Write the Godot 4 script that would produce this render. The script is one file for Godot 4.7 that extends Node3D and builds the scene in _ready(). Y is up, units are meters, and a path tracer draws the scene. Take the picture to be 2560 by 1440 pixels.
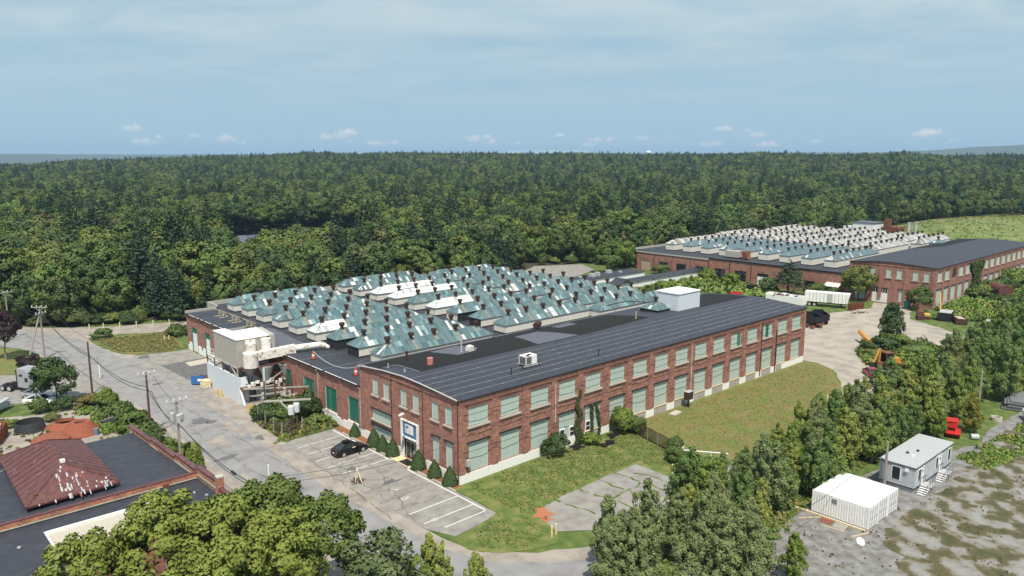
extends Node3D
# World axes: x runs along the long brick front of the near mill, z points from the mill towards the gravel lot, origin at the mill's near corner. P(a, b, y) takes a = x and b = -z.

var M := {}
var used := {}
var rng := RandomNumberGenerator.new()
var wob := FastNoiseLite.new()

class MB:
	var v := PackedVector3Array()
	var n := PackedVector3Array()
	var c := PackedColorArray()
	var col := Color.WHITE
	func tri(p: Vector3, q: Vector3, r: Vector3, out: Vector3) -> void:
		var k := (q - p).cross(r - p)
		if k.length_squared() < 1e-14:
			return
		k = k.normalized()
		if k.dot(out) > 0.0:
			v.append_array([p, r, q])
		else:
			v.append_array([p, q, r])
			k = -k
		n.append_array([k, k, k])
		c.append_array([col, col, col])
	func quad(p: Vector3, q: Vector3, r: Vector3, s: Vector3, out: Vector3) -> void:
		tri(p, q, r, out)
		tri(p, r, s, out)
	func poly(pts: Array, out: Vector3) -> void:
		for i in range(1, pts.size() - 1):
			tri(pts[0], pts[i], pts[i + 1], out)
	func obox(t: Transform3D, s: Vector3) -> void:
		var h := s * 0.5
		for ax in 3:
			for sg in [-1.0, 1.0]:
				var o := Vector3.ZERO
				o[ax] = sg
				var i := (ax + 1) % 3
				var j := (ax + 2) % 3
				var pts := []
				for e in [[-1, -1], [1, -1], [1, 1], [-1, 1]]:
					var w := Vector3.ZERO
					w[ax] = sg * h[ax]
					w[i] = e[0] * h[i]
					w[j] = e[1] * h[j]
					pts.append(t * w)
				quad(pts[0], pts[1], pts[2], pts[3], t.basis * o)
	func box(at: Vector3, s: Vector3, yaw := 0.0) -> void:
		obox(Transform3D(Basis(Vector3.UP, yaw), at), s)
	func span(p: Vector3, q: Vector3) -> void: # box between two corners
		box((p + q) * 0.5, (p - q).abs())
	func beam(p: Vector3, q: Vector3, w: float, h := -1.0) -> void:
		var d := q - p
		var y := Vector3.UP if absf(d.normalized().y) < 0.95 else Vector3.RIGHT
		var z := d.normalized()
		var x := y.cross(z).normalized()
		obox(Transform3D(Basis(x, z.cross(x), z), (p + q) * 0.5), Vector3(w, w if h < 0.0 else h, d.length()))
	func tube(p: Vector3, q: Vector3, r0: float, r1: float, k := 8, caps := true) -> void:
		var z := (q - p).normalized()
		var y := Vector3.UP if absf(z.y) < 0.95 else Vector3.RIGHT
		var x := y.cross(z).normalized()
		y = z.cross(x)
		for i in k:
			var e := []
			for j in 2:
				var g := TAU * (i + j) / k
				e.append(x * cos(g) + y * sin(g))
			var m0: Vector3 = e[0] + e[1]
			quad(p + e[0] * r0, p + e[1] * r0, q + e[1] * r1, q + e[0] * r1, m0)
			for t in 6:
				var w := n.size() - 6 + t
				if w >= 0:
					var rel := v[w] - p
					rel -= z * rel.dot(z)
					if rel.length_squared() > 1e-10:
						n[w] = rel.normalized()
			if caps:
				tri(p, p + e[0] * r0, p + e[1] * r0, -z)
				tri(q, q + e[0] * r1, q + e[1] * r1, z)
	func path(pts: Array, r: float, k := 6) -> void:
		for i in pts.size() - 1:
			tube(pts[i], pts[i + 1], r, r, k, false)
	func lathe(at: Vector3, prof: Array, k := 12) -> void: # prof: [radius, height] pairs upwards
		for s in prof.size() - 1:
			var d := Vector2(prof[s + 1][0] - prof[s][0], prof[s + 1][1] - prof[s][1])
			for i in k:
				var g0 := TAU * i / k
				var g1 := TAU * (i + 1) / k
				var u0 := Vector3(cos(g0), 0, sin(g0))
				var u1 := Vector3(cos(g1), 0, sin(g1))
				var o := (u0 + u1).normalized() * d.y + Vector3.UP * -d.x
				var y0 := Vector3.UP * float(prof[s][1])
				var y1 := Vector3.UP * float(prof[s + 1][1])
				quad(at + u0 * prof[s][0] + y0, at + u1 * prof[s][0] + y0, at + u1 * prof[s + 1][0] + y1, at + u0 * prof[s + 1][0] + y1, o)
	func extrude(pts: Array, dir: Vector3, out0: Vector3) -> void: # flat outline pts swept along dir
		var mid := Vector3.ZERO
		for p in pts:
			mid += p / float(pts.size())
		var flat := PackedVector2Array()
		var nn := out0.normalized()
		var x := (Vector3.UP.cross(nn) if absf(nn.y) < 0.9 else Vector3.RIGHT.cross(nn)).normalized()
		var y := nn.cross(x)
		for p in pts:
			flat.append(Vector2(p.dot(x), p.dot(y)))
		var ix := Geometry2D.triangulate_polygon(flat)
		for i in range(0, ix.size(), 3):
			tri(pts[ix[i]], pts[ix[i + 1]], pts[ix[i + 2]], out0)
			tri(pts[ix[i]] + dir, pts[ix[i + 1]] + dir, pts[ix[i + 2]] + dir, -out0)
		var cw := Geometry2D.is_polygon_clockwise(flat)
		for i in pts.size():
			var p: Vector3 = pts[i]
			var q: Vector3 = pts[(i + 1) % pts.size()]
			var o := (q - p).cross(nn) * (-1.0 if cw else 1.0)
			quad(p, q, q + dir, p + dir, o)
	func mesh() -> ArrayMesh:
		var a := []
		a.resize(Mesh.ARRAY_MAX)
		a[Mesh.ARRAY_VERTEX] = v
		a[Mesh.ARRAY_NORMAL] = n
		a[Mesh.ARRAY_COLOR] = c
		var m := ArrayMesh.new()
		m.add_surface_from_arrays(Mesh.PRIMITIVE_TRIANGLES, a)
		return m

func P(a: float, b: float, y := 0.0) -> Vector3:
	return Vector3(a, y, -b)

func lin(r: float, g: float, b: float, a := 1.0) -> Color:
	return Color(r, g, b, a).linear_to_srgb()

func numbered(called: String) -> String:
	used[called] = used.get(called, -1) + 1
	return called if used[called] == 0 else "%s_%03d" % [called, used[called]]

func obj(called: String, m, mt: Material, parent: Node = self) -> MeshInstance3D:
	var o := MeshInstance3D.new()
	o.name = numbered(called) if parent == self else called
	o.mesh = m.mesh() if m is MB else m
	o.material_override = mt
	parent.add_child(o, true)
	return o

func tag(o: Node, label: String, category: String, group := "") -> Node:
	o.set_meta("label", label)
	o.set_meta("category", category)
	if group:
		o.set_meta("group", group)
	return o

func thing(called: String, label: String, category: String, at := Vector3.ZERO, yaw := 0.0, group := "") -> Node3D:
	var o := Node3D.new()
	o.name = numbered(called)
	o.position = at
	o.rotation.y = yaw
	add_child(o)
	tag(o, label, category, group)
	return o

func part(called: String, parent: Node) -> Node3D:
	var o := Node3D.new()
	o.name = called
	parent.add_child(o, true)
	return o

func struct(called: String, m, mt: Material) -> MeshInstance3D:
	var o := obj(called, m, mt)
	o.set_meta("kind", "structure")
	return o

func copy(src: Node3D, label: String, at: Vector3, yaw := 0.0) -> Node3D:
	var base := String(src.name)
	if base.length() > 4 and base[base.length() - 4] == "_" and base.right(3).is_valid_int():
		base = base.left(base.length() - 4)
	var o: Node3D = src.duplicate()
	o.name = numbered(base)
	add_child(o)
	o.position = at
	o.rotation.y = yaw
	o.set_meta("label", label)
	return o

# ---------- materials
func noise_tex(freq: float, ramp: Array, size := 512, oct := 5, sd := 1, kind := FastNoiseLite.TYPE_SIMPLEX_SMOOTH) -> NoiseTexture2D:
	var f := FastNoiseLite.new()
	f.seed = sd
	f.noise_type = kind
	f.frequency = freq
	f.fractal_octaves = oct
	var t := NoiseTexture2D.new()
	t.width = size
	t.height = size
	t.seamless = true
	t.noise = f
	if ramp.size():
		var g := Gradient.new()
		var offs := PackedFloat32Array()
		var cols := PackedColorArray()
		for e in ramp:
			offs.append(e[0])
			cols.append(lin(e[1], e[2], e[3]))
		g.offsets = offs
		g.colors = cols
		t.color_ramp = g
	return t

func solid(r: float, g: float, b: float, rough := 0.8, metal := 0.0) -> StandardMaterial3D:
	var m := StandardMaterial3D.new()
	m.albedo_color = lin(r, g, b)
	m.roughness = rough
	m.metallic = metal
	m.vertex_color_use_as_albedo = true
	return m

func tri_mat(t: Texture2D, metres: float, rough := 0.9, world := true) -> StandardMaterial3D:
	var m := StandardMaterial3D.new()
	m.albedo_texture = t
	m.roughness = rough
	m.uv1_triplanar = true
	m.uv1_world_triplanar = world
	m.uv1_scale = Vector3.ONE / metres
	m.uv1_triplanar_sharpness = 8.0
	m.vertex_color_use_as_albedo = true
	return m

func detail(m: StandardMaterial3D, t: Texture2D, metres: float) -> StandardMaterial3D:
	m.detail_enabled = true
	m.detail_blend_mode = BaseMaterial3D.BLEND_MODE_MUL
	m.detail_albedo = t
	m.detail_uv_layer = BaseMaterial3D.DETAIL_UV_2
	m.uv2_triplanar = true
	m.uv2_world_triplanar = true
	m.uv2_scale = Vector3.ONE / metres
	return m

func brick_image(sd: int, base: Array) -> ImageTexture:
	var r := RandomNumberGenerator.new()
	r.seed = sd
	var f := FastNoiseLite.new()
	f.seed = sd
	f.frequency = 0.006
	f.fractal_octaves = 4
	var im := Image.create(1024, 1024, false, Image.FORMAT_RGB8)
	im.fill(lin(0.27, 0.2, 0.17))
	var rows := 102
	for i in rows:
		var y0 := int(i * 1024.0 / rows)
		var y1 := int((i + 1) * 1024.0 / rows)
		for j in range(-1, 36):
			var x0 := int((j + (0.5 if i % 2 else 0.0)) * 1024.0 / 36.0)
			var x1 := int((j + 1 + (0.5 if i % 2 else 0.0)) * 1024.0 / 36.0)
			var e: Array = base[r.randi() % base.size()]
			var k := r.randf_range(0.78, 1.2) * (1.0 + 0.5 * f.get_noise_2d(x0 % 1024, y0 * 2))
			if r.randf() < 0.03:
				k *= 0.6
			im.fill_rect(Rect2i(x0 + 1, y0 + 1, x1 - x0 - 2, y1 - y0 - 2), lin(e[0] * k, e[1] * k, e[2] * k))
	return ImageTexture.create_from_image(im)

func stain_tex(size: int, base: Array, stain: Array, amount: float, sd: int) -> ImageTexture: # vertical drip streaks
	var r := RandomNumberGenerator.new()
	r.seed = sd
	var im := Image.create(size, size, false, Image.FORMAT_RGB8)
	im.fill(lin(base[0], base[1], base[2]))
	for i in int(size * amount):
		var x := r.randi() % size
		var w := r.randi_range(1, 4)
		var y := r.randi() % size
		var h := r.randi_range(8, int(size * 0.4))
		var k := r.randf_range(0.15, 0.8)
		im.fill_rect(Rect2i(x, y, w, h), lin(lerpf(base[0], stain[0], k), lerpf(base[1], stain[1], k), lerpf(base[2], stain[2], k)))
	return ImageTexture.create_from_image(im)

func make_materials() -> void:
	var grain := noise_tex(0.11, [[0.0, 0.55, 0.55, 0.55], [0.5, 0.85, 0.85, 0.85], [1.0, 1.0, 1.0, 1.0]], 512, 4, 7)
	var blot := noise_tex(0.012, [[0.0, 0.62, 0.6, 0.6], [0.45, 0.9, 0.9, 0.9], [1.0, 1.0, 1.0, 1.0]], 512, 5, 8)
	M.brick = detail(tri_mat(brick_image(3, [[0.38, 0.145, 0.1], [0.42, 0.17, 0.115], [0.34, 0.135, 0.1], [0.26, 0.12, 0.1], [0.47, 0.22, 0.15]]), 7.6, 0.92), blot, 11.0)
	M.brick_orange = tri_mat(brick_image(4, [[0.42, 0.15, 0.08], [0.36, 0.12, 0.07], [0.5, 0.2, 0.11]]), 7.6, 0.92)
	M.coping = solid(0.12, 0.045, 0.05, 0.45)
	M.stone = tri_mat(noise_tex(0.05, [[0.0, 0.36, 0.33, 0.28], [1.0, 0.52, 0.48, 0.41]], 256, 4, 9), 3.0)
	M.whitewash = tri_mat(stain_tex(512, [0.82, 0.81, 0.79], [0.42, 0.37, 0.31], 0.09, 5), 7.0)
	M.bare_concrete = tri_mat(stain_tex(512, [0.36, 0.33, 0.3], [0.55, 0.52, 0.48], 0.25, 15), 7.0)
	M.coil = solid(0.12, 0.12, 0.115, 0.6)
	M.white_paint = tri_mat(noise_tex(0.03, [[0.0, 0.66, 0.66, 0.65], [0.5, 0.78, 0.78, 0.77], [1.0, 0.82, 0.82, 0.81]], 256, 4, 10), 5.0, 0.6)
	M.green_board = tri_mat(stain_tex(256, [0.42, 0.505, 0.455], [0.29, 0.35, 0.315], 0.35, 6), 4.0, 0.8)
	M.green_board_pale = tri_mat(stain_tex(256, [0.45, 0.54, 0.5], [0.3, 0.38, 0.35], 0.35, 16), 4.3, 0.8)
	M.green_board_worn = tri_mat(stain_tex(256, [0.4, 0.495, 0.445], [0.48, 0.48, 0.46], 0.5, 26), 3.7, 0.8)
	M.deep_green = tri_mat(stain_tex(256, [0.012, 0.13, 0.085], [0.05, 0.2, 0.15], 0.3, 36), 5.0, 0.6)
	M.mid_green = tri_mat(stain_tex(256, [0.05, 0.2, 0.14], [0.02, 0.12, 0.09], 0.3, 37), 5.0, 0.6)
	M.membrane = detail(tri_mat(noise_tex(0.02, [[0.0, 0.03, 0.032, 0.045], [0.5, 0.04, 0.043, 0.059], [1.0, 0.055, 0.058, 0.075]], 512, 5, 11), 12.0, 0.62), grain, 2.0)
	M.membrane_light = detail(tri_mat(noise_tex(0.02, [[0.0, 0.095, 0.1, 0.125], [1.0, 0.135, 0.14, 0.17]], 512, 5, 12), 9.0, 0.7), grain, 2.0)
	M.seam = tri_mat(noise_tex(0.03, [[0.0, 0.1, 0.105, 0.125], [0.6, 0.16, 0.165, 0.19], [1.0, 0.4, 0.4, 0.42]], 256, 4, 13), 14.0, 0.6)
	M.tar = detail(tri_mat(noise_tex(0.025, [[0.0, 0.003, 0.003, 0.0032], [0.6, 0.0055, 0.0052, 0.005], [0.85, 0.01, 0.009, 0.008], [1.0, 0.035, 0.032, 0.024]], 512, 5, 14), 9.0, 1.0), grain, 1.3)
	M.fascia = solid(0.62, 0.62, 0.62, 0.5)
	M.dark_metal = solid(0.03, 0.03, 0.032, 0.5, 0.3)
	M.curb_white = tri_mat(stain_tex(512, [0.66, 0.64, 0.58], [0.3, 0.26, 0.2], 0.16, 17), 3.5, 0.7)
	M.curb_black = tri_mat(stain_tex(256, [0.016, 0.017, 0.02], [0.04, 0.042, 0.048], 0.3, 18), 3.5, 0.7)
	M.bars = solid(0.17, 0.25, 0.25, 0.6)
	M.bars_white = solid(0.45, 0.45, 0.43, 0.6)
	M.rust_vent = tri_mat(noise_tex(0.08, [[0.0, 0.02, 0.011, 0.009], [0.6, 0.05, 0.022, 0.016], [1.0, 0.11, 0.045, 0.03]], 128, 4, 19), 1.5, 0.85)
	M.pane = solid(1, 1, 1, 0.34)
	M.rust = tri_mat(noise_tex(0.05, [[0.0, 0.05, 0.022, 0.014], [0.5, 0.15, 0.055, 0.028], [1.0, 0.3, 0.13, 0.065]], 256, 5, 20), 3.0, 0.9)
	M.red_rust = tri_mat(noise_tex(0.04, [[0.0, 0.17, 0.048, 0.027], [0.5, 0.24, 0.07, 0.036], [1.0, 0.33, 0.11, 0.055]], 256, 5, 21), 3.0, 0.85)
	M.white_rust = tri_mat(noise_tex(0.022, [[0.0, 0.16, 0.06, 0.03], [0.17, 0.36, 0.2, 0.11], [0.27, 0.6, 0.54, 0.46], [0.4, 0.68, 0.66, 0.62], [1.0, 0.74, 0.73, 0.7]], 512, 6, 22), 9.0, 0.7)
	M.weathered = tri_mat(stain_tex(512, [0.4, 0.38, 0.355], [0.2, 0.175, 0.15], 0.5, 23), 3.0, 0.85)
	M.blue_white = tri_mat(stain_tex(512, [0.6, 0.65, 0.7], [0.35, 0.37, 0.39], 0.1, 24), 6.0, 0.7)
	M.steel = solid(0.3, 0.31, 0.32, 0.45, 0.5)
	M.galv = tri_mat(noise_tex(0.05, [[0.0, 0.33, 0.34, 0.35], [1.0, 0.5, 0.51, 0.52]], 128, 4, 25), 2.0, 0.45)
	M.wood_pole = tri_mat(stain_tex(256, [0.3, 0.27, 0.235], [0.17, 0.14, 0.12], 0.5, 27), 2.5, 0.9)
	M.wood_dark = tri_mat(stain_tex(256, [0.1, 0.056, 0.04], [0.05, 0.03, 0.025], 0.5, 28), 2.5, 0.9)
	M.timber = tri_mat(stain_tex(256, [0.42, 0.35, 0.27], [0.27, 0.21, 0.16], 0.5, 29), 2.5, 0.9)
	M.wire = solid(0.015, 0.015, 0.016, 0.6)
	M.glass = solid(0.02, 0.025, 0.03, 0.12)
	M.rubber = solid(0.014, 0.014, 0.015, 0.85)
	M.chrome = solid(0.62, 0.62, 0.64, 0.3, 0.6)
	M.white = solid(0.78, 0.78, 0.78, 0.5)
	M.yellow = solid(0.62, 0.43, 0.06, 0.6)
	M.cream = solid(0.66, 0.55, 0.33, 0.8)
	M.orange = solid(0.6, 0.09, 0.03, 0.6)
	M.red = solid(0.5, 0.025, 0.02, 0.5)
	M.blue = solid(0.03, 0.13, 0.34, 0.5)
	M.bright_blue = solid(0.03, 0.2, 0.55, 0.5)
	M.black = solid(0.012, 0.012, 0.014, 0.5)
	M.grey = solid(0.4, 0.41, 0.42, 0.5)
	M.maroon_roof = detail(tri_mat(noise_tex(0.02, [[0.0, 0.085, 0.032, 0.033], [0.5, 0.13, 0.048, 0.046], [1.0, 0.18, 0.07, 0.06]], 512, 5, 30), 7.0, 0.55), blot, 5.0)
	M.copper = tri_mat(noise_tex(0.06, [[0.0, 0.2, 0.27, 0.22], [1.0, 0.42, 0.52, 0.44]], 128, 4, 31), 2.0, 0.8)
	# ground
	var speck := noise_tex(0.2, [[0.0, 0.6, 0.6, 0.6], [0.5, 0.9, 0.9, 0.9], [1.0, 1.0, 1.0, 1.0]], 512, 3, 40)
	M.asphalt = detail(tri_mat(noise_tex(0.012, [[0.0, 0.19, 0.185, 0.19], [0.45, 0.265, 0.258, 0.26], [1.0, 0.32, 0.31, 0.305]], 1024, 6, 41), 42.0, 0.9), speck, 5.0)
	M.asphalt_old = detail(tri_mat(noise_tex(0.014, [[0.0, 0.2, 0.185, 0.172], [0.5, 0.285, 0.267, 0.248], [1.0, 0.35, 0.33, 0.305]], 1024, 6, 42), 30.0, 0.9), speck, 4.0)
	M.asphalt_dark = detail(tri_mat(noise_tex(0.02, [[0.0, 0.11, 0.11, 0.115], [1.0, 0.17, 0.168, 0.17]], 512, 5, 43), 12.0, 0.9), speck, 4.0)
	M.verge = detail(tri_mat(noise_tex(0.012, [[0.0, 0.25, 0.215, 0.18], [0.5, 0.34, 0.3, 0.262], [1.0, 0.42, 0.375, 0.33]], 512, 6, 44), 20.0, 0.95), speck, 3.0)
	M.dirt = detail(tri_mat(noise_tex(0.01, [[0.0, 0.26, 0.235, 0.205], [0.4, 0.36, 0.32, 0.275], [0.7, 0.42, 0.37, 0.31], [1.0, 0.45, 0.39, 0.31]], 1024, 6, 45), 45.0, 0.95), speck, 5.0)
	M.gravel = detail(tri_mat(noise_tex(0.016, [[0.0, 0.13, 0.115, 0.085], [0.3, 0.175, 0.165, 0.145], [0.46, 0.21, 0.205, 0.2], [0.7, 0.255, 0.25, 0.245], [1.0, 0.35, 0.33, 0.3]], 1024, 6, 46), 26.0, 0.95), speck, 2.5)
	M.lawn = detail(tri_mat(noise_tex(0.013, [[0.0, 0.07, 0.12, 0.022], [0.4, 0.115, 0.16, 0.033], [0.7, 0.185, 0.195, 0.055], [1.0, 0.25, 0.215, 0.09]], 1024, 6, 47), 30.0, 1.0), speck, 2.2)
	M.lawn_dry = detail(tri_mat(noise_tex(0.011, [[0.0, 0.1, 0.15, 0.03], [0.38, 0.165, 0.18, 0.045], [0.65, 0.19, 0.16, 0.055], [1.0, 0.25, 0.215, 0.085]], 1024, 6, 48), 42.0, 1.0), speck, 2.2)
	M.lawn_green = detail(tri_mat(noise_tex(0.013, [[0.0, 0.045, 0.085, 0.015], [0.5, 0.1, 0.15, 0.028], [0.8, 0.16, 0.18, 0.05], [1.0, 0.24, 0.21, 0.09]], 1024, 6, 49), 30.0, 1.0), speck, 2.2)
	M.meadow = detail(tri_mat(noise_tex(0.014, [[0.0, 0.07, 0.12, 0.022], [0.4, 0.13, 0.19, 0.042], [0.7, 0.21, 0.22, 0.075], [1.0, 0.28, 0.25, 0.11]], 1024, 6, 50), 110.0, 1.0), speck, 6.0)
	M.forest_floor = tri_mat(noise_tex(0.02, [[0.0, 0.02, 0.024, 0.01], [1.0, 0.06, 0.06, 0.022]], 512, 5, 51), 40.0, 1.0)
	M.mulch = tri_mat(noise_tex(0.2, [[0.0, 0.13, 0.05, 0.025], [1.0, 0.32, 0.13, 0.06]], 256, 3, 52), 3.0, 1.0)
	M.line = tri_mat(noise_tex(0.06, [[0.0, 0.34, 0.33, 0.31], [0.4, 0.7, 0.7, 0.68], [1.0, 0.8, 0.8, 0.79]], 256, 4, 53), 3.0, 0.8)
	M.sign_blue = solid(0.055, 0.15, 0.27, 0.5)
	M.sign_blue2 = solid(0.075, 0.19, 0.32, 0.5)
	M.solar = solid(0.07, 0.07, 0.11, 0.4)
	M.solar2 = solid(0.1, 0.1, 0.14, 0.4)
	M.trailer = tri_mat(noise_tex(0.03, [[0.0, 0.4, 0.43, 0.47], [1.0, 0.48, 0.51, 0.55]], 128, 4, 60), 4.0, 0.5)
	M.orange_yellow = tri_mat(noise_tex(0.04, [[0.0, 0.2, 0.08, 0.025], [0.4, 0.5, 0.24, 0.04], [1.0, 0.56, 0.3, 0.06]], 128, 4, 61), 3.0, 0.6)
	M.rust_dark = tri_mat(noise_tex(0.05, [[0.0, 0.03, 0.016, 0.013], [1.0, 0.12, 0.05, 0.032]], 128, 4, 62), 3.0, 0.9)
	M.pink = solid(0.46, 0.17, 0.16, 0.8)
	M.tank_black = solid(0.035, 0.038, 0.045, 0.6)
	M.blue_grey = solid(0.13, 0.18, 0.23, 0.6)
	M.moss_lot = detail(tri_mat(noise_tex(0.011, [[0.0, 0.045, 0.06, 0.022], [0.3, 0.085, 0.085, 0.036], [0.46, 0.12, 0.1, 0.055], [0.54, 0.21, 0.185, 0.14], [0.62, 0.25, 0.242, 0.232], [1.0, 0.34, 0.33, 0.315]], 1024, 7, 65), 38.0, 1.0), noise_tex(0.09, [[0.0, 0.4, 0.42, 0.36], [0.4, 0.8, 0.8, 0.78], [1.0, 1.0, 1.0, 1.0]], 512, 5, 66), 5.0)
	M.far_hill = solid(0.05, 0.07, 0.04, 1.0)

func ragged(pts: Array, amount: float, step: float) -> PackedVector2Array:
	var out := PackedVector2Array()
	for i in pts.size():
		var p := Vector2(pts[i][0], pts[i][1])
		var q := Vector2(pts[(i + 1) % pts.size()][0], pts[(i + 1) % pts.size()][1])
		var k := maxi(1, int(p.distance_to(q) / step))
		var s := (q - p).orthogonal().normalized()
		for j in k:
			var w := p.lerp(q, float(j) / k)
			out.append(w + (s * wob.get_noise_2d(w.x * 9.0, w.y * 9.0) * amount if amount > 0.0 else Vector2.ZERO))
	return out

func sheet(pts: Array, y: float, amount := 0.0, step := 1.5, mb: MB = null) -> MB:
	if mb == null:
		mb = MB.new()
	var poly := ragged(pts, amount, step)
	var ix := Geometry2D.triangulate_polygon(poly)
	for i in range(0, ix.size(), 3):
		mb.tri(P(poly[ix[i]].x, poly[ix[i]].y, y), P(poly[ix[i + 1]].x, poly[ix[i + 1]].y, y), P(poly[ix[i + 2]].x, poly[ix[i + 2]].y, y), Vector3.UP)
	return mb

func stripe(a0: float, b0: float, a1: float, b1: float, w: float, y: float, mb: MB) -> void:
	var d := Vector2(a1 - a0, b1 - b0).normalized().orthogonal() * w * 0.5
	mb.quad(P(a0 + d.x, b0 + d.y, y), P(a1 + d.x, b1 + d.y, y), P(a1 - d.x, b1 - d.y, y), P(a0 - d.x, b0 - d.y, y), Vector3.UP)

const EYE := Vector3(-52.27, 38.0, 66.69)
const FWD := Vector3(0.67172, 0.0, -0.7408)

func _ready() -> void:
	rng.seed = 11
	wob.seed = 5
	wob.frequency = 0.05
	wob.fractal_octaves = 3
	var cam := Camera3D.new()
	cam.name = "camera"
	add_child(cam)
	cam.position = EYE
	cam.fov = 41.11
	cam.near = 0.5
	cam.far = 16000.0
	cam.look_at_from_position(EYE, EYE + FWD * cos(deg_to_rad(9.81)) + Vector3.DOWN * sin(deg_to_rad(9.81)))
	cam.current = true
	var we := WorldEnvironment.new()
	we.name = "world_environment"
	var e := Environment.new()
	e.background_mode = Environment.BG_SKY
	e.sky = Sky.new()
	var pan := PanoramaSkyMaterial.new()
	pan.panorama = sky_picture()
	e.sky.sky_material = pan
	e.background_energy_multiplier = 1.0
	e.tonemap_mode = Environment.TONE_MAPPER_LINEAR
	e.tonemap_exposure = 1.3
	e.sdfgi_enabled = true
	e.ssao_enabled = true
	e.ssil_enabled = true
	e.fog_enabled = true
	e.fog_density = 0.0001
	e.fog_light_color = Color(0.62, 0.74, 0.86)
	we.environment = e
	add_child(we)
	var sun := DirectionalLight3D.new()
	sun.name = "sun"
	sun.light_energy = 1.35
	sun.light_color = Color(1.0, 0.965, 0.91)
	sun.light_angular_distance = 0.5
	sun.shadow_enabled = true
	add_child(sun)
	sun.look_at_from_position(Vector3(-29.5, 86.6, 40.3), Vector3.ZERO)
	make_materials()
	ground()
	mills()
	brick_shop()
	dust_collector()
	low_buildings()
	yard_things()
	road_things()
	plants()
	forest()

func sky_picture() -> ImageTexture:
	var w := 1024
	var h := 512
	var im := Image.create(w, h, false, Image.FORMAT_RGBF)
	var f := FastNoiseLite.new()
	f.seed = 21
	f.frequency = 1.0
	f.fractal_octaves = 5
	var g := FastNoiseLite.new()
	g.seed = 22
	g.frequency = 1.0
	g.fractal_octaves = 4
	for j in h:
		var el := PI * (0.5 - (j + 0.5) / h)
		var up := clampf(sin(el), 0.0, 1.0)
		var t := pow(1.0 - up, 3.0)
		var clear := Color(0.24, 0.38, 0.5).lerp(Color(0.31, 0.455, 0.55), t)
		for i in w:
			var az := TAU * ((i + 0.5) / w - 0.5)
			var c := clear
			if el > 0.0:
				# thin streaks on a high plane, stretched along one direction
				var k := 1.0 / (up + 0.09)
				var x := sin(az) * cos(el) * k
				var y := -cos(az) * cos(el) * k
				var u := x * 0.74 + y * 0.67
				var s := -x * 0.67 + y * 0.74
				var n := f.get_noise_2d(u * 0.32 + 3.0 * g.get_noise_2d(u * 0.2, s * 0.2), s * 0.85) + 0.4 * g.get_noise_2d(u * 1.1, s * 2.6)
				var cover := clampf(0.62 + 0.85 * n, 0.0, 1.0) * smoothstep(0.01, 0.22, up)
				c = c.lerp(Color(0.48, 0.555, 0.58), cover * 0.85)
			else:
				c = Color(0.31, 0.455, 0.55).lerp(Color(0.12, 0.14, 0.09), clampf(-el * 12.0, 0.0, 1.0))
			im.set_pixel(i, j, c)
	im.resize(4096, 2048, Image.INTERPOLATE_CUBIC)
	# low fair-weather puffs all round the horizon
	var r := RandomNumberGenerator.new()
	r.seed = 77
	var q := FastNoiseLite.new()
	q.seed = 9
	q.frequency = 0.09
	q.fractal_octaves = 4
	var spots := []
	for e in [[807, 331, 24], [1042, 332, 30], [1108, 342, 18], [1145, 334, 20], [1248, 328, 22], [1293, 329, 20], [1328, 330, 20], [1225, 353, 22], [1445, 342, 50], [1540, 345, 12], [405, 320, 22], [290, 310, 26], [540, 372, 20], [600, 367, 22], [880, 368, 30], [955, 336, 12], [1830, 345, 18], [1900, 352, 26], [2055, 348, 16], [1780, 355, 12], [1000, 352, 22], [1310, 352, 14], [665, 336, 14], [30, 360, 30], [150, 370, 30], [2130, 350, 18], [2200, 356, 16], [1960, 352, 20], [2450, 356, 20], [2300, 362, 24]]:
		# bearing of the puff as seen in the photograph
		var ang := atan((e[0] - 1280.0) / 1920.0) + 0.7363
		spots.append([ang / TAU + 0.5, (388.0 - e[1]) / 1920.0, e[2] / 1920.0])
	for i in 150:
		var u := r.randf()
		if absf(wrapf(u - 0.617, -0.5, 0.5)) > 0.1:
			spots.append([u, r.randf_range(0.012, 0.032), r.randf_range(0.006, 0.02)])
	for s in spots:
		var cx := int(s[0] * 4096.0)
		var cy: float = 1024.0 - s[1] / PI * 2048.0
		var rw: float = s[2] / TAU * 4096.0 * 0.85
		var rh: float = rw * 0.42
		var dull := 0.55 if s[1] > 0.03 and s[0] < 0.56 and s[0] > 0.5 else 1.0
		for y in range(int(cy - rh * 1.6), int(cy + rh * 1.2)):
			for x in range(int(cx - rw * 1.3), int(cx + rw * 1.3)):
				var dx: float = (x - cx) / rw
				var dy: float = (y - cy) / rh
				var edge := 1.0 - sqrt(dx * dx + (dy * dy if dy < 0.0 else dy * dy * 4.0)) + 0.75 * q.get_noise_2d(x * 1.6, y * 2.2)
				var a := smoothstep(0.05, 0.55, edge) * 0.7 * dull
				if a > 0.0:
					var xx := posmod(x, 4096)
					var lit := Color(0.62, 0.63, 0.65).lerp(Color(0.36, 0.45, 0.53), smoothstep(-0.5, 0.6, dy))
					if dull < 1.0:
						lit = Color(0.32, 0.42, 0.5)
					im.set_pixel(xx, y, im.get_pixel(xx, y).lerp(lit, a))
	return ImageTexture.create_from_image(im)

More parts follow.
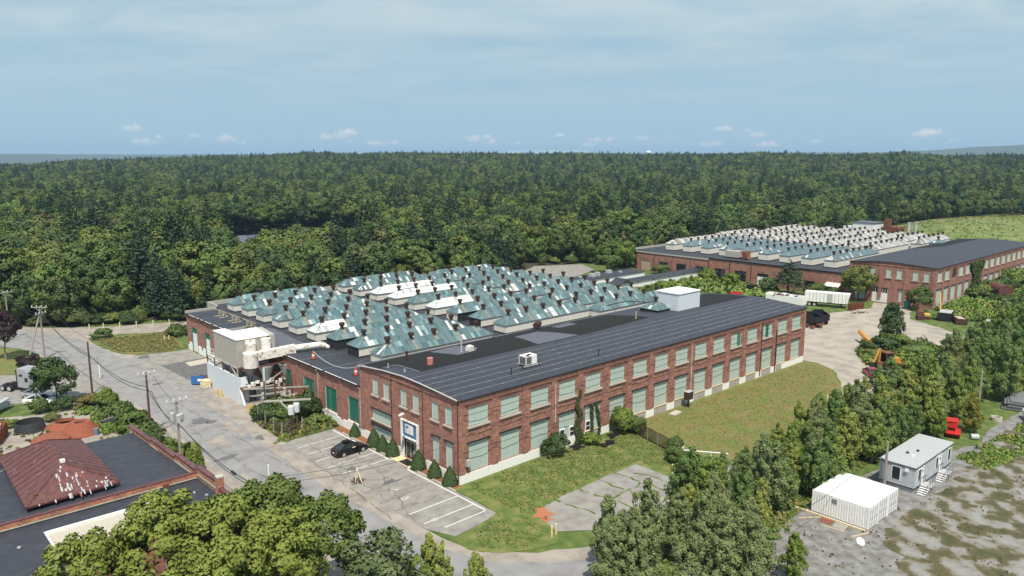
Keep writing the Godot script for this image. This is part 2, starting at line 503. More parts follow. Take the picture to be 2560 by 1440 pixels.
# ---------- terrain
func land(a: float, b: float) -> float:
	var dx := a - EYE.x
	var db := b + EYE.z
	var d := dx * FWD.x - db * FWD.z
	var s := -(dx * FWD.z) - db * FWD.x # to the right of the view
	s = dx * 0.7408 - db * 0.67172
	var r := sqrt(dx * dx + db * db)
	var mound := 6.5 * exp(-(pow((a - 385.0) / 85.0, 2.0) + pow((b - 55.0) / 42.0, 2.0)))
	var th := atan2(s, maxf(d, 1.0)) if d > 0.0 else 1.5
	var top := 18.0 + 7.0 * smoothstep(-0.5, -0.2, th) + 4.5 * wob.get_noise_1d(th * 160.0) - 2.0 * smoothstep(0.25, 0.5, th)
	top -= 13.0 * (1.0 - smoothstep(-0.6, -0.42, th))
	return mound + top * smoothstep(650.0, 1450.0, r) - (top + 6.0) * smoothstep(1650.0, 2300.0, r)

func ground() -> void:
	# one sheet out to the horizon, in rings round the site
	var mb := MB.new()
	var radii := [0.0, 60.0, 120.0, 200.0, 300.0, 400.0, 500.0, 600.0, 700.0, 800.0, 900.0, 1000.0, 1100.0, 1200.0, 1300.0, 1400.0, 1500.0, 1600.0, 1800.0, 2000.0, 2300.0, 3500.0, 6000.0, 11000.0]
	var n := 96
	for i in radii.size() - 1:
		for j in n:
			var q := []
			for e in [[i, j], [i, j + 1], [i + 1, j + 1], [i + 1, j]]:
				var g: float = TAU * e[1] / n
				var a: float = EYE.x + radii[e[0]] * cos(g)
				var b: float = -EYE.z + radii[e[0]] * sin(g)
				q.append(P(a, b, (land(a, b) if absf(a - 385.0) > 200.0 or absf(b - 55.0) > 110.0 else 0.0) - 0.05))
			mb.quad(q[0], q[1], q[2], q[3], Vector3.UP)
	struct("ground", mb, M.forest_floor)
	# open ground round the works
	struct("yard_ground", sheet([[-75, -75], [-75, 150], [-24, 137], [-15, 126], [8, 118], [12, 104], [84, 100], [112, 116], [150, 120], [152, 100], [235, 100], [235, -75]], -0.02, 1.5, 4.0), M.lawn_green)
	mb = MB.new()
	for i in 26:
		for j in 16:
			var q := []
			for e in [[i, j], [i + 1, j], [i + 1, j + 1], [i, j + 1]]:
				var a: float = 222.0 + e[0] * 14.0
				var b: float = -65.0 + e[1] * 10.0
				q.append(P(a, b, land(a, b) + 0.02 + 0.5 * wob.get_noise_2d(a * 2.0, b * 2.0) * smoothstep(222.0, 260.0, a)))
			mb.quad(q[0], q[1], q[2], q[3], Vector3.UP)
	struct("meadow", mb, M.meadow)
	struct("verge", sheet([[-27, -30], [-26.5, 60], [-24.5, 75], [-24, 100], [-20, 112], [-28, 124], [-60, 140], [-60, 146], [-24, 136], [-15, 125.5], [-9, 121], [-5, 119], [3, 116], [12, 112], [12, 104], [4, 104], [-6, 109.5], [-12.5, 110.5], [-13, 100], [-11.5, 92], [-8, 86.6], [-0.5, 85.5], [-0.5, 60], [-4, 44], [-8.6, 37], [-9, 26.5], [-9.2, 10], [-9.2, -8.8], [-8, -13.5], [-4, -17.2], [2, -20.5], [-3, -34], [-20, -40]], 0.0, 0.5), M.verge)
	struct("road", sheet([[-19.4, -42], [-19.2, 8], [-18.6, 40], [-18.8, 60], [-20, 78], [-21, 92], [-24.5, 108], [-32, 122], [-60, 134], [-60, 141], [-26, 132.5], [-18, 122], [-14, 110], [-12.6, 96], [-11.5, 80], [-10.8, 60], [-10.6, 40], [-11.6, 24], [-11.4, 4], [-10.6, -10], [-8.6, -15.5], [-4, -19.5], [1, -23], [-3, -42]], 0.006, 0.35), M.asphalt)
	struct("side_lane", sheet([[-13.5, 115], [-9, 111.5], [-2, 110], [6, 107.5], [13, 104], [13, 109.5], [4, 113.5], [-4, 116.5], [-11, 118.5]], 0.01, 0.3), M.verge)
	struct("loading_pavement", sheet([[-11.6, 60], [-12.3, 86], [-9.5, 88.3], [-6, 87.2], [-0.3, 86.2], [-0.3, 59.5], [-7.2, 59.4], [-8.8, 47]], 0.011, 0.25), M.asphalt_old)
	struct("pavement_patch", sheet([[-8.5, 77.5], [-0.4, 77.8], [-0.4, 60], [-6.5, 60], [-8, 66]], 0.016, 0.15), M.asphalt_dark)
	struct("concrete_ramp", sheet([[-4.6, 73.4], [-0.4, 73.6], [-0.4, 76.9], [-4.4, 76.6]], 0.021), M.stone)
	struct("parking_lot", sheet([[-10.3, 25.5], [-7.7, 26.6], [-1.4, 26.7], [-1.35, 12], [-1.35, 8], [-1.5, -8.3], [-4.5, -9.0], [-8, -9.3], [-9.3, -6], [-9.5, 10]], 0.016, 0.12), M.asphalt_old)
	struct("truck_lot", sheet([[-60, 66], [-60, 92], [-34, 91], [-24.5, 86], [-19, 89], [-18.5, 60], [-22, 66], [-27, 70]], 0.01, 0.4), M.asphalt_old)
	struct("scrap_yard", sheet([[-70, 26.6], [-70, 64], [-36, 64], [-30, 61], [-24, 62], [-20.4, 55], [-20.4, 46], [-24, 26.6]], 0.004, 0.5), M.verge)
	struct("grass_verge", sheet([[-60, 92], [-60, 128], [-31, 119], [-25.5, 108], [-22.2, 95], [-21.5, 90.5], [-24.6, 86.4], [-34, 91.5]], 0.013, 0.3), M.lawn_dry)
	struct("grass_triangle", sheet([[-12.4, 108.5], [-9, 108.8], [4, 104], [1.0, 98], [-0.4, 87], [-6, 87.7], [-9, 89], [-11.3, 93]], 0.02, 0.35), M.lawn_dry)
	struct("flower_bed", sheet([[-1.35, 26.8], [-0.02, 26.8], [-0.02, -0.4], [-1.35, -0.4]], 0.024), M.mulch)
	struct("front_lawn", sheet([[-1.2, -0.4], [-1.45, -8.3], [-4.5, -9.1], [-8.3, -9.6], [-8.6, -12.2], [-7, -14.8], [-4, -16.5], [-1, -17.2], [0.6, -15.6], [1.0, -12.7], [3.7, -10.4], [10, -9.9], [20.2, -9.8], [20, -18.5], [30, -16.5], [30, -0.02], [0, -0.02]], 0.022, 0.3), M.lawn)
	struct("broken_pavement", sheet([[0.6, -15.6], [1.0, -12.7], [3.7, -10.4], [10, -9.9], [20.2, -9.8], [20.2, -16], [13, -19], [5, -19]], 0.02, 0.3), M.asphalt_old)
	struct("side_lawn", sheet([[29, -0.02], [81.3, -0.02], [82.2, -2.5], [79.8, -6.5], [72.5, -11.4], [65.2, -15.4], [60, -17.2], [34, -17.4], [29, -17.2]], 0.018, 0.25), M.lawn_dry)
	struct("path", sheet([[-2, -23], [3, -19.3], [32, -17.7], [60, -17.7], [64.5, -16.2], [66, -18.5], [58, -19.8], [32, -19.6], [8, -21.5]], 0.012, 0.25), M.asphalt_old)
	struct("dirt_yard", sheet([[64.5, -15.6], [72.5, -11.6], [79.9, -6.7], [82.4, -2.5], [81.8, 21], [84, 30], [108, 26], [124, 19], [142, 13], [150.5, 16], [151.8, 10], [146, 5], [136, 1.5], [131, -7], [124, -15.5], [112, -18], [100, -15], [88, -12.8], [80, -15.5], [71, -19], [64.8, -18.6]], 0.014, 0.5), M.dirt)
	struct("bramble_ground", sheet([[96, -4], [104, -1.5], [108, -3.5], [110, -8], [107, -13], [98, -13.5], [89, -12], [88, -9]], 0.03, 0.5), M.lawn_green)
	struct("gravel_lot", sheet([[-10, -60], [9, -32], [22, -30], [36, -30], [52, -34], [60, -36.6], [66, -35.2], [90, -37], [90, -75], [-10, -75]], 0.002, 0.6), M.gravel)
	struct("back_pavement", sheet([[98, 99], [112, 92], [124, 98], [140, 104], [147, 116], [131, 124], [114, 114]], 0.01, 0.6), M.asphalt_old)
	struct("moss_lot", sheet([[24, -38.2], [30, -37.6], [36, -38.6], [50, -38.6], [66, -37.0], [86, -40], [86, -75], [8, -75], [13, -52], [17, -44]], 0.008, 1.6, 1.0), M.moss_lot)
	# kerb of the planting bed and the step
	mb = MB.new()
	mb.span(P(-1.5, -1.0, 0), P(-1.36, 8.1, 0.13))
	mb.span(P(-1.5, 12.0, 0), P(-1.36, 24.5, 0.13))
	struct("kerb", mb, M.stone)
	struct("entrance_slab", sheet([[-1.6, 7.9], [-0.03, 7.9], [-0.03, 12.1], [-1.6, 12.1]], 0.06), M.cream)
	# painted parking lines
	mb = MB.new()
	stripe(-1.85, 26.3, -1.9, 12.0, 0.16, 0.024, mb)
	stripe(-1.95, 7.8, -1.95, -6.9, 0.16, 0.024, mb)
	for e in [[23.6, -8.8], [20.8, -8.8], [18.0, -8.9], [15.2, -8.9], [12.3, -9.0]]:
		stripe(-1.97, e[0], -1.97 + (e[1] + 1.97) * 0.36, e[0] - 0.06, 0.12, 0.024, mb)
		stripe(-1.97 + (e[1] + 1.97) * 0.42, e[0] - 0.08, -1.97 + (e[1] + 1.97) * 0.7, e[0] - 0.14, 0.12, 0.024, mb)
		stripe(-1.97 + (e[1] + 1.97) * 0.74, e[0] - 0.14, e[1], e[0] - 0.3, 0.11, 0.024, mb)
	for e in [[-2.1, -8.7], [-4.9, -8.8], [-7.0, -7.6]]:
		stripe(-2.05, e[0], e[1], e[0] - 0.1, 0.12, 0.024, mb)
	stripe(-1.9, 12.0, -1.1, 11.2, 0.14, 0.024, mb)
	stripe(-1.95, 7.8, -1.3, 8.5, 0.14, 0.024, mb)
	# worn wheelchair marks
	for e in [[-6.6, 3.9], [-6.9, 1.4], [-7.4, -5.0]]:
		for k in 10:
			var g0 := TAU * k / 10.0
			var g1 := TAU * (k + 1) / 10.0
			stripe(e[0] + 0.3 * cos(g0), e[1] + 0.3 * sin(g0), e[0] + 0.3 * cos(g1), e[1] + 0.3 * sin(g1), 0.07, 0.024, mb)
		stripe(e[0] + 0.3, e[1], e[0] + 0.75, e[1] + 0.05, 0.07, 0.024, mb)
		stripe(e[0] + 0.5, e[1] - 0.18, e[0] + 0.52, e[1] + 0.22, 0.07, 0.024, mb)
	struct("parking_marking", mb, M.line)
	# cracks with weeds, patches and stains on the pavements
	mb = MB.new()
	for e in [[-1.6, 6.2, -9.6, 5.6], [-1.7, 3.0, -9.5, 1.8], [-4.5, 10.5, -9.4, -4.0], [-7, 24, -8.5, 2], [-2.2, -1, -9.2, -0.3], [-3.0, 17, -9.0, 13], [-9.2, 20, -10.6, -2], [-13.8, 50, -12.2, 16], [-16.5, 40, -15.8, 2], [-13, 82, -5, 66], [-10, 76, -3, 70], [-8, 66, -5, 78]]:
		crack(e, 0.09, 0.026, mb)
	struct("pavement_cracks", mb, solid(0.1, 0.088, 0.06, 1.0))
	mb = MB.new()
	for e in [[16.0, -9.8, 16.8, -18.6], [13.2, -9.9, 13.6, -18.8], [9.6, -10.0, 10.6, -18.8], [5.5, -10.2, 6.4, -15.5], [17.9, -10.6, 18.6, -15.2], [10.4, -14.4, 16.2, -13.8]]:
		crack(e, 0.3, 0.03, mb)
	struct("grass_joints", mb, M.lawn_green)
	mb = MB.new()
	for e in [[-14.3, 42.6, 1.1, 1.4], [-13.2, 41.2, 0.9, 0.7], [-16.8, 26.5, 1.4, 0.5], [-12.6, 66, 0.9, 0.7], [-10.8, 30.4, 0.6, 0.8], [-14.5, 12, 0.8, 1.6], [-6.9, 12.6, 0.5, 0.8], [-5.4, 6.2, 0.9, 0.7], [-8.8, 86, 1.0, 1.6]]:
		blotch(e, 0.03, mb)
	struct("asphalt_stains", mb, M.asphalt_dark)
	mb = MB.new()
	for e in [[-15.2, 32.8, 1.1, 2.2], [-12.6, 73, 0.8, 2.2], [-11.9, 37, 0.6, 5.0], [-11.5, 12, 0.6, 7.0], [-17.6, 14, 0.5, 6.0]]:
		blotch(e, 0.028, mb)
	struct("sand_drifts", mb, M.verge)
	mb = MB.new()
	blotch([2.2, -11.6, 1.3, 1.2], 0.034, mb)
	blotch([1.5, -12.8, 0.7, 0.6], 0.034, mb)
	struct("red_soil", mb, solid(0.36, 0.14, 0.07, 1.0))

func crack(e: Array, w: float, y: float, mb: MB) -> void:
	var p := Vector2(e[0], e[1])
	var q := Vector2(e[2], e[3])
	var k := int(p.distance_to(q) / 0.7)
	var s := (q - p).orthogonal().normalized()
	var last := p
	for i in range(1, k + 1):
		var t := p.lerp(q, float(i) / k)
		t += s * (0.55 * wob.get_noise_2d(t.x * 6.0, t.y * 6.0) + 0.35 * wob.get_noise_2d(t.x * 30.0, t.y * 30.0))
		if rng.randf() < 0.86:
			stripe(last.x, last.y, t.x, t.y, w * rng.randf_range(0.4, 1.3), y, mb)
		last = t

func blotch(e: Array, y: float, mb: MB) -> void:
	var pts := []
	for i in 18:
		var g := TAU * i / 18.0
		var k := 1.0 + 0.9 * wob.get_noise_2d(e[0] * 5.0 + cos(g) * 16.0, e[1] * 5.0 + sin(g) * 16.0)
		pts.append([e[0] + cos(g) * e[2] * k, e[1] + sin(g) * e[3] * k])
	sheet(pts, y, 0.0, 50.0, mb)

# ---------- brick mills
var boxes := {}
func bx(s: Vector3) -> BoxMesh:
	var k := s.snapped(Vector3.ONE * 0.01)
	if not boxes.has(k):
		var b := BoxMesh.new()
		b.size = k
		boxes[k] = b
	return boxes[k]

func put(called: String, s: Vector3, at: Vector3, mt: Material, parent: Node, yaw := 0.0) -> MeshInstance3D:
	var o := obj(called, bx(s), mt, parent)
	o.position = at
	o.rotation.y = yaw
	return o

# a face of a building: origin, direction along it, outward normal
class Face:
	var o: Vector3
	var u: Vector3
	var n: Vector3
	func _init(o_: Vector3, u_: Vector3, n_: Vector3) -> void:
		o = o_
		u = u_
		n = n_
	func at(x: float, y: float, z := 0.0) -> Vector3:
		return o + u * x + Vector3.UP * y + n * z
	func size(w: float, h: float, d: float) -> Vector3:
		return Vector3(w, h, d) if absf(u.x) > 0.5 else Vector3(d, h, w)

func facade(mb: MB, f: Face, x0: float, x1: float, y0: float, y1: float, holes: Array, depth := 0.22) -> void:
	var xs := [x0, x1]
	var ys := [y0, y1]
	for h in holes:
		xs.append_array([h[0], h[2]])
		ys.append_array([h[1], h[3]])
	xs.sort()
	ys.sort()
	for i in xs.size() - 1:
		if xs[i + 1] - xs[i] < 0.001:
			continue
		for j in ys.size() - 1:
			if ys[j + 1] - ys[j] < 0.001:
				continue
			var cx: float = (xs[i] + xs[i + 1]) * 0.5
			var cy: float = (ys[j] + ys[j + 1]) * 0.5
			var open := false
			for h in holes:
				if cx > h[0] and cx < h[2] and cy > h[1] and cy < h[3]:
					open = true
			if not open:
				mb.quad(f.at(xs[i], ys[j]), f.at(xs[i + 1], ys[j]), f.at(xs[i + 1], ys[j + 1]), f.at(xs[i], ys[j + 1]), f.n)
	for h in holes:
		for e in [[h[0], h[1], h[2], h[1], Vector3.UP], [h[0], h[3], h[2], h[3], Vector3.DOWN], [h[0], h[1], h[0], h[3], f.u], [h[2], h[1], h[2], h[3], -f.u]]:
			mb.quad(f.at(e[0], e[1]), f.at(e[2], e[3]), f.at(e[2], e[3], -depth), f.at(e[0], e[1], -depth), e[4])

func boarded(parent: Node, f: Face, h: Array, boards: int, sill := true, mats: Array = [], lintel := false) -> Node3D:
	var w := part("window", parent)
	var x0: float = h[0]
	var wd: float = (h[2] - h[0]) / boards
	var ht: float = h[3] - h[1]
	w.position = f.at((h[0] + h[2]) * 0.5, h[1])
	var base: Material = [M.green_board, M.green_board, M.green_board_pale, M.green_board_worn][rng.randi() % 4]
	for i in boards:
		var mt: Material = mats[i] if i < mats.size() and mats[i] != null else (base if rng.randf() < 0.8 else M.green_board_worn)
		put("board", f.size(wd - 0.02, ht - 0.02, 0.03), f.at(x0 + wd * (i + 0.5), h[1] + ht * 0.5, -0.15 + 0.008 * (i % 2)) - w.position, mt, w)
	var fr := MB.new()
	for e in [[h[0], h[1], h[0], h[3]], [h[2], h[1], h[2], h[3]], [h[0], h[3], h[2], h[3]]]:
		fr.beam(f.at(e[0], e[1], -0.1) - w.position, f.at(e[2], e[3], -0.1) - w.position, 0.1)
	obj("frame", fr, M.green_board_pale, w)
	if sill:
		put("sill", f.size(h[2] - h[0] + 0.5, 0.2, 0.34), f.at((h[0] + h[2]) * 0.5, h[1] - 0.1, 0.02) - w.position, M.stone, w)
	if lintel:
		put("lintel", f.size(h[2] - h[0] + 0.6, 0.14, 0.2), f.at((h[0] + h[2]) * 0.5, h[3] + 0.07, 0.03) - w.position, M.dark_metal, w)
	return w

const PROFILE := [[-0.3, 10.32], [0.0, 10.36], [3.6, 10.6], [7.6, 10.82], [11.0, 10.92], [15.6, 10.7], [20.3, 10.26], [21.9, 10.08]]
func roof_y(b: float) -> float:
	for i in PROFILE.size() - 1:
		if b <= PROFILE[i + 1][0]:
			return lerpf(PROFILE[i][1], PROFILE[i + 1][1], (b - PROFILE[i][0]) / (PROFILE[i + 1][0] - PROFILE[i][0]))
	return PROFILE[-1][1]

func roof_strip(a0: float, a1: float, b0: float, b1: float, off: float, bo := 0.0, yo := 0.0, thick := 0.05) -> MB:
	var mb := MB.new()
	var bs := [b0]
	for p in PROFILE:
		if p[0] > b0 + 0.01 and p[0] < b1 - 0.01:
			bs.append(p[0])
	bs.append(b1)
	for i in bs.size() - 1:
		var y0: float = roof_y(bs[i]) + off + yo
		var y1: float = roof_y(bs[i + 1]) + off + yo
		mb.quad(P(a0, bs[i] + bo, y0), P(a1, bs[i] + bo, y0), P(a1, bs[i + 1] + bo, y1), P(a0, bs[i + 1] + bo, y1), Vector3.UP)
		for a in [a0, a1]:
			mb.quad(P(a, bs[i] + bo, y0), P(a, bs[i] + bo, y0 - thick), P(a, bs[i + 1] + bo, y1 - thick), P(a, bs[i + 1] + bo, y1), Vector3(-1 if a == a0 else 1, 0, 0))
	for b in [b0, b1]:
		var y := roof_y(b) + off + yo
		mb.quad(P(a0, b + bo, y), P(a1, b + bo, y), P(a1, b + bo, y - thick), P(a0, b + bo, y - thick), Vector3(0, 0, 1 if b == b0 else -1))
	return mb

# a patch of roofing given by its corners, laid on the curved roof
func roof_patch(pts: Array, off: float) -> MB:
	var mb := MB.new()
	var poly := ragged(pts, 0.0, 0.7)
	var cuts := [9.0, 11.0, 13.3, 15.6, 18.0, 20.3, 22.0]
	for i in cuts.size() - 1:
		var band := PackedVector2Array([Vector2(-5, cuts[i]), Vector2(100, cuts[i]), Vector2(100, cuts[i + 1]), Vector2(-5, cuts[i + 1])])
		for q in Geometry2D.intersect_polygons(poly, band):
			var ix := Geometry2D.triangulate_polygon(q)
			for k in range(0, ix.size(), 3):
				var t := []
				for m in 3:
					t.append(P(q[ix[k + m]].x, q[ix[k + m]].y, roof_y(q[ix[k + m]].y) + off))
				mb.tri(t[0], t[1], t[2], Vector3.UP)
	return mb

# glazing of one slope: rows of panes between bars, cut along the hips
var glass_mats := []
var panes_left := 300
func glaze(f: Face, s: Vector3, L: float, run: float, style: String, vents: Array, cols_w: float, single: Node, rest: MB, bars: MB, white_to := -1.0) -> void:
	var cols := int(round(L / cols_w))
	var w := L / cols
	var nrm := f.n
	var outline := PackedVector2Array([Vector2(0, 0), Vector2(L, 0), Vector2(L - run, 1), Vector2(run, 1)])
	var lace := rng.randf_range(0.0, 0.07)
	for i in cols:
		var x0 := i * w
		var x1 := x0 + w
		var tint := 1.0
		for vt in vents:
			if absf((x0 + x1) * 0.5 - vt) < w * 0.75:
				tint = 0.0
		var column_white := rng.randf() < 0.02
		for r in 2:
			var y0 := 0.02 + 0.49 * r
			var y1 := y0 + 0.46
			var pts := PackedVector2Array([Vector2(x0 + 0.03, y0), Vector2(x1 - 0.03, y0), Vector2(x1 - 0.03, y1), Vector2(x0 + 0.03, y1)])
			var whole := x0 >= run and x1 <= L - run
			if not whole:
				var cut := Geometry2D.intersect_polygons(pts, outline)
				if cut.is_empty():
					continue
				pts = cut[0]
			var k := 0
			var g := rng.randf()
			if style == "white" or (white_to > 0.0 and x1 < white_to):
				k = 8 if g < 0.95 else 9
			elif style == "streak":
				k = [15, 10, 11, 15, 11, 10, 12][(i * 3 + (i * i) % 5) % 7] if g < 0.85 else 15
			elif style == "blue":
				k = 13 if g < 0.7 else (14 if g < 0.95 else 5)
			elif column_white or g < 0.025:
				k = 5
			elif tint == 0.0 and g < 0.75:
				k = 6
			elif g < 0.05 + lace:
				k = 4
			else:
				k = [0, 1, 2, 3, 0, 3, 1, 7][rng.randi() % 8]
			if single != null and panes_left > 0 and pts.size() >= 3:
				panes_left -= 1
				var pm := MB.new()
				var at := f.at(0, 0) + f.u * (x0 + x1) * 0.5 + s * (y0 + y1) * 0.5
				var pp := []
				for p in pts:
					pp.append(f.at(0, 0) + f.u * p.x + s * p.y + nrm * 0.03 - at)
				pm.extrude(pp, nrm * -0.025, nrm)
				var o := obj("pane", pm, glass_mats[k], single)
				o.position = at - single.position
			else:
				var jit := rng.randf_range(0.86, 1.14)
				var gc: Array = GLASS_ALL[k]
				rest.col = Color(gc[0] * jit, gc[1] * jit, gc[2] * jit)
				var pp := []
				for p in pts:
					pp.append(f.at(0, 0) + f.u * p.x + s * p.y + nrm * 0.03)
				rest.poly(pp, nrm)
		if i > 0:
			var top := 1.0
			if x0 < run:
				top = x0 / run
			elif x0 > L - run:
				top = (L - x0) / run
			bars.quad(f.at(x0 - 0.025, 0) + nrm * 0.05, f.at(x0 + 0.025, 0) + nrm * 0.05, f.at(x0 + 0.025, 0) + s * top + nrm * 0.05, f.at(x0 - 0.025, 0) + s * top + nrm * 0.05, nrm)
	# backing under the panes, the rail between the two rows, eave and ridge rails
	bars.quad(f.at(0, 0), f.at(L, 0), f.at(L - run, 0) + s, f.at(run, 0) + s, nrm)
	for e in [[0.0, 0.05], [0.495, 0.04], [0.98, 0.05]]:
		bars.beam(f.at(run * e[0], 0) + s * e[0] + nrm * 0.04, f.at(L - run * e[0], 0) + s * e[0] + nrm * 0.04, e[1] * 1.4)
const GLASS_ALL := [[0.085, 0.14, 0.155], [0.11, 0.17, 0.185], [0.06, 0.105, 0.125], [0.095, 0.15, 0.16], [0.22, 0.34, 0.355], [0.62, 0.6, 0.58], [0.22, 0.21, 0.175], [0.15, 0.24, 0.255], [0.72, 0.72, 0.71], [0.4, 0.4, 0.39], [0.25, 0.245, 0.23], [0.4, 0.39, 0.375], [0.13, 0.13, 0.13], [0.105, 0.16, 0.19], [0.14, 0.2, 0.23], [0.5, 0.49, 0.47]]

var vent_mesh: ArrayMesh
func skylight(b: Node3D, a0: float, b0: float, L: float, nv: int, style: String, rest: MB, single := false, roof := 7.27, black := "", wd := 3.3, white_to := -1.0, step := 4.3) -> void:
	var t := part("skylight", b)
	t.position = P(a0, b0, roof)
	var eave := 8.85
	var ridge := 10.3
	if roof > 9.0:
		eave = roof + 0.55
		ridge = roof + 1.7
	var o := t.position
	var w := MB.new()
	var wb := MB.new()
	var f1 := Face.new(P(a0, b0, 0), Vector3(1, 0, 0), Vector3(0, 0, 1))
	var f2 := Face.new(P(a0, b0 + wd, 0), Vector3(0, 0, 1), Vector3(-1, 0, 0))
	for e in [[P(a0, b0), P(a0 + L, b0), Vector3(0, 0, 1), "front"], [P(a0, b0 + wd), P(a0 + L, b0 + wd), Vector3(0, 0, -1), ""], [P(a0, b0), P(a0, b0 + wd), Vector3(-1, 0, 0), "end"], [P(a0 + L, b0), P(a0 + L, b0 + wd), Vector3(1, 0, 0), ""]]:
		var m := wb if e[3] != "" and black.contains(e[3]) else w
		m.quad(e[0] + Vector3.UP * roof - o, e[1] + Vector3.UP * roof - o, e[1] + Vector3.UP * eave - o, e[0] + Vector3.UP * eave - o, e[2])
		# battens over the wall sheets and the dark flashing at the foot
		var len: float = e[0].distance_to(e[1])
		var d: Vector3 = (e[1] - e[0]).normalized()
		for i in int(len / 1.65):
			m.beam(e[0] + d * (i + 1) * 1.65 + Vector3.UP * (roof + 0.2) + e[2] * 0.012 - o, e[0] + d * (i + 1) * 1.65 + Vector3.UP * eave + e[2] * 0.012 - o, 0.045)
		wb.beam(e[0] + Vector3.UP * (roof + 0.11) + e[2] * 0.02 - o, e[1] + Vector3.UP * (roof + 0.11) + e[2] * 0.02 - o, 0.06, 0.22)
	obj("curb_wall", w, M.curb_white, t)
	obj("flashing", wb, M.curb_black, t)
	var bars := MB.new()
	var h := ridge - eave
	var run := 1.95
	var hw := wd * 0.5
	var ov := 0.12
	var vents := []
	for i in nv:
		vents.append(run + i * step + ov)
	var n1 := Vector3(0, hw + ov, h).normalized()
	var s1 := Vector3(0, h, -(hw + ov))
	var start := bars.v.size()
	glaze(Face.new(P(a0 - ov, b0 - ov, eave), Vector3(1, 0, 0), n1), s1, L + 2 * ov, run + ov, style, vents, 0.62, t if single else null, rest, bars, white_to)
	glaze(Face.new(P(a0 - ov, b0 + wd + ov, eave), Vector3(1, 0, 0), Vector3(0, hw + ov, -h).normalized()), Vector3(0, h, hw + ov), L + 2 * ov, run + ov, style, vents, 0.62, null, rest, bars, white_to)
	glaze(Face.new(P(a0 - ov, b0 + wd + ov, eave), Vector3(0, 0, 1), Vector3(-h, run + ov, 0).normalized()), Vector3(run + ov, h, 0), wd + 2 * ov, hw + ov, "streak" if style == "blue" and rng.randf() < 0.35 else ("white" if white_to > 0.0 else style), [], 0.59, t if single else null, rest, bars)
	glaze(Face.new(P(a0 + L + ov, b0 + wd + ov, eave), Vector3(0, 0, 1), Vector3(h, run + ov, 0).normalized()), Vector3(-run - ov, h, 0), wd + 2 * ov, hw + ov, style, [], 0.59, null, rest, bars)
	var m0 := P(a0 + run, b0 + hw, ridge)
	var m1 := P(a0 + L - run, b0 + hw, ridge)
	if L < run * 2.0:
		m0 = P(a0 + L * 0.5, b0 + hw, ridge)
		m1 = m0 + Vector3(0.01, 0, 0)
	for e in [[P(a0 - ov, b0 - ov, eave), m0], [P(a0 - ov, b0 + wd + ov, eave), m0], [P(a0 + L + ov, b0 - ov, eave), m1], [P(a0 + L + ov, b0 + wd + ov, eave), m1], [m0, m1]]:
		bars.beam(e[0] + Vector3.UP * 0.04, e[1] + Vector3.UP * 0.04, 0.1)
	for i in bars.v.size():
		bars.v[i] -= o
	obj("glazing_bars", bars, M.bars_white if style == "white" or style == "streak" else M.bars, t)
	for i in nv:
		var vn := obj("ventilator", vent_mesh, M.rust_vent, t)
		vn.position = P(a0 + run + i * step, b0 + hw, ridge - 0.12) - o
		vn.rotation.y = rng.randf() * TAU
		vn.scale = Vector3.ONE * rng.randf_range(1.06, 1.2)

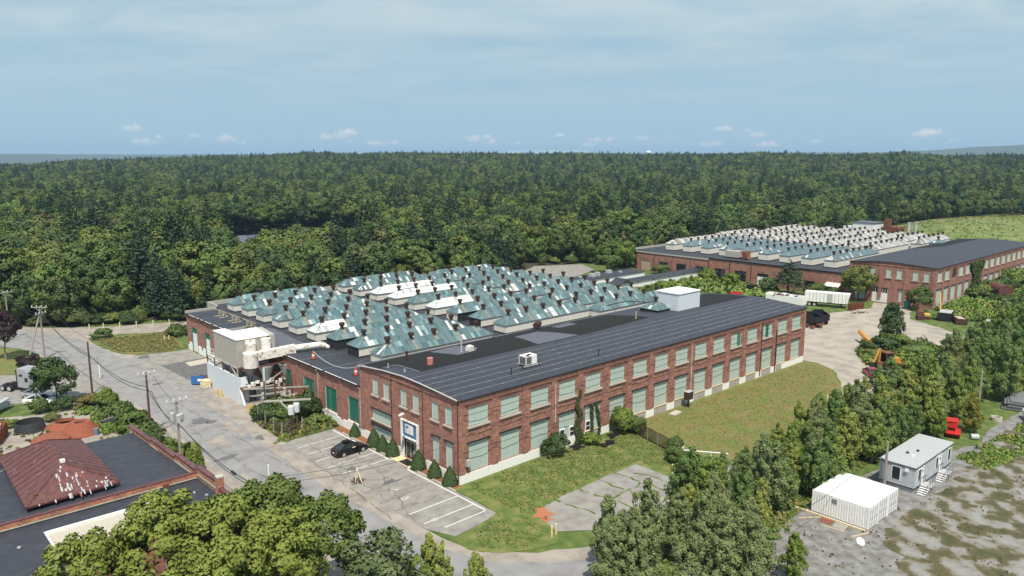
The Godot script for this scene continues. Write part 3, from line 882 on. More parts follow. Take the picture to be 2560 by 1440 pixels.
func brick_wing(t: Node3D, a0: float, b0: float, bays: int, L: float, near: bool) -> void:
	# the two-storey range: wall with openings, pilasters, cornice
	var fl := Face.new(P(a0, b0), Vector3(1, 0, 0), Vector3(0, 0, 1))
	var ff := Face.new(P(a0, b0), Vector3(0, 0, -1), Vector3(-1, 0, 0))
	var wall := MB.new()
	var holes := []
	for i in bays:
		var c := 2.87 + 5.03 * i
		holes.append([c - 1.5, 1.2, c + 1.5, 4.78])
		holes.append([c - 1.5, 6.78, c + 1.5, 9.05])
	facade(wall, fl, 0, L, 0, 10.3, holes)
	var fh := []
	for c in [2.05, 4.68, 8.67, 11.3, 15.28, 17.87]:
		fh.append([c - 0.635, 6.75, c + 0.635, 8.97])
	for c in [2.0, 4.58]:
		fh.append([c - 0.62, 1.45, c + 0.62, 4.72])
	if near:
		fh.append_array([[14.4, 3.35, 18.7, 4.78], [14.4, 1.25, 18.7, 2.55], [8.1, 0.06, 11.85, 5.15]])
	else:
		fh.append_array([[17.0, 0.4, 19.6, 3.9], [11.1, 0.1, 15.2, 4.0]])
		fh.append_array([[6.2, 0.8, 8.4, 3.9]])
		fh.remove_at(7)
	facade(wall, ff, 0, 21.5, 0, 10.3, fh)
	# curved top of the end walls, plain back and far walls
	for a in [0.0, L]:
		for i in range(1, PROFILE.size() - 1):
			var b1: float = PROFILE[i][0]
			var b2: float = minf(PROFILE[i + 1][0], 21.5)
			wall.quad(P(a0 + a, b0 + b1, 10.3), P(a0 + a, b0 + b2, 10.3), P(a0 + a, b0 + b2, roof_y(b2) - 0.05), P(a0 + a, b0 + b1, roof_y(b1) - 0.05), Vector3(-1 if a == 0.0 else 1, 0, 0))
	wall.quad(P(a0 + L, b0), P(a0 + L, b0 + 21.5), P(a0 + L, b0 + 21.5, 10.0), P(a0 + L, b0, 10.3), Vector3.RIGHT)
	wall.quad(P(a0, b0 + 21.5), P(a0 + L, b0 + 21.5), P(a0 + L, b0 + 21.5, 10.05), P(a0, b0 + 21.5, 10.05), Vector3.FORWARD)
	obj("wall", wall, M.brick, t)
	for i in bays + 1:
		var c := 0.38 if i == 0 else (L - 0.38 if i == bays else 5.385 + 5.03 * (i - 1))
		var wd := 0.76 if i == 0 or i == bays else 0.95
		put("pilaster", Vector3(wd, 8.4, 0.13), fl.at(c, 5.4, 0.065), M.brick, t)
	for c in [0.4, 6.95, 13.25, 21.1]:
		put("pilaster", Vector3(0.13, 8.4, 0.85), ff.at(c, 5.4, 0.065), M.brick, t)
	var cor := MB.new()
	cor.span(fl.at(0, 9.78, 0), fl.at(L, 10.3, 0.15))
	cor.span(fl.at(0, 9.58, 0), fl.at(L, 9.68, 0.17))
	cor.span(ff.at(0, 9.8, 0), ff.at(21.5, 10.3, 0.12))
	for h in holes:
		if h[1] > 6.0:
			cor.span(fl.at(h[0] - 0.4, 9.34, 0), fl.at(h[2] + 0.4, 9.42, 0.07))
			cor.span(fl.at(h[0] - 0.4, 9.2, 0), fl.at(h[2] + 0.4, 9.26, 0.05))
	obj("cornice", cor, M.brick, t)
	for i in holes.size():
		var h: Array = holes[i]
		var mats := []
		if near:
			if i == 27:
				mats = [null, M.deep_green, null]
			elif i == 23:
				mats = [null, null, M.mid_green]
		if not near and i == 5:
			grid_window(t, fl, h, 3, 4)
			continue
		var wn := boarded(t, fl, h, 3, h[1] > 6.0, mats, h[1] < 6.0)
		if near and (i == 6 or i == 8):
			for x in ([0.55, 2.4] if i == 6 else [0.5]):
				var at := fl.at(h[0] + x, 1.95, 0.0) - wn.position
				put("small_frame", Vector3(0.95, 1.5, 0.14), at, M.white, wn)
				for y in [-0.32, 0.32]:
					put("small_pane", Vector3(0.7, 0.5, 0.16), at + Vector3(0, y, 0.01), M.glass, wn)
	for i in fh.size():
		var h: Array = fh[i]
		if near and i == fh.size() - 1:
			continue
		if not near and h[0] > 11.0 and h[0] < 11.2 and h[1] < 1.0:
			var dr := part("door", t)
			dr.position = ff.at(13.15, 0.1)
			for k in 4:
				put("door_leaf", Vector3(0.08, 2.5, 1.0), ff.at(11.62 + k * 1.02, 1.35, -0.18) - dr.position, M.white_paint, dr)
			put("transom", Vector3(0.06, 1.1, 4.0), ff.at(13.15, 3.3, -0.2) - dr.position, M.glass, dr)
			for k in 7:
				put("mullion", Vector3(0.1, 1.15, 0.08), ff.at(11.3 + k * 0.62, 3.3, -0.16) - dr.position, M.white_paint, dr)
			continue
		boarded(t, ff, h, 1 if h[2] - h[0] < 2.0 else 3, i < 6 or h[1] > 3.0, [], i >= 6)
	# footing: painted white, bare concrete where the paint is gone
	if near:
		var fw := MB.new()
		fw.span(ff.at(-0.08, 0, -0.02), ff.at(8.1, 1.15, 0.08))
		fw.span(ff.at(11.85, 0, -0.02), ff.at(21.5, 1.15, 0.08))
		fw.span(fl.at(0, 0, -0.02), fl.at(20.5, 1.15, 0.08))
		for i in range(4, bays + 1):
			var c := 5.385 + 5.03 * (i - 1)
			fw.span(fl.at(c - 1.0, 0, -0.02), fl.at(minf(c + 0.9, L), 1.15, 0.082))
		obj("footing", fw, M.whitewash, t)
		var fc := MB.new()
		fc.span(fl.at(20.5, 0, -0.02), fl.at(L - 8.0, 1.15, 0.06))
		obj("footing", fc, M.bare_concrete, t)
		fw = MB.new()
		fw.span(fl.at(L - 8.0, 0, -0.02), fl.at(L, 1.15, 0.07))
		obj("footing", fw, M.whitewash, t)
		var sl := MB.new()
		for i in range(4, bays):
			var c := 2.87 + 5.03 * i
			sl.span(fl.at(c - 1.6, 1.15, 0.0), fl.at(c + 1.6, 1.25, 0.13))
		obj("footing_ledge", sl, M.cream, t)
	else:
		var fc := MB.new()
		fc.span(fl.at(0, 0, -0.02), fl.at(L, 1.1, 0.07))
		obj("footing", fc, M.bare_concrete, t)
	# membrane roof in lapped sheets
	var k := 7 if near else 6
	for i in k:
		var w := 11.2 / k
		obj("roof_sheet", roof_strip(a0 - 0.28, a0 + L + 0.2, -0.28 + w * i, -0.28 + w * (i + 1) + 0.05, 0.0 if i % 2 else 0.008, b0), M.membrane, t)
		if near and i > 0:
			var sm := obj("roof_seam", roof_strip(a0 - 0.2, a0 + L, -0.28 + w * i - 0.03, -0.28 + w * i + 0.1, 0.02, b0, 0.0, 0.01), M.seam, t)
	obj("roof_sheet", roof_strip(a0 - 0.28, a0 + L + 0.2, 10.9, 21.8, -0.012, b0), M.membrane, t)
	var gt := MB.new()
	for i in range(1, PROFILE.size() - 1):
		var b1: float = PROFILE[i][0]
		var b2: float = minf(PROFILE[i + 1][0], 21.6)
		gt.beam(P(a0 - 0.3, b0 + b1, roof_y(b1) - 0.05), P(a0 - 0.3, b0 + b2, roof_y(b2) - 0.05), 0.08, 0.12)
	obj("gutter", gt, M.fascia if near else M.dark_metal, t)
	gt = MB.new()
	gt.beam(P(a0, b0 - 0.26, 10.26), P(a0 + L, b0 - 0.26, 10.26), 0.1, 0.1)
	obj("roof_edge", gt, M.dark_metal, t)

func grid_window(t: Node, f: Face, h: Array, nx: int, ny: int) -> void:
	var w := part("window", t)
	w.position = f.at((h[0] + h[2]) * 0.5, h[1])
	var pw: float = (h[2] - h[0]) / nx
	var ph: float = (h[3] - h[1]) / ny
	var mb := MB.new()
	for i in nx + 1:
		mb.beam(f.at(h[0] + pw * i, h[1], -0.12) - w.position, f.at(h[0] + pw * i, h[3], -0.12) - w.position, 0.07)
	for j in ny + 1:
		mb.beam(f.at(h[0], h[1] + ph * j, -0.12) - w.position, f.at(h[2], h[1] + ph * j, -0.12) - w.position, 0.07)
	obj("frame", mb, M.dark_metal, w)
	for i in nx:
		for j in ny:
			put("pane", f.size(pw - 0.06, ph - 0.06, 0.02), f.at(h[0] + pw * (i + 0.5), h[1] + ph * (j + 0.5), -0.14) - w.position, [M.pane_dirty, M.glass, M.pane_grey][rng.randi() % 3], w)

func mills() -> void:
	for g in GLASS_ALL:
		glass_mats.append(solid(g[0], g[1], g[2], 0.34))
	M.pane_dirty = solid(0.09, 0.1, 0.1, 0.3)
	M.pane_grey = solid(0.05, 0.055, 0.06, 0.2)
	var vm := MB.new()
	vm.lathe(Vector3.ZERO, [[0.36, 0.0], [0.24, 0.22], [0.24, 0.42], [0.4, 0.5], [0.42, 0.86], [0.36, 0.9], [0.36, 0.84], [0.0, 0.8]], 12)
	vent_mesh = vm.mesh()
	# ----- the near mill
	var t := thing("brick_mill", "long near brick mill with boarded pale green windows and a roof full of teal skylights", "factory")
	brick_wing(t, 0, 0, 16, 81.6, true)
	var shed := MB.new()
	var ff := Face.new(P(0, 0), Vector3(0, 0, -1), Vector3(-1, 0, 0))
	var gh := [[21.85, 1.5, 25.05, 5.0], [28.3, 1.5, 31.55, 5.0], [34.9, 1.5, 38.3, 4.95], [75.0, 0.1, 77.7, 4.9], [81.5, 0.1, 84.5, 4.85], [42.2, 1.5, 45.2, 4.9]]
	facade(shed, ff, 21.5, 86.6, 0, 7.25, gh)
	shed.quad(P(0, 86.6), P(6, 86.6), P(6, 86.6, 7.6), P(0, 86.6, 7.6), Vector3.FORWARD)
	shed.quad(P(6, 91.5), P(79.5, 91.5), P(79.5, 91.5, 7.6), P(6, 91.5, 7.6), Vector3.FORWARD)
	shed.quad(P(6, 86.6), P(6, 91.5), P(6, 91.5, 7.6), P(6, 86.6, 7.6), Vector3.LEFT)
	shed.quad(P(79.5, 21.5), P(79.5, 91.5), P(79.5, 91.5, 7.25), P(79.5, 21.5, 7.25), Vector3.RIGHT)
	obj("shed_wall", shed, M.brick, t)
	for c in [21.75, 26.7, 33.2, 40.0, 72.5, 79.2, 86.3]:
		put("pilaster", Vector3(0.12, 5.9, 0.7), ff.at(c, 4.05, 0.06), M.brick, t)
	for i in gh.size():
		var h: Array = gh[i]
		if i == 3 or i == 4:
			var dr := part("door", t)
			dr.position = ff.at((h[0] + h[2]) * 0.5, 0.1)
			put("door_leaf", Vector3(0.08, 3.6, h[2] - h[0] - 0.5), Vector3(0.14, 1.8, 0), M.white_paint, dr)
			put("door_frame", Vector3(0.2, 4.7, 0.24), Vector3(0.06, 2.35, (h[2] - h[0]) * 0.5 - 0.12), M.mid_green, dr)
			put("door_frame", Vector3(0.2, 4.7, 0.24), Vector3(0.06, 2.35, -(h[2] - h[0]) * 0.5 + 0.12), M.mid_green, dr)
			put("transom", Vector3(0.06, 1.0, h[2] - h[0] - 0.4), Vector3(0.14, 4.2, 0), M.deep_green, dr)
			continue
		boarded(t, ff, h, 4, false, [M.mid_green if i == 2 else M.deep_green, M.deep_green, M.mid_green if i == 1 else M.deep_green, M.deep_green if i < 2 else M.mid_green])
	var fw := MB.new()
	for e in [[21.5, 74.9, 1.15], [77.8, 81.4, 1.6], [84.6, 86.65, 1.6]]:
		fw.span(ff.at(e[0], 0, -0.02), ff.at(e[1], e[2], 0.1))
	for h in gh:
		if h[1] > 1.0:
			fw.span(ff.at(h[0] - 0.1, 1.15, -0.02), ff.at(h[2] + 0.1, 1.48, 0.12))
	obj("footing", fw, M.whitewash, t)
	# shed roof, parapets and drip edge
	var rf := MB.new()
	rf.quad(P(-0.3, 21.5, 7.27), P(6, 21.5, 7.27), P(6, 86.6, 7.27), P(-0.3, 86.6, 7.27), Vector3.UP)
	rf.quad(P(6, 21.5, 7.27), P(79.6, 21.5, 7.27), P(79.6, 91.5, 7.27), P(6, 91.5, 7.27), Vector3.UP)
	rf.quad(P(-0.3, 21.5, 7.27), P(-0.3, 86.6, 7.27), P(-0.3, 86.6, 7.0), P(-0.3, 21.5, 7.0), Vector3.LEFT)
	obj("shed_roof", rf, M.membrane, t)
	for i in 9:
		var sm := MB.new()
		sm.span(P(-0.2, 27.0 + i * 6.69 + 5.0, 7.27), P(6.9, 27.1 + i * 6.69 + 5.0, 7.285))
		obj("roof_seam", sm, M.seam, t)
	var dust := MB.new()
	sheet([[0.8, 47], [5.4, 48], [6.2, 58], [6.5, 64], [3.5, 62], [2.0, 55]], 7.282, 0.5, 1.0, dust)
	obj("roof_patch", dust, M.membrane_light, t)
	var pp := MB.new()
	pp.span(P(-0.3, 86.5, 7.0), P(6.2, 86.8, 7.75))
	pp.span(P(5.9, 86.5, 7.0), P(6.2, 91.6, 8.1))
	pp.span(P(5.9, 91.4, 7.0), P(79.6, 91.7, 8.1))
	obj("parapet", pp, M.weathered, t)
	var de := MB.new()
	de.beam(ff.at(21.5, 7.18, 0.33), ff.at(86.6, 7.18, 0.33), 0.06, 0.24)
	obj("fascia", de, M.dark_metal, t)
	de = MB.new()
	var x := 22.0
	while x < 84.0:
		var w := rng.randf_range(1.2, 5.0)
		de.beam(ff.at(x, 7.28, 0.32), ff.at(minf(x + w, 86.0), 7.28, 0.32), 0.14, 0.05)
		x += w + rng.randf_range(0.1, 1.0)
	obj("drip_edge", de, M.fascia, t)
	var dp := MB.new()
	for c in [21.6, 33.4]:
		dp.tube(ff.at(c, 7.0, 0.4), ff.at(c, 6.5, 0.12), 0.06, 0.06)
		dp.tube(ff.at(c, 6.5, 0.12), ff.at(c, 0.2, 0.12), 0.06, 0.06)
	obj("downspout", dp, M.galv, t)
	dp = MB.new()
	dp.tube(ff.at(0.12, 10.1, 0.14), ff.at(0.12, 0.2, 0.14), 0.07, 0.07)
	dp.tube(ff.at(13.9, 10.1, 0.12), ff.at(13.9, 0.4, 0.12), 0.05, 0.05)
	dp.tube(ff.at(7.0, 10.1, 0.16), ff.at(7.0, 0.4, 0.16), 0.05, 0.05)
	dp.tube(P(66.0, -0.2, 9.7), P(66.0, -0.2, 0.3), 0.07, 0.07)
	dp.tube(P(71.0, -0.25, 7.5), P(71.0, -0.25, 0.2), 0.09, 0.09)
	obj("drain_pipe", dp, M.rust_vent, t)
	dp = MB.new()
	dp.tube(P(15.6, -0.2, 9.0), P(15.6, -0.2, 3.9), 0.04, 0.04)
	dp.tube(P(45.5, -0.2, 9.0), P(45.5, -0.2, 1.5), 0.045, 0.045)
	obj("conduit", dp, M.fascia, t)
	# cables slung along the long front
	for e in [[8.45, 0.42], [3.95, 0.42], [6.35, 0.3]]:
		var pts := []
		for i in 65:
			var sag := 0.07 * absf(sin(PI * i / 4.0)) * (0.6 + 0.4 * sin(i * 1.7))
			pts.append(P(0.3 + i * 1.257, -e[1] + 0.04 * sin(i * 2.1), e[0] - sag))
		var cb := MB.new()
		cb.path(pts, 0.028, 5)
		obj("cable", cb, M.wire, t)
	# entrance: framed bay with blue panels, sign and glass doors
	var en := part("entrance", t)
	en.position = ff.at(9.97, 0.06)
	put("frame", Vector3(0.4, 5.1, 0.3), ff.at(11.7, 2.6, 0.0) - en.position, M.white_paint, en)
	put("frame", Vector3(0.4, 5.1, 0.3), ff.at(8.25, 2.6, 0.0) - en.position, M.white_paint, en)
	put("frame", Vector3(0.3, 0.16, 3.2), ff.at(9.97, 5.07, 0.03) - en.position, M.white_paint, en)
	put("frame", Vector3(0.3, 0.2, 3.2), ff.at(9.97, 2.9, 0.03) - en.position, M.white_paint, en)
	for i in 3:
		for j in 2:
			put("blue_panel", Vector3(0.06, 0.98, 1.03), ff.at(8.93 + i * 1.05, 3.51 + j * 1.0, 0.0) - en.position, M.sign_blue if (i + j) % 2 else M.sign_blue2, en)
	put("signboard", Vector3(0.05, 1.15, 1.75), ff.at(10.1, 4.05, 0.07) - en.position, M.white, en)
	put("sign_logo", Vector3(0.02, 0.26, 0.62), ff.at(10.52, 4.3, 0.1) - en.position, M.sign_blue, en)
	var script := MB.new() # two lines too small to read
	for e in [[10.78, 3.98, 12], [10.7, 3.76, 10]]:
		for k in e[2]:
			if k % 5 != 4:
				script.box(ff.at(e[0] - k * 0.115, e[1], 0.1), Vector3(0.012, rng.randf_range(0.06, 0.1), 0.075))
	for k in script.v.size():
		script.v[k] -= en.position
	obj("sign_script", script, M.grey, en)
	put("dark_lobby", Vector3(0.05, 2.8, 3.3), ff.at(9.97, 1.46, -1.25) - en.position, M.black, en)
	put("side_glass", Vector3(0.04, 2.7, 1.2), ff.at(11.5, 1.4, -0.7) - en.position, M.glass, en)
	for i in 4:
		put("door_stile", Vector3(0.08, 2.75, 0.09), ff.at(8.5 + i * 0.95, 1.43, -0.35) - en.position, M.chrome, en)
	for i in 3:
		put("door_leaf", Vector3(0.04, 2.05, 0.84), ff.at(8.98 + i * 0.95, 1.1, -0.36) - en.position, M.glass, en)
	put("door_rail", Vector3(0.08, 0.09, 2.9), ff.at(9.95, 2.2, -0.35) - en.position, M.chrome, en)
	put("door_handle", Vector3(0.12, 0.5, 0.06), ff.at(9.6, 1.1, -0.28) - en.position, M.chrome, en)
	put("transom", Vector3(0.04, 0.5, 2.9), ff.at(9.95, 2.5, -0.36) - en.position, M.glass, en)
	var lamp := part("wall_lamp", t)
	lamp.position = ff.at(9.9, 6.2, 0.1)
	var lm := MB.new()
	lm.path([Vector3.ZERO, Vector3(-0.5, 0.5, 0.2), Vector3(-1.2, 0.45, 0.5)], 0.05)
	obj("arm", lm, M.rust, lamp)
	put("lamp_head", Vector3(0.9, 0.16, 0.32), Vector3(-1.6, 0.42, 0.6), M.white, lamp, 0.4)
	var mb2 := MB.new()
	mb2.tube(P(1.0, -0.1, 2.0), P(1.0, -0.55, 2.0), 0.04, 0.04)
	mb2.box(P(1.0, -0.35, 2.55), Vector3(0.55, 0.75, 0.35))
	obj("meter_box", mb2, M.grey, t)
	# roof finish of the long range: tar field with patches
	obj("tar_field", roof_patch([[0.2, 20.9], [0.1, 16.2], [2.4, 16.2], [2.2, 10.9], [32.8, 10.9], [51, 12.3], [49.2, 20.3], [40, 20.9], [25, 21.2]], 0.012), M.tar, t)
	obj("tar_field", roof_patch([[65, 11.4], [80.5, 11.4], [80.8, 20.8], [66, 20.9]], 0.012), M.tar, t)
	obj("roof_patch", roof_patch([[10.6, 20.2], [15.8, 20.6], [16.6, 16.9], [15.0, 15.0], [11.4, 14.8]], 0.024), M.membrane_light, t)
	obj("roof_patch", roof_patch([[25.4, 18.4], [30.6, 18.7], [32.2, 11.2], [23.5, 11.2]], 0.024), M.membrane_light, t)
	obj("roof_patch", roof_patch([[34.8, 20.0], [39.5, 20.4], [39.3, 18.2], [35.0, 18.0]], 0.024), M.membrane_light, t)
	var kerbs := MB.new()
	kerbs.beam(P(2.3, 10.9, 10.95), P(2.4, 16.2, 10.72), 0.3, 0.08)
	kerbs.beam(P(0.2, 16.2, 10.72), P(2.4, 16.2, 10.72), 0.3, 0.08)
	kerbs.beam(P(-0.2, 21.4, 10.14), P(81, 21.4, 10.14), 0.35, 0.06)
	obj("roof_kerb", kerbs, M.membrane_light, t)
	for e in [[4.4, 16.8, 0.16, 1.5, M.rust_vent], [13.0, 15.9, 0.11, 1.6, M.galv], [10.9, 3.1, 0.07, 0.85, M.dark_metal], [26.5, 2.2, 0.07, 0.85, M.dark_metal], [48.4, 13.2, 0.06, 1.2, M.cream], [0.9, 16.0, 0.06, 0.5, M.galv], [1.1, 12.5, 0.09, 0.3, M.galv]]:
		var pm := MB.new()
		var y := roof_y(e[1])
		pm.lathe(P(e[0], e[1], y - 0.1), [[e[2] * 1.6, 0.0], [e[2] * 1.6, 0.15], [e[2], 0.16], [e[2], e[3]], [e[2] * 1.35, e[3] + 0.02], [e[2] * 1.35, e[3] + 0.14], [0.0, e[3] + 0.15]], 10)
		obj("vent_pipe", pm, e[4], t)
	# glazed monitors
	var rest := MB.new()
	for i in 9:
		skylight(t, 7.25, 27.25 + 6.69 * i, 21.2, 5, "teal", rest, i < 3, 7.27, ["", "end", "endfront", "", "", "", "", "", ""][i], 3.3, 6.4 if i == 3 else -1.0)
	for i in 9:
		skylight(t, 34.5, 30.5 + 6.84 * i, 21.3, 5, "teal", rest, i < 1, 7.27, ["", "end", "front", "", "", "", "", "", ""][i], 3.3, [-1.0, -1.0, -1.0, 10.0, -1.0, 17.0, 16.0, -1.0, -1.0][i])
	for i in 9:
		skylight(t, 56.4, 27.9 + 6.73 * i, 21.2, 5, "teal", rest, false)
	skylight(t, 55.3, 13.9, 4.2, 1, "teal", rest, false, 10.6, "endfront", 3.9)
	obj("glass_panes", rest, M.pane, t).set_meta("kind", "stuff")
	var hs := part("roof_house", t)
	hs.position = P(62, 14.5, 10.4)
	var hw := MB.new()
	for i in 26:
		hw.box(Vector3(-3.1 + i * 0.25, 1.75, 2.43), Vector3(0.12, 3.3, 0.05))
	for i in 19:
		hw.box(Vector3(-3.24, 1.75, -2.3 + i * 0.25), Vector3(0.05, 3.3, 0.12))
	hw.box(Vector3(0, 1.7, 0), Vector3(6.4, 3.4, 4.8))
	obj("ribbed_wall", hw, M.blue_white, hs)
	put("flat_roof", Vector3(6.7, 0.16, 5.1), Vector3(0, 3.48, 0), M.white_paint, hs)
	# ----- the far mill, its twin
	t = thing("brick_mill", "far brick mill at right with grey white skylights and an ivy clad end wing", "factory")
	brick_wing(t, 152, 2.1, 16, 81.6, false)
	var fb := Face.new(P(152, 0), Vector3(0, 0, -1), Vector3(-1, 0, 0))
	shed = MB.new()
	var bh := [[90.0, 0.2, 93.6, 3.4], [82.9, 0.9, 86.6, 3.55], [75.9, 0.1, 79.7, 3.55], [68.7, 0.1, 72.5, 3.6], [61.5, 0.1, 65.4, 3.65], [54.4, 0.1, 58.3, 3.7], [47.2, 0.0, 50.8, 3.7], [25.8, 1.6, 29.3, 3.3], [33, 1.6, 36.2, 3.3]]
	facade(shed, fb, 23.6, 96, 0, 6.6, bh)
	shed.quad(P(152, 96), P(248, 96), P(248, 96, 6.6), P(152, 96, 6.6), Vector3.FORWARD)
	shed.quad(P(248, 23.6), P(248, 96), P(248, 96, 6.6), P(248, 23.6, 6.6), Vector3.RIGHT)
	obj("shed_wall", shed, M.brick, t)
	for i in bh.size():
		var h: Array = bh[i]
		if i == 0:
			boarded(t, fb, h, 3, false, [M.timber, M.timber, M.timber])
		elif i == 2:
			put("door", Vector3(0.1, 3.4, 3.7), fb.at(77.8, 1.8, -0.2), M.black, t)
		elif i == 6:
			var dr := part("door", t)
			dr.position = fb.at(49, 0.0)
			for k in 3:
				put("door_leaf", Vector3(0.08, 2.7, 1.0), Vector3(0.15, 1.35, -1.2 + k * 1.15), M.white_paint, dr)
			put("transom", Vector3(0.06, 0.7, 3.3), Vector3(0.16, 3.2, 0), M.glass, dr)
		elif i >= 7:
			put("window", Vector3(0.1, 1.6, 3.3), fb.at((h[0] + h[2]) * 0.5, 2.45, -0.2), M.black, t)
		else:
			grid_window(t, fb, h, 5, 6 if i > 2 else 5)
	for c in [95.6, 88.4, 81.2, 74.2, 67.4, 60, 52.8]:
		put("drain_pipe", Vector3(0.12, 6.2, 0.12), fb.at(c, 3.3, 0.1), M.rust_vent, t)
	for c in [95.4, 88.0, 81.4, 74.0, 66.9]:
		put("pilaster", Vector3(0.1, 5.3, 0.8), fb.at(c, 2.65, 0.05), M.brick, t)
	de = MB.new()
	de.span(fb.at(67.5, 5.9, 0.0), fb.at(96.1, 6.66, 0.2))
	obj("fascia", de, M.grey, t)
	de = MB.new()
	de.span(fb.at(23.6, 6.35, 0.0), fb.at(67.5, 6.66, 0.16))
	obj("fascia", de, M.dark_metal, t)
	var aw := MB.new()
	aw.quad(fb.at(25.4, 3.7, 0.05), fb.at(29.6, 3.7, 0.05), fb.at(29.6, 2.9, 1.9), fb.at(25.4, 2.9, 1.9), Vector3(-1, 2, 0))
	aw.quad(fb.at(25.4, 2.9, 1.9), fb.at(29.6, 2.9, 1.9), fb.at(29.6, 2.72, 1.9), fb.at(25.4, 2.72, 1.9), Vector3.LEFT)
	obj("awning", aw, M.curb_white, t)
	rf = MB.new()
	rf.quad(P(151.7, 23.5, 6.67), P(248, 23.5, 6.67), P(248, 96.2, 6.67), P(151.7, 96.2, 6.67), Vector3.UP)
	obj("shed_roof", rf, M.membrane, t)
	pp = MB.new()
	pp.span(P(151.7, 96.0, 6.6), P(248, 96.3, 7.3))
	obj("parapet", pp, M.weathered, t)
	rest = MB.new()
	for i in 9:
		skylight(t, 158.0, 30.2 + 6.85 * i, 28.0, 7, "streak" if i == 8 else "blue", rest, false, 6.7, "", 3.4, -1.0, 4.05)
	for i in 9:
		skylight(t, 189.5, 33.4 + 6.85 * i, 28.0, 7, "streak", rest, false, 6.7, "", 3.6, -1.0, 4.05)
	for i in 9:
		skylight(t, 220.0, 30.2 + 6.85 * i, 26.0, 6, "streak", rest, false, 6.7, "", 3.6, -1.0, 4.3)
	skylight(t, 214.0, 22.0, 4.2, 1, "teal", rest, false, 9.6, "", 3.9)
	obj("glass_panes", rest, M.pane, t).set_meta("kind", "stuff")
	var tf := MB.new()
	for e in [[200.0, 232.0, 15.0, 21.0]]:
		tf.quad(P(e[0], e[2] + 2.1, roof_y(e[2]) + 0.03), P(e[1], e[2] + 2.1, roof_y(e[2]) + 0.03), P(e[1], e[3] + 2.1, roof_y(e[3]) + 0.03), P(e[0] - 8.0, e[3] + 2.1, roof_y(e[3]) + 0.03), Vector3.UP)
	obj("tar_field", tf, M.tar, t)
	for e in [[190.0, 35.5, 0.3, 3.2, M.dark_metal], [205.0, 34.5, 0.32, 3.4, M.galv], [164.0, 40.5, 0.2, 2.3, M.galv], [161.0, 33.6, 0.2, 2.6, M.galv], [246.0, 44.5, 0.5, 6.6, M.galv], [249.5, 43.4, 0.5, 6.6, M.galv], [196, 40, 0.3, 2.6, M.galv]]:
		var pm := MB.new()
		pm.lathe(P(e[0], e[1], 6.7), [[e[2], 0.0], [e[2], e[3]], [e[2] * 1.3, e[3] + 0.02], [e[2] * 1.3, e[3] + 0.3], [0.0, e[3] + 0.32]], 10)
		obj("chimney_pipe", pm, e[4], t)
	var hp := MB.new()
	hp.box(P(157.0, 62.0, 8.0), Vector3(2.6, 1.9, 4.6))
	obj("duct_box", hp, M.weathered, t)
	hp = MB.new()
	hp.extrude([P(158.3, 58.6, 9.2), P(155.6, 58.6, 9.0), P(155.6, 58.0, 7.0), P(156.6, 57.4, 6.8)], Vector3(0, 0, 1.6), Vector3(0, 0, -1))
	obj("duct_hood", hp, M.rust, t)
	var tw := part("roof_tower", t)
	tw.position = P(252.3, 62.0, 0)
	put("tower_wall", Vector3(8.8, 12.0, 8.0), Vector3(0, 6.0, 0), M.white_paint, tw)
	put("tower_roof", Vector3(9.2, 0.4, 8.4), Vector3(0, 12.2, 0), M.membrane_light, tw)
	for i in 6:
		put("wall_batten", Vector3(0.06, 12.0, 0.09), Vector3(-4.42, 6.0, -3.3 + i * 1.32), M.grey, tw)
	put("side_room", Vector3(4.0, 10.5, 4.0), Vector3(-2, 5.25, -6.0), M.blue_white, tw)
	var rs := MB.new()
	rs.box(P(256, 53.5, 6.0), Vector3(7, 9.5, 5))
	rs.box(P(254.5, 55.5, 7.5), Vector3(2.2, 12.5, 2.0))
	for i in 5:
		rs.beam(P(252.4, 51.3 + i, 10.8), P(252.4, 51.3 + i, 12.0), 0.2)
	tag(obj("rusty_hopper", rs, M.rust), "dark red rusty hopper beside the white roof tower of the far mill", "hopper")

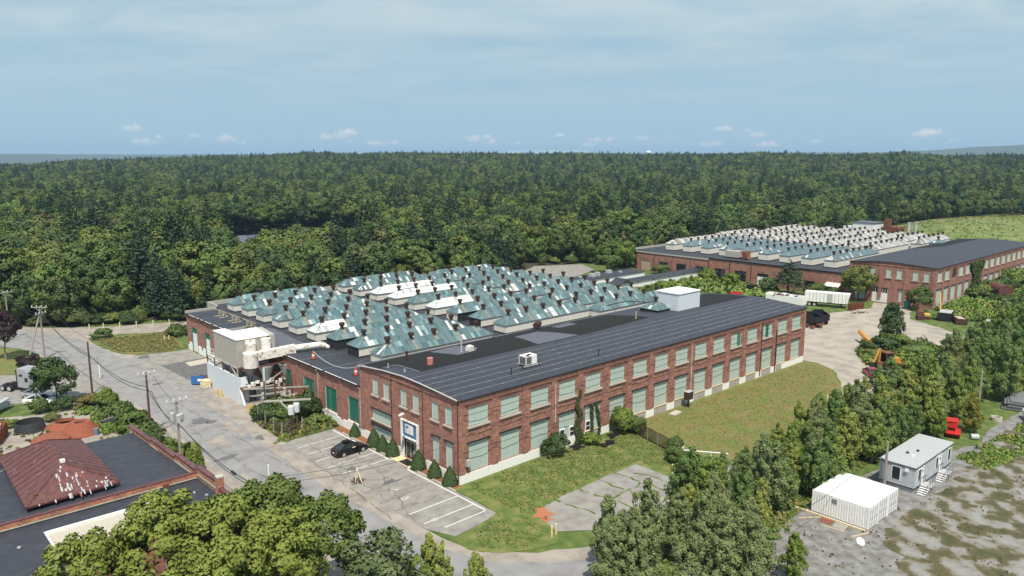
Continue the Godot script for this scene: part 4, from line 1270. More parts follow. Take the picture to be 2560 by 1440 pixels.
# ---------- brick shop at lower left
func brick_shop() -> void:
	var t := thing("brick_shop", "low brick building with tiled parapets and a maroon hipped roof at lower left", "building")
	var ea := func(b: float) -> float: return -27.3 + (26.5 - b) * 0.0277
	var w := MB.new()
	for e in [[26.5, 20.7], [20.7, 13.4], [13.4, 7.8], [7.8, 2.9], [2.3, -3.2], [-3.2, -12.0]]:
		w.quad(P(ea.call(e[0]), e[0]), P(ea.call(e[1]), e[1]), P(ea.call(e[1]), e[1], 6.2), P(ea.call(e[0]), e[0], 6.2), Vector3.RIGHT)
	w.quad(P(-75, 26.5), P(-27.3, 26.5), P(-27.3, 26.5, 6.0), P(-75, 26.5, 6.0), Vector3.FORWARD)
	w.quad(P(-40.8, 0.8), P(-26.6, 0.8), P(-26.6, 0.8, 6.0), P(-40.8, 0.8, 6.0), Vector3.BACK)
	w.quad(P(-40.8, 0.8), P(-40.8, -14), P(-40.8, -14, 6.3), P(-40.8, 0.8, 6.3), Vector3.RIGHT)
	w.quad(P(-26.6, 0.8), P(-26.3, -12), P(-26.3, -12, 6.2), P(-26.6, 0.8, 6.2), Vector3.LEFT)
	obj("wall", w, M.brick, t)
	# stepped parapet over the street, capped with glazed tiles
	var tile := MB.new()
	tile.extrude([Vector3(-0.27, 0, 0.215), Vector3(-0.27, 0.07, 0.215), Vector3(0, 0.15, 0.215), Vector3(0.27, 0.07, 0.215), Vector3(0.27, 0, 0.215)], Vector3(0, 0, -0.43), Vector3(0, 0, 1))
	var tm := tile.mesh()
	var rib := MB.new()
	rib.box(Vector3(0.0, 0.12, 0.2), Vector3(0.5, 0.05, 0.05))
	var tones := [M.coping, solid(0.15, 0.055, 0.055, 0.4), solid(0.095, 0.04, 0.045, 0.5), solid(0.13, 0.06, 0.065, 0.4)]
	for e in [[27.6, 20.7, 6.6], [20.7, 13.4, 6.9], [13.4, 7.8, 7.22], [7.8, 3.0, 7.58], [2.3, -3.2, 7.0], [-3.2, -9.5, 6.5]]:
		var pw := MB.new()
		var yaw := atan(0.0277)
		var mid: float = (e[0] + e[1]) * 0.5
		pw.box(P(ea.call(mid) - 0.16, mid, (5.6 + e[2]) * 0.5), Vector3(0.34, e[2] - 5.6, e[0] - e[1]), yaw)
		obj("parapet", pw, M.brick_orange, t)
		var n := int((e[0] - e[1]) / 0.445)
		for i in n:
			var b: float = e[0] - (i + 0.5) * (e[0] - e[1]) / n
			var o := obj("coping_tile", tm, tones[rng.randi() % 4], t)
			o.position = P(ea.call(b) - 0.16 + rng.randf_range(-0.012, 0.012), b, e[2] + rng.randf_range(0, 0.012))
			o.rotation.y = yaw + rng.randf_range(-0.015, 0.015)
		var fl := MB.new() # copper flashing at the foot, inside
		fl.beam(P(ea.call(e[0]) - 0.36, e[0], e[2] - 0.75), P(ea.call(e[1]) - 0.36, e[1], e[2] - 0.75), 0.06, 0.14)
		obj("flashing", fl, M.copper, t)
	put("pier", Vector3(0.6, 2.0, 0.6), P(-26.75, 2.65, 7.0), M.brick_orange, t)
	put("pier_cap", Vector3(0.66, 0.14, 0.66), P(-26.75, 2.65, 8.07), M.stone, t)
	# cross wall between the roofs
	put("cross_wall", Vector3(45.6, 1.6, 0.34), P(-49.7, 7.6, 6.25), M.brick_orange, t)
	for i in 66:
		var o := obj("ridge_tile", tm, tones[0] if rng.randf() < 0.8 else tones[2], t)
		o.position = P(-27.0 - 0.6 * (i + 0.5), 7.6, 7.05)
		o.rotation.y = PI / 2
		o.scale = Vector3(0.75, 0.8, 1.36)
	var fl2 := MB.new()
	fl2.beam(P(-27.2, 7.36, 6.56), P(-72, 7.36, 6.5), 0.12, 0.05)
	obj("flashing", fl2, M.copper, t)
	put("scupper", Vector3(0.5, 0.5, 0.5), P(-30.2, 7.3, 6.6), M.rust, t)
	# dark flat roofs
	var rf := MB.new()
	rf.quad(P(-75, 26.6, 6.0), P(-27.3, 26.6, 6.0), P(-26.8, 7.6, 6.5), P(-75, 7.6, 6.5), Vector3.UP)
	obj("flat_roof", rf, M.membrane, t)
	rf = MB.new()
	rf.poly([P(-75, 7.6, 6.42), P(-26.8, 7.6, 6.42), P(-26.7, 5.0, 6.4), P(-75, 5.0, 6.4)], Vector3.UP)
	rf.poly([P(-75, 5.0, 6.4), P(-40.8, 5.0, 6.4), P(-40.8, -14.0, 6.3), P(-75, -14.0, 6.3)], Vector3.UP)
	rf.poly([P(-31.0, 5.0, 6.4), P(-26.7, 5.0, 6.4), P(-26.6, 0.7, 6.38), P(-31.0, 0.7, 6.38)], Vector3.UP)
	obj("flat_roof", rf, M.membrane, t)
	rf = MB.new()
	rf.quad(P(-40.8, 5.0, 6.15), P(-31, 5.0, 6.15), P(-31, 0.75, 6.1), P(-40.8, 0.75, 6.1), Vector3.UP)
	obj("white_roof", rf, M.stone, t)
	put("roof_edge", Vector3(9.9, 0.3, 0.14), P(-35.9, 5.0, 6.3), M.white_paint, t)
	put("roof_edge", Vector3(0.16, 0.3, 4.3), P(-40.85, 2.9, 6.3), M.white_paint, t)
	put("roof_edge", Vector3(0.16, 0.2, 12.0), P(-40.72, -6.0, 6.35), M.rust, t)
	for i in 4:
		var sm := MB.new()
		sm.span(P(-75, 9.5 + i * 4.2, 6.46 - i * 0.11), P(-27.6, 9.56 + i * 4.2, 6.475 - i * 0.11))
		obj("roof_seam", sm, M.membrane_light, t)
	# hipped roof of maroon sheet metal
	var hp := MB.new()
	var e0 := P(-41.3, 10.0, 7.0)
	var e1 := P(-33.4, 10.4, 7.0)
	var e2 := P(-33.2, 25.5, 7.0)
	var e3 := P(-41.0, 25.5, 7.0)
	var r0 := P(-37.35, 14.0, 9.0)
	var r1 := P(-37.2, 21.6, 9.0)
	hp.poly([e0, e1, r0], Vector3(0, 1, 1))
	hp.poly([e1, e2, r1, r0], Vector3(1, 1, 0))
	hp.poly([e2, e3, r1], Vector3(0, 1, -1))
	hp.poly([e3, e0, r0, r1], Vector3(-1, 1, 0))
	for e in [[e0, e1], [e1, e2], [e2, e3], [e3, e0]]:
		hp.quad(e[0], e[1], e[1] + Vector3.DOWN * 0.18, e[0] + Vector3.DOWN * 0.18, (e[0] + e[1]) * 0.5 - (r0 + r1) * 0.5)
	obj("hipped_roof", hp, M.maroon_roof, t)
	var seams := MB.new()
	for i in 12:
		var b := 10.8 + i * 1.2
		var k := clampf(minf((b - 10.0) / 4.0, (25.5 - b) / 3.9), 0.0, 1.0)
		for sd in [-1.0, 1.0]:
			seams.beam(P(-37.3 + sd * 3.95, b, 7.02), P(-37.3 + sd * 3.95 * (1.0 - k), b, 7.02 + 2.0 * k), 0.035, 0.05)
	for e in [[e0, r0], [e1, r0], [e2, r1], [e3, r1], [r0, r1]]:
		seams.beam(e[0] + Vector3.UP * 0.03, e[1] + Vector3.UP * 0.03, 0.14, 0.06)
	obj("standing_seams", seams, M.maroon_roof, t)
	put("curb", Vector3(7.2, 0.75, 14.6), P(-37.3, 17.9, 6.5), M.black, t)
	# flaked paint: bare zinc and raw rust where the coating has gone
	var fk := MB.new()
	var fr := MB.new()
	for i in 130:
		var x := rng.randf_range(-1, 1)
		var k := rng.randf() * rng.randf_range(0.3, 1.0)
		var lim := 3.95 * (1.0 - k)
		var at := P(-37.35 + x * lim, 10.2 + 3.8 * k, 7.0 + 2.0 * k + 0.025)
		if absf(absf(x) - 0.9) > 0.25 and rng.randf() < 0.6:
			continue
		var down := Vector3(0, -0.5, 0.95).normalized() * rng.randf_range(0.15, 0.7)
		var sdv := Vector3(rng.randf_range(0.03, 0.1), 0, 0)
		(fk if rng.randf() < 0.75 else fr).quad(at - sdv, at + sdv, at + sdv * 0.6 + down, at - sdv * 0.8 + down, Vector3(0, 1, 0.4))
	for i in 46:
		var b := rng.randf_range(11, 25)
		var sd := 1.0 if rng.randf() < 0.5 else -1.0
		var kk := rng.randf() * clampf(minf((b - 10.0) / 4.0, (25.5 - b) / 3.9), 0.0, 1.0)
		var at := P(-37.3 + sd * 3.95 * (1.0 - kk), b, 7.03 + 2.0 * kk)
		var al := Vector3(sd * 0.9, -0.45, 0) * rng.randf_range(0.1, 0.45)
		var wv := Vector3(0, 0, rng.randf_range(0.02, 0.06))
		(fk if rng.randf() < 0.6 else fr).quad(at - wv, at + wv, at + wv + al, at - wv + al, Vector3(sd * 0.4, 1, 0))
	obj("flaked_paint", fk, M.galv, t).set_meta("kind", "stuff")
	obj("raw_rust", fr, M.red_rust, t).set_meta("kind", "stuff")
	put("roof_vent", Vector3(0.3, 0.4, 0.3), P(-40.3, 11.0, 7.5), M.rust, t)
	put("ridge_cap", Vector3(0.4, 0.3, 0.4), P(-37.35, 14.0, 9.1), M.white_paint, t)
	for e in [[-28.6, 4.3], [-27.9, 3.0], [-43.0, 3.4], [-47.0, -1.0], [-45.0, 4.0]]:
		put("roof_debris", Vector3(0.2, 0.12, 0.26), P(e[0], e[1], 6.46), M.weathered, t, e[0])

# ---------- rusty dust collector against the near mill
func dust_collector() -> void:
	var t := thing("dust_collector", "rusty white dust collector on a pale blue walled base beside the street", "machine")
	var w := MB.new()
	w.span(P(-6.7, 59.2), P(-6.4, 46.6, 4.1))
	w.span(P(-6.4, 59.2), P(-0.2, 58.9, 4.1))
	w.extrude([P(-6.4, 46.6), P(-6.4, 46.9), P(-6.4, 46.9, 4.0), P(-6.4, 46.6, 2.6)], Vector3(1.3, 0, 0), Vector3(-1, 0, 0))
	w.extrude([P(-6.65, 46.6), P(-6.65, 45.0), P(-6.65, 46.6, 2.6)], Vector3(0.3, 0, 0), Vector3(-1, 0, 0))
	w.extrude([P(-3.6, 46.6), P(-3.6, 44.8), P(-3.6, 45.4, 2.3), P(-3.6, 46.6, 2.3)], Vector3(0.3, 0, 0), Vector3(-1, 0, 0))
	w.span(P(-3.8, 46.9), P(1.2, 46.6, 2.3))
	obj("base_wall", w, M.blue_white, t)
	var b := MB.new()
	b.quad(P(-6.5, 46.9, 5.6), P(-6.5, 55.9, 5.6), P(-6.5, 55.9, 9.9), P(-6.5, 46.9, 9.9), Vector3.LEFT)
	b.quad(P(-6.5, 46.9, 5.6), P(-1.6, 46.9, 5.6), P(-1.6, 46.9, 9.9), P(-6.5, 46.9, 9.9), Vector3.BACK)
	b.quad(P(-1.6, 46.9, 5.6), P(-1.6, 55.9, 5.6), P(-1.6, 55.9, 9.9), P(-1.6, 46.9, 9.9), Vector3.RIGHT)
	b.quad(P(-6.5, 55.9, 5.6), P(-1.6, 55.9, 5.6), P(-1.6, 55.9, 9.9), P(-6.5, 55.9, 9.9), Vector3.FORWARD)
	b.quad(P(-6.5, 46.9, 5.6), P(-1.6, 46.9, 5.6), P(-1.6, 55.9, 5.6), P(-6.5, 55.9, 5.6), Vector3.DOWN)
	for i in 17:
		b.box(P(-6.53, 47.1 + i * 0.54, 7.75), Vector3(0.06, 4.3, 0.1))
	for i in 6:
		b.box(P(-6.2 + i * 0.85, 46.87, 7.75), Vector3(0.1, 4.3, 0.06))
	obj("bag_house", b, M.weathered, t)
	var r := MB.new()
	r.extrude([P(-6.6, 46.8, 9.9), P(-6.6, 56.0, 9.9), P(-4.6, 56.0, 9.9), P(-4.4, 53.2, 9.9), P(-0.4, 53.2, 9.9), P(-1.2, 46.8, 9.9)], Vector3(0, 0.14, 0), Vector3.DOWN)
	obj("bag_house_roof", r, M.white_paint, t)
	r = MB.new()
	r.extrude([P(-0.4, 53.2, 10.0), P(-0.2, 50.0, 8.6), P(-0.6, 47.6, 7.4), P(-1.2, 46.8, 7.4), P(-1.2, 46.8, 10.0)], Vector3(0.9, 0, 0), Vector3.LEFT)
	obj("outlet_hood", r, M.weathered, t)
	# cyclone drums with flanges
	for e in [[-4.9, 45.6, 1.15, 5.7, 8.0], [-4.6, 45.9, 0.75, 8.0, 9.4], [-2.0, 46.4, 0.8, 7.7, 9.6], [-1.9, 46.2, 1.35, 7.35, 7.75]]:
		var d := MB.new()
		d.lathe(P(e[0], e[1], e[3]), [[0.0, 0.0], [e[2], 0.0], [e[2], e[4] - e[3]], [e[2] * 0.96, e[4] - e[3] + 0.05], [0.0, e[4] - e[3] + 0.06]], 18)
		obj("cyclone_drum", d, M.white_rust, t)
	for e in [[P(-5.0, 47.2, 9.3), P(-3.6, 46.6, 9.2)], [P(-3.4, 48.0, 9.4), P(-1.6, 46.6, 9.2)], [P(-2.2, 47.4, 8.6), P(-2.2, 46.6, 8.6)]]:
		var d := MB.new()
		d.beam(e[0], e[1], 0.8, 0.9)
		obj("elbow_duct", d, M.white_rust, t)
	var dd := MB.new()
	dd.beam(P(-4.6, 45.9, 7.2), P(1.6, 43.9, 7.85), 1.2, 1.3)
	for i in 7:
		var m := P(-4.4, 45.84, 7.22).lerp(P(1.6, 43.9, 7.85), i / 6.0)
		dd.obox(Transform3D(Basis.looking_at(Vector3(6.2, 0.65, 2.0)), m), Vector3(1.28, 1.4, 0.08))
	obj("main_duct", dd, M.white_rust, t)
	dd = MB.new()
	dd.tube(P(1.5, 43.95, 7.9), P(5.4, 42.3, 8.2), 0.55, 0.5, 12)
	dd.tube(P(5.4, 42.3, 8.2), P(6.5, 41.9, 7.6), 0.5, 0.3, 12)
	obj("round_duct", dd, M.white_rust, t)
	# hoppers
	for e in [[-4.3, 47.6], [-4.3, 50.6], [-2.6, 45.4], [0.4, 44.8]]:
		var h := MB.new()
		h.lathe(P(e[0], e[1], 2.6), [[0.25, 0.0], [0.28, 0.5], [1.2, 2.9], [1.2, 3.1]], 14)
		obj("hopper", h, M.grey, t)
	# rusty frame
	var rail := [[P(-6.6, 59, 4.1), P(-6.6, 59, 5.5)], [P(-6.6, 56, 4.1), P(-6.6, 56, 5.5)], [P(-6.6, 52.5, 4.0), P(-6.6, 52.5, 5.6)], [P(-6.6, 49.6, 3.9), P(-6.6, 49.6, 5.6)], [P(-6.6, 46.8, 2.6), P(-6.6, 46.8, 5.6)], [P(-6.6, 56, 5.5), P(-6.6, 46.8, 5.5)], [P(-6.6, 59.2, 5.3), P(-6.6, 55.6, 5.4)], [P(-6.6, 55.8, 4.2), P(-6.6, 52.6, 5.4)], [P(-6.6, 49.4, 5.5), P(-6.6, 46.9, 4.0)], [P(-6.6, 46.7, 5.5), P(1.6, 46.5, 5.5)], [P(-3.4, 46.2, 0.2), P(-3.4, 46.2, 5.6)], [P(1.6, 43.2, 6.4), P(-6.4, 45.4, 5.4)], [P(-3.2, 45.5, 2.4), P(1.5, 44.0, 5.8)], [P(-3.4, 45.6, 5.4), P(1.4, 44.0, 2.8)], [P(-6.5, 45.4, 2.5), P(-2.0, 44.4, 2.5)], [P(-6.5, 46.6, 2.5), P(-6.5, 45.3, 2.5)], [P(-6.5, 45.3, 2.5), P(-2.5, 43.9, 2.2)], [P(-2.5, 43.9, 2.2), P(1.5, 43.0, 2.4)], [P(-5.4, 45.1, 1.2), P(1.0, 42.4, 1.6)]]
	for e in rail:
		var m := MB.new()
		m.beam(e[0], e[1], 0.16)
		obj("frame_bar", m, M.rust if rng.randf() < 0.6 else M.weathered, t)
	for e in [[P(1.6, 43.1, 0.2), P(1.6, 43.1, 6.5)], [P(-3.4, 44.6, 0.2), P(-3.4, 44.6, 5.6)]]:
		var m := MB.new()
		m.beam(e[0], e[1], 0.26)
		obj("post", m, M.blue_white, t)
	var gear := MB.new()
	for i in 9:
		gear.box(P(-5.5 + i * 0.7, 45.6 - 0.1 * i, 2.7 + 0.25 * (i % 3)), Vector3(0.5, 0.4 + 0.2 * (i % 2), 0.6), 0.4 * i)
	obj("motors", gear, M.white_rust, t)
	var gd := MB.new()
	gd.span(P(-6.4, 46.6, 2.3), P(-1.5, 44.9, 2.42))
	obj("walkway", gd, M.rust, t)
	# ladder cage at the left end
	var lad := MB.new()
	for i in 3:
		lad.beam(P(-6.6, 59.0, 5.5 + i * 0.6), P(-6.6, 55.9, 5.5 + i * 0.6), 0.06)
	for i in 3:
		lad.beam(P(-6.6, 59.0 - i * 1.5, 5.4), P(-6.6, 59.0 - i * 1.5, 6.8), 0.06)
	obj("guard_rail", lad, M.white_paint, t)
	# row of brown posts with lamps in front of it
	for e in [[-5.2, 40.6, 4.6], [-3.6, 40.4, 4.8], [-0.4, 41.6, 4.6]]:
		var m := MB.new()
		m.tube(P(e[0], e[1], 0), P(e[0], e[1], e[2]), 0.15, 0.13)
		tag(obj("timber_post", m, M.wood_dark), ["dark timber post nearest the street below the dust collector", "middle dark timber post below the dust collector", "dark timber post beside the white corner of the dust collector"][[-5.2, -3.6, -0.4].find(e[0])], "post", "timber posts by the dust collector")
	var g := thing("pipe_gantry", "rusty pipe gantry crossing in front of the green windows beside the dust collector", "gantry")
	for e in [[P(2.7 - 3.2, 43.0, 0), P(-0.5, 43.0, 4.2)], [P(-1.2, 35.6, 0), P(-1.2, 35.6, 4.4)], [P(-3.8, 40, 0), P(-3.8, 40, 3.0)]]:
		var m := MB.new()
		m.tube(e[0], e[1], 0.12, 0.1)
		obj("post", m, M.rust, g)
	for e in [[P(-4.0, 41.5, 3.1), P(-1.0, 34.6, 4.3)], [P(-4.0, 41.3, 2.8), P(-1.0, 34.4, 4.0)], [P(-1.2, 35.6, 4.2), P(-2.6, 36.2, 2.2)], [P(-6.2, 40.9, 1.3), P(-0.4, 39.8, 1.9)]]:
		var m := MB.new()
		m.beam(e[0], e[1], 0.16)
		obj("pipe", m, M.rust if rng.randf() < 0.5 else M.weathered, g)

func low_buildings() -> void:
	var t := thing("low_building", "long low white building with dark flat roof behind the near skylights", "building")
	var f := Face.new(P(84, 77.5), Vector3(1, 0, 0), Vector3(0, 0, 1))
	var w := MB.new()
	w.span(P(84, 77.5), P(133, 83.5, 3.2))
	obj("wall", w, M.white_paint, t)
	w = MB.new()
	w.span(P(83.7, 77.2, 3.2), P(133.3, 83.8, 3.34))
	obj("flat_roof", w, M.membrane, t)
	for e in [[112, 80, 1.6, 0.9, 1.4], [114.5, 80.3, 1.2, 1.1, 1.2], [121, 81.5, 1.5, 0.9, 1.3], [124.5, 80, 0.8, 0.5, 0.8], [108, 81, 0.7, 0.5, 0.7]]:
		var ac := put("roof_unit", Vector3(e[2], e[3], e[4]), P(e[0], e[1], 3.4 + e[3] * 0.5), M.galv, t)
	t = thing("covered_passage", "white walled covered passage with dark pitched roof between the two mills", "passage")
	w = MB.new()
	w.span(P(80, 70.9), P(151.9, 74.1, 2.3))
	obj("wall", w, M.white_paint, t)
	w = MB.new()
	w.extrude([P(79.8, 70.5, 2.3), P(79.8, 72.5, 3.05), P(79.8, 74.5, 2.3)], Vector3(72, 0, 0), Vector3.LEFT)
	w.extrude([P(114, 70.4, 2.35), P(116, 70.4, 3.5), P(118, 70.4, 2.35)], Vector3(0, 0, -4.2), Vector3.BACK)
	obj("pitched_roof", w, M.membrane, t)
	for i in 9:
		put("vent_hole", Vector3(0.6, 0.25, 0.06), P(84 + i * 7.5, 70.86, 1.9), M.dark_metal, t)
	# solar array in the woods
	t = thing("solar_array", "rows of dark blue solar panels in a clearing of the forest", "solar panels")
	var pm := BoxMesh.new()
	pm.size = Vector3(3.9, 0.1, 4.4)
	for k in 2:
		var fr := MB.new()
		for i in 13:
			fr.beam(P(82 + i * 4.0 + k * 3, 250 + k * 9 - i * 0.6, 0), P(82 + i * 4.0 + k * 3, 250 + k * 9 - i * 0.6, 3.0), 0.15)
		obj("support", fr, M.steel, t)
		for i in 13:
			var o := obj("solar_panel", pm, M.solar if i % 2 else M.solar2, t)
			o.position = P(82 + i * 4.0 + k * 3, 250 + k * 9 - i * 0.6, 2.2 + 0.5 * k)
			o.rotation.x = 0.3
	# water tower on the skyline
	t = thing("water_tower", "tiny white water tower on the wooded skyline", "water tower", P(1150, 868, 0))
	var tb := MB.new()
	tb.lathe(Vector3(0, 40, 0), [[0.0, 0.0], [3.0, 0.4], [5.0, 1.9], [5.3, 3.6], [4.6, 5.0], [2.4, 6.0], [0.0, 6.3]], 20)
	obj("tank", tb, M.white, t)
	tb = MB.new()
	tb.tube(Vector3.ZERO, Vector3(0, 40.5, 0), 1.6, 1.2, 12)
	obj("stem", tb, M.white, t)
	# blue ridges beyond the forest
	var e := [["hills", 6500.0, [[-0.66, 34], [-0.6, 38], [-0.56, 44], [-0.5, 40], [-0.45, 36], [-0.36, 44], [-0.3, 37], [-0.2, 36], [-0.05, 38], [0.1, 36], [0.3, 44], [0.4, 52], [0.48, 70], [0.55, 100], [0.62, 128], [0.7, 140], [0.8, 90]]], ["hills", 9500.0, [[-0.75, 46], [-0.62, 58], [-0.5, 50], [-0.3, 48], [-0.26, 66], [-0.22, 58], [-0.1, 46], [0.2, 60], [0.35, 72], [0.5, 64], [0.8, 100]]]]
	for h in e:
		var mb := MB.new()
		var last := Vector3.ZERO
		var prev := []
		for i in 121:
			var th := lerpf(-0.75, 0.8, i / 120.0)
			var y := 30.0
			for k in h[2].size() - 1:
				if th >= h[2][k][0] and th <= h[2][k + 1][0]:
					y = lerpf(h[2][k][1], h[2][k + 1][1], smoothstep(0.0, 1.0, (th - h[2][k][0]) / (h[2][k + 1][0] - h[2][k][0])))
			y += 3.0 * wob.get_noise_1d(th * 1500.0 + h[1])
			var dir := FWD * cos(th) + Vector3(0.7408, 0, 0.67172) * sin(th)
			var row := []
			for q in [[-900.0, -30.0], [-350.0, y * 0.6], [0.0, y], [500.0, y * 0.7], [1200.0, -30.0]]:
				row.append(Vector3(EYE.x, 0, EYE.z) + dir * (h[1] + q[0]) + Vector3.UP * q[1])
			if prev.size():
				for k in 4:
					mb.quad(prev[k], row[k], row[k + 1], prev[k + 1], Vector3.UP - dir * 0.3)
			prev = row
		struct("hills", mb, M.far_hill)

# ---------- vehicles
func wheel(parent: Node, at: Vector3, r: float, w: float, rim: Material) -> void:
	var n := part("wheel", parent)
	n.position = at
	var ty := MB.new()
	ty.tube(Vector3(0, 0, -w * 0.5), Vector3(0, 0, w * 0.5), r, r, 18)
	obj("tyre", ty, M.rubber, n)
	var rm := MB.new()
	rm.tube(Vector3(0, 0, -w * 0.53), Vector3(0, 0, w * 0.53), r * 0.64, r * 0.64, 12)
	obj("rim", rm, rim, n)

func car(label: String, at: Vector3, yaw: float, paint: Material, open_door := false, k := 1.0) -> Node3D:
	var t := thing("car", label, "car", at, yaw)
	var st := [[-2.4, 0.7, 0.66], [-2.32, 0.84, 0.9], [-2.0, 0.89, 1.0], [-1.3, 0.92, 1.0], [0.7, 0.92, 0.97], [1.15, 0.91, 0.93], [1.9, 0.87, 0.8], [2.3, 0.78, 0.66], [2.42, 0.62, 0.52]]
	var b := MB.new()
	for i in st.size() - 1:
		var p: Array = st[i]
		var q: Array = st[i + 1]
		for s in [-1.0, 1.0]:
			b.quad(Vector3(p[0], 0.25, s * p[1] * 0.94), Vector3(q[0], 0.25, s * q[1] * 0.94), Vector3(q[0], 0.58, s * q[1]), Vector3(p[0], 0.58, s * p[1]), Vector3(0, -0.2, s))
			b.quad(Vector3(p[0], 0.58, s * p[1]), Vector3(q[0], 0.58, s * q[1]), Vector3(q[0], q[2], s * q[1] * 0.93), Vector3(p[0], p[2], s * p[1] * 0.93), Vector3(0, 0.3, s))
		b.quad(Vector3(p[0], p[2], -p[1] * 0.93), Vector3(p[0], p[2], p[1] * 0.93), Vector3(q[0], q[2], q[1] * 0.93), Vector3(q[0], q[2], -q[1] * 0.93), Vector3.UP)
	for e in [st[0], st[-1]]:
		b.quad(Vector3(e[0], 0.25, -e[1] * 0.94), Vector3(e[0], 0.25, e[1] * 0.94), Vector3(e[0], e[2], e[1] * 0.93), Vector3(e[0], e[2], -e[1] * 0.93), Vector3(signf(e[0]), 0, 0))
	obj("body", b, paint, t)
	var lo := [Vector3(-1.95, 0.99, 0.8), Vector3(1.2, 0.93, 0.82)]
	var hi := [Vector3(-0.95, 1.42, 0.6), Vector3(0.3, 1.43, 0.61)]
	var r := MB.new()
	r.extrude([Vector3(hi[0].x, 1.42, -0.61), Vector3(hi[0].x, 1.42, 0.61), Vector3(hi[1].x, 1.43, 0.61), Vector3(hi[1].x, 1.43, -0.61)], Vector3(0, 0.05, 0), Vector3.DOWN)
	for s in [-1.0, 1.0]:
		var sv := Vector3(1, 1, s)
		r.beam(lo[0] * sv, hi[0] * sv, 0.1)
		r.beam(lo[1] * sv, hi[1] * sv, 0.08)
		r.beam(Vector3(-0.3, 0.96, s * 0.83), Vector3(-0.25, 1.43, s * 0.61), 0.07)
	obj("roof", r, paint, t)
	var g := MB.new()
	g.quad(Vector3(lo[1].x, lo[1].y, -0.8), Vector3(lo[1].x, lo[1].y, 0.8), Vector3(hi[1].x, 1.43, 0.6), Vector3(hi[1].x, 1.43, -0.6), Vector3(1, 1, 0))
	obj("windscreen", g, M.glass, t)
	g = MB.new()
	g.quad(Vector3(lo[0].x, lo[0].y, -0.78), Vector3(lo[0].x, lo[0].y, 0.78), Vector3(hi[0].x, 1.42, 0.58), Vector3(hi[0].x, 1.42, -0.58), Vector3(-1, 1, 0))
	obj("rear_window", g, M.glass, t)
	for s in [-1.0, 1.0]:
		g = MB.new()
		var sv := Vector3(1, 1, s)
		g.quad(lo[0] * sv, lo[1] * sv, hi[1] * sv, hi[0] * sv, Vector3(0, 0.3, s))
		obj("side_window", g, M.glass, t)
		wheel(t, Vector3(-1.42, 0.33, s * 0.82), 0.335, 0.22, M.chrome)
		wheel(t, Vector3(1.42, 0.33, s * 0.82), 0.335, 0.22, M.chrome)
		put("headlight", Vector3(0.16, 0.14, 0.34), Vector3(2.3, 0.6, s * 0.6), M.chrome, t)
		put("taillight", Vector3(0.1, 0.16, 0.36), Vector3(-2.34, 0.78, s * 0.6), M.taillight, t)
		put("mirror", Vector3(0.16, 0.13, 0.2), Vector3(0.85, 1.02, s * 1.0), paint, t)
	put("number_plate", Vector3(0.03, 0.12, 0.36), Vector3(-2.41, 0.62, 0), M.white, t)
	if open_door:
		var d := MB.new()
		d.extrude([Vector3(0, 0.3, 0), Vector3(0.95, 0.3, 0), Vector3(0.95, 0.98, 0), Vector3(0.4, 1.38, 0), Vector3(0.05, 1.4, 0)], Vector3(0, 0, 0.09), Vector3.FORWARD)
		for s in [-1.0, 1.0]:
			var o := obj("door", d, paint, t)
			o.position = Vector3(0.85, 0, s * 0.92)
			o.rotation.y = PI - s * 1.05 if s < 0 else PI + 1.05
		put("seat", Vector3(0.5, 0.5, 0.5), Vector3(0.1, 0.75, 0.62), M.cream, t)
		put("roof_box", Vector3(0.9, 0.2, 0.55), Vector3(-0.4, 1.6, -0.3), M.black, t)
	t.scale = Vector3.ONE * k
	return t

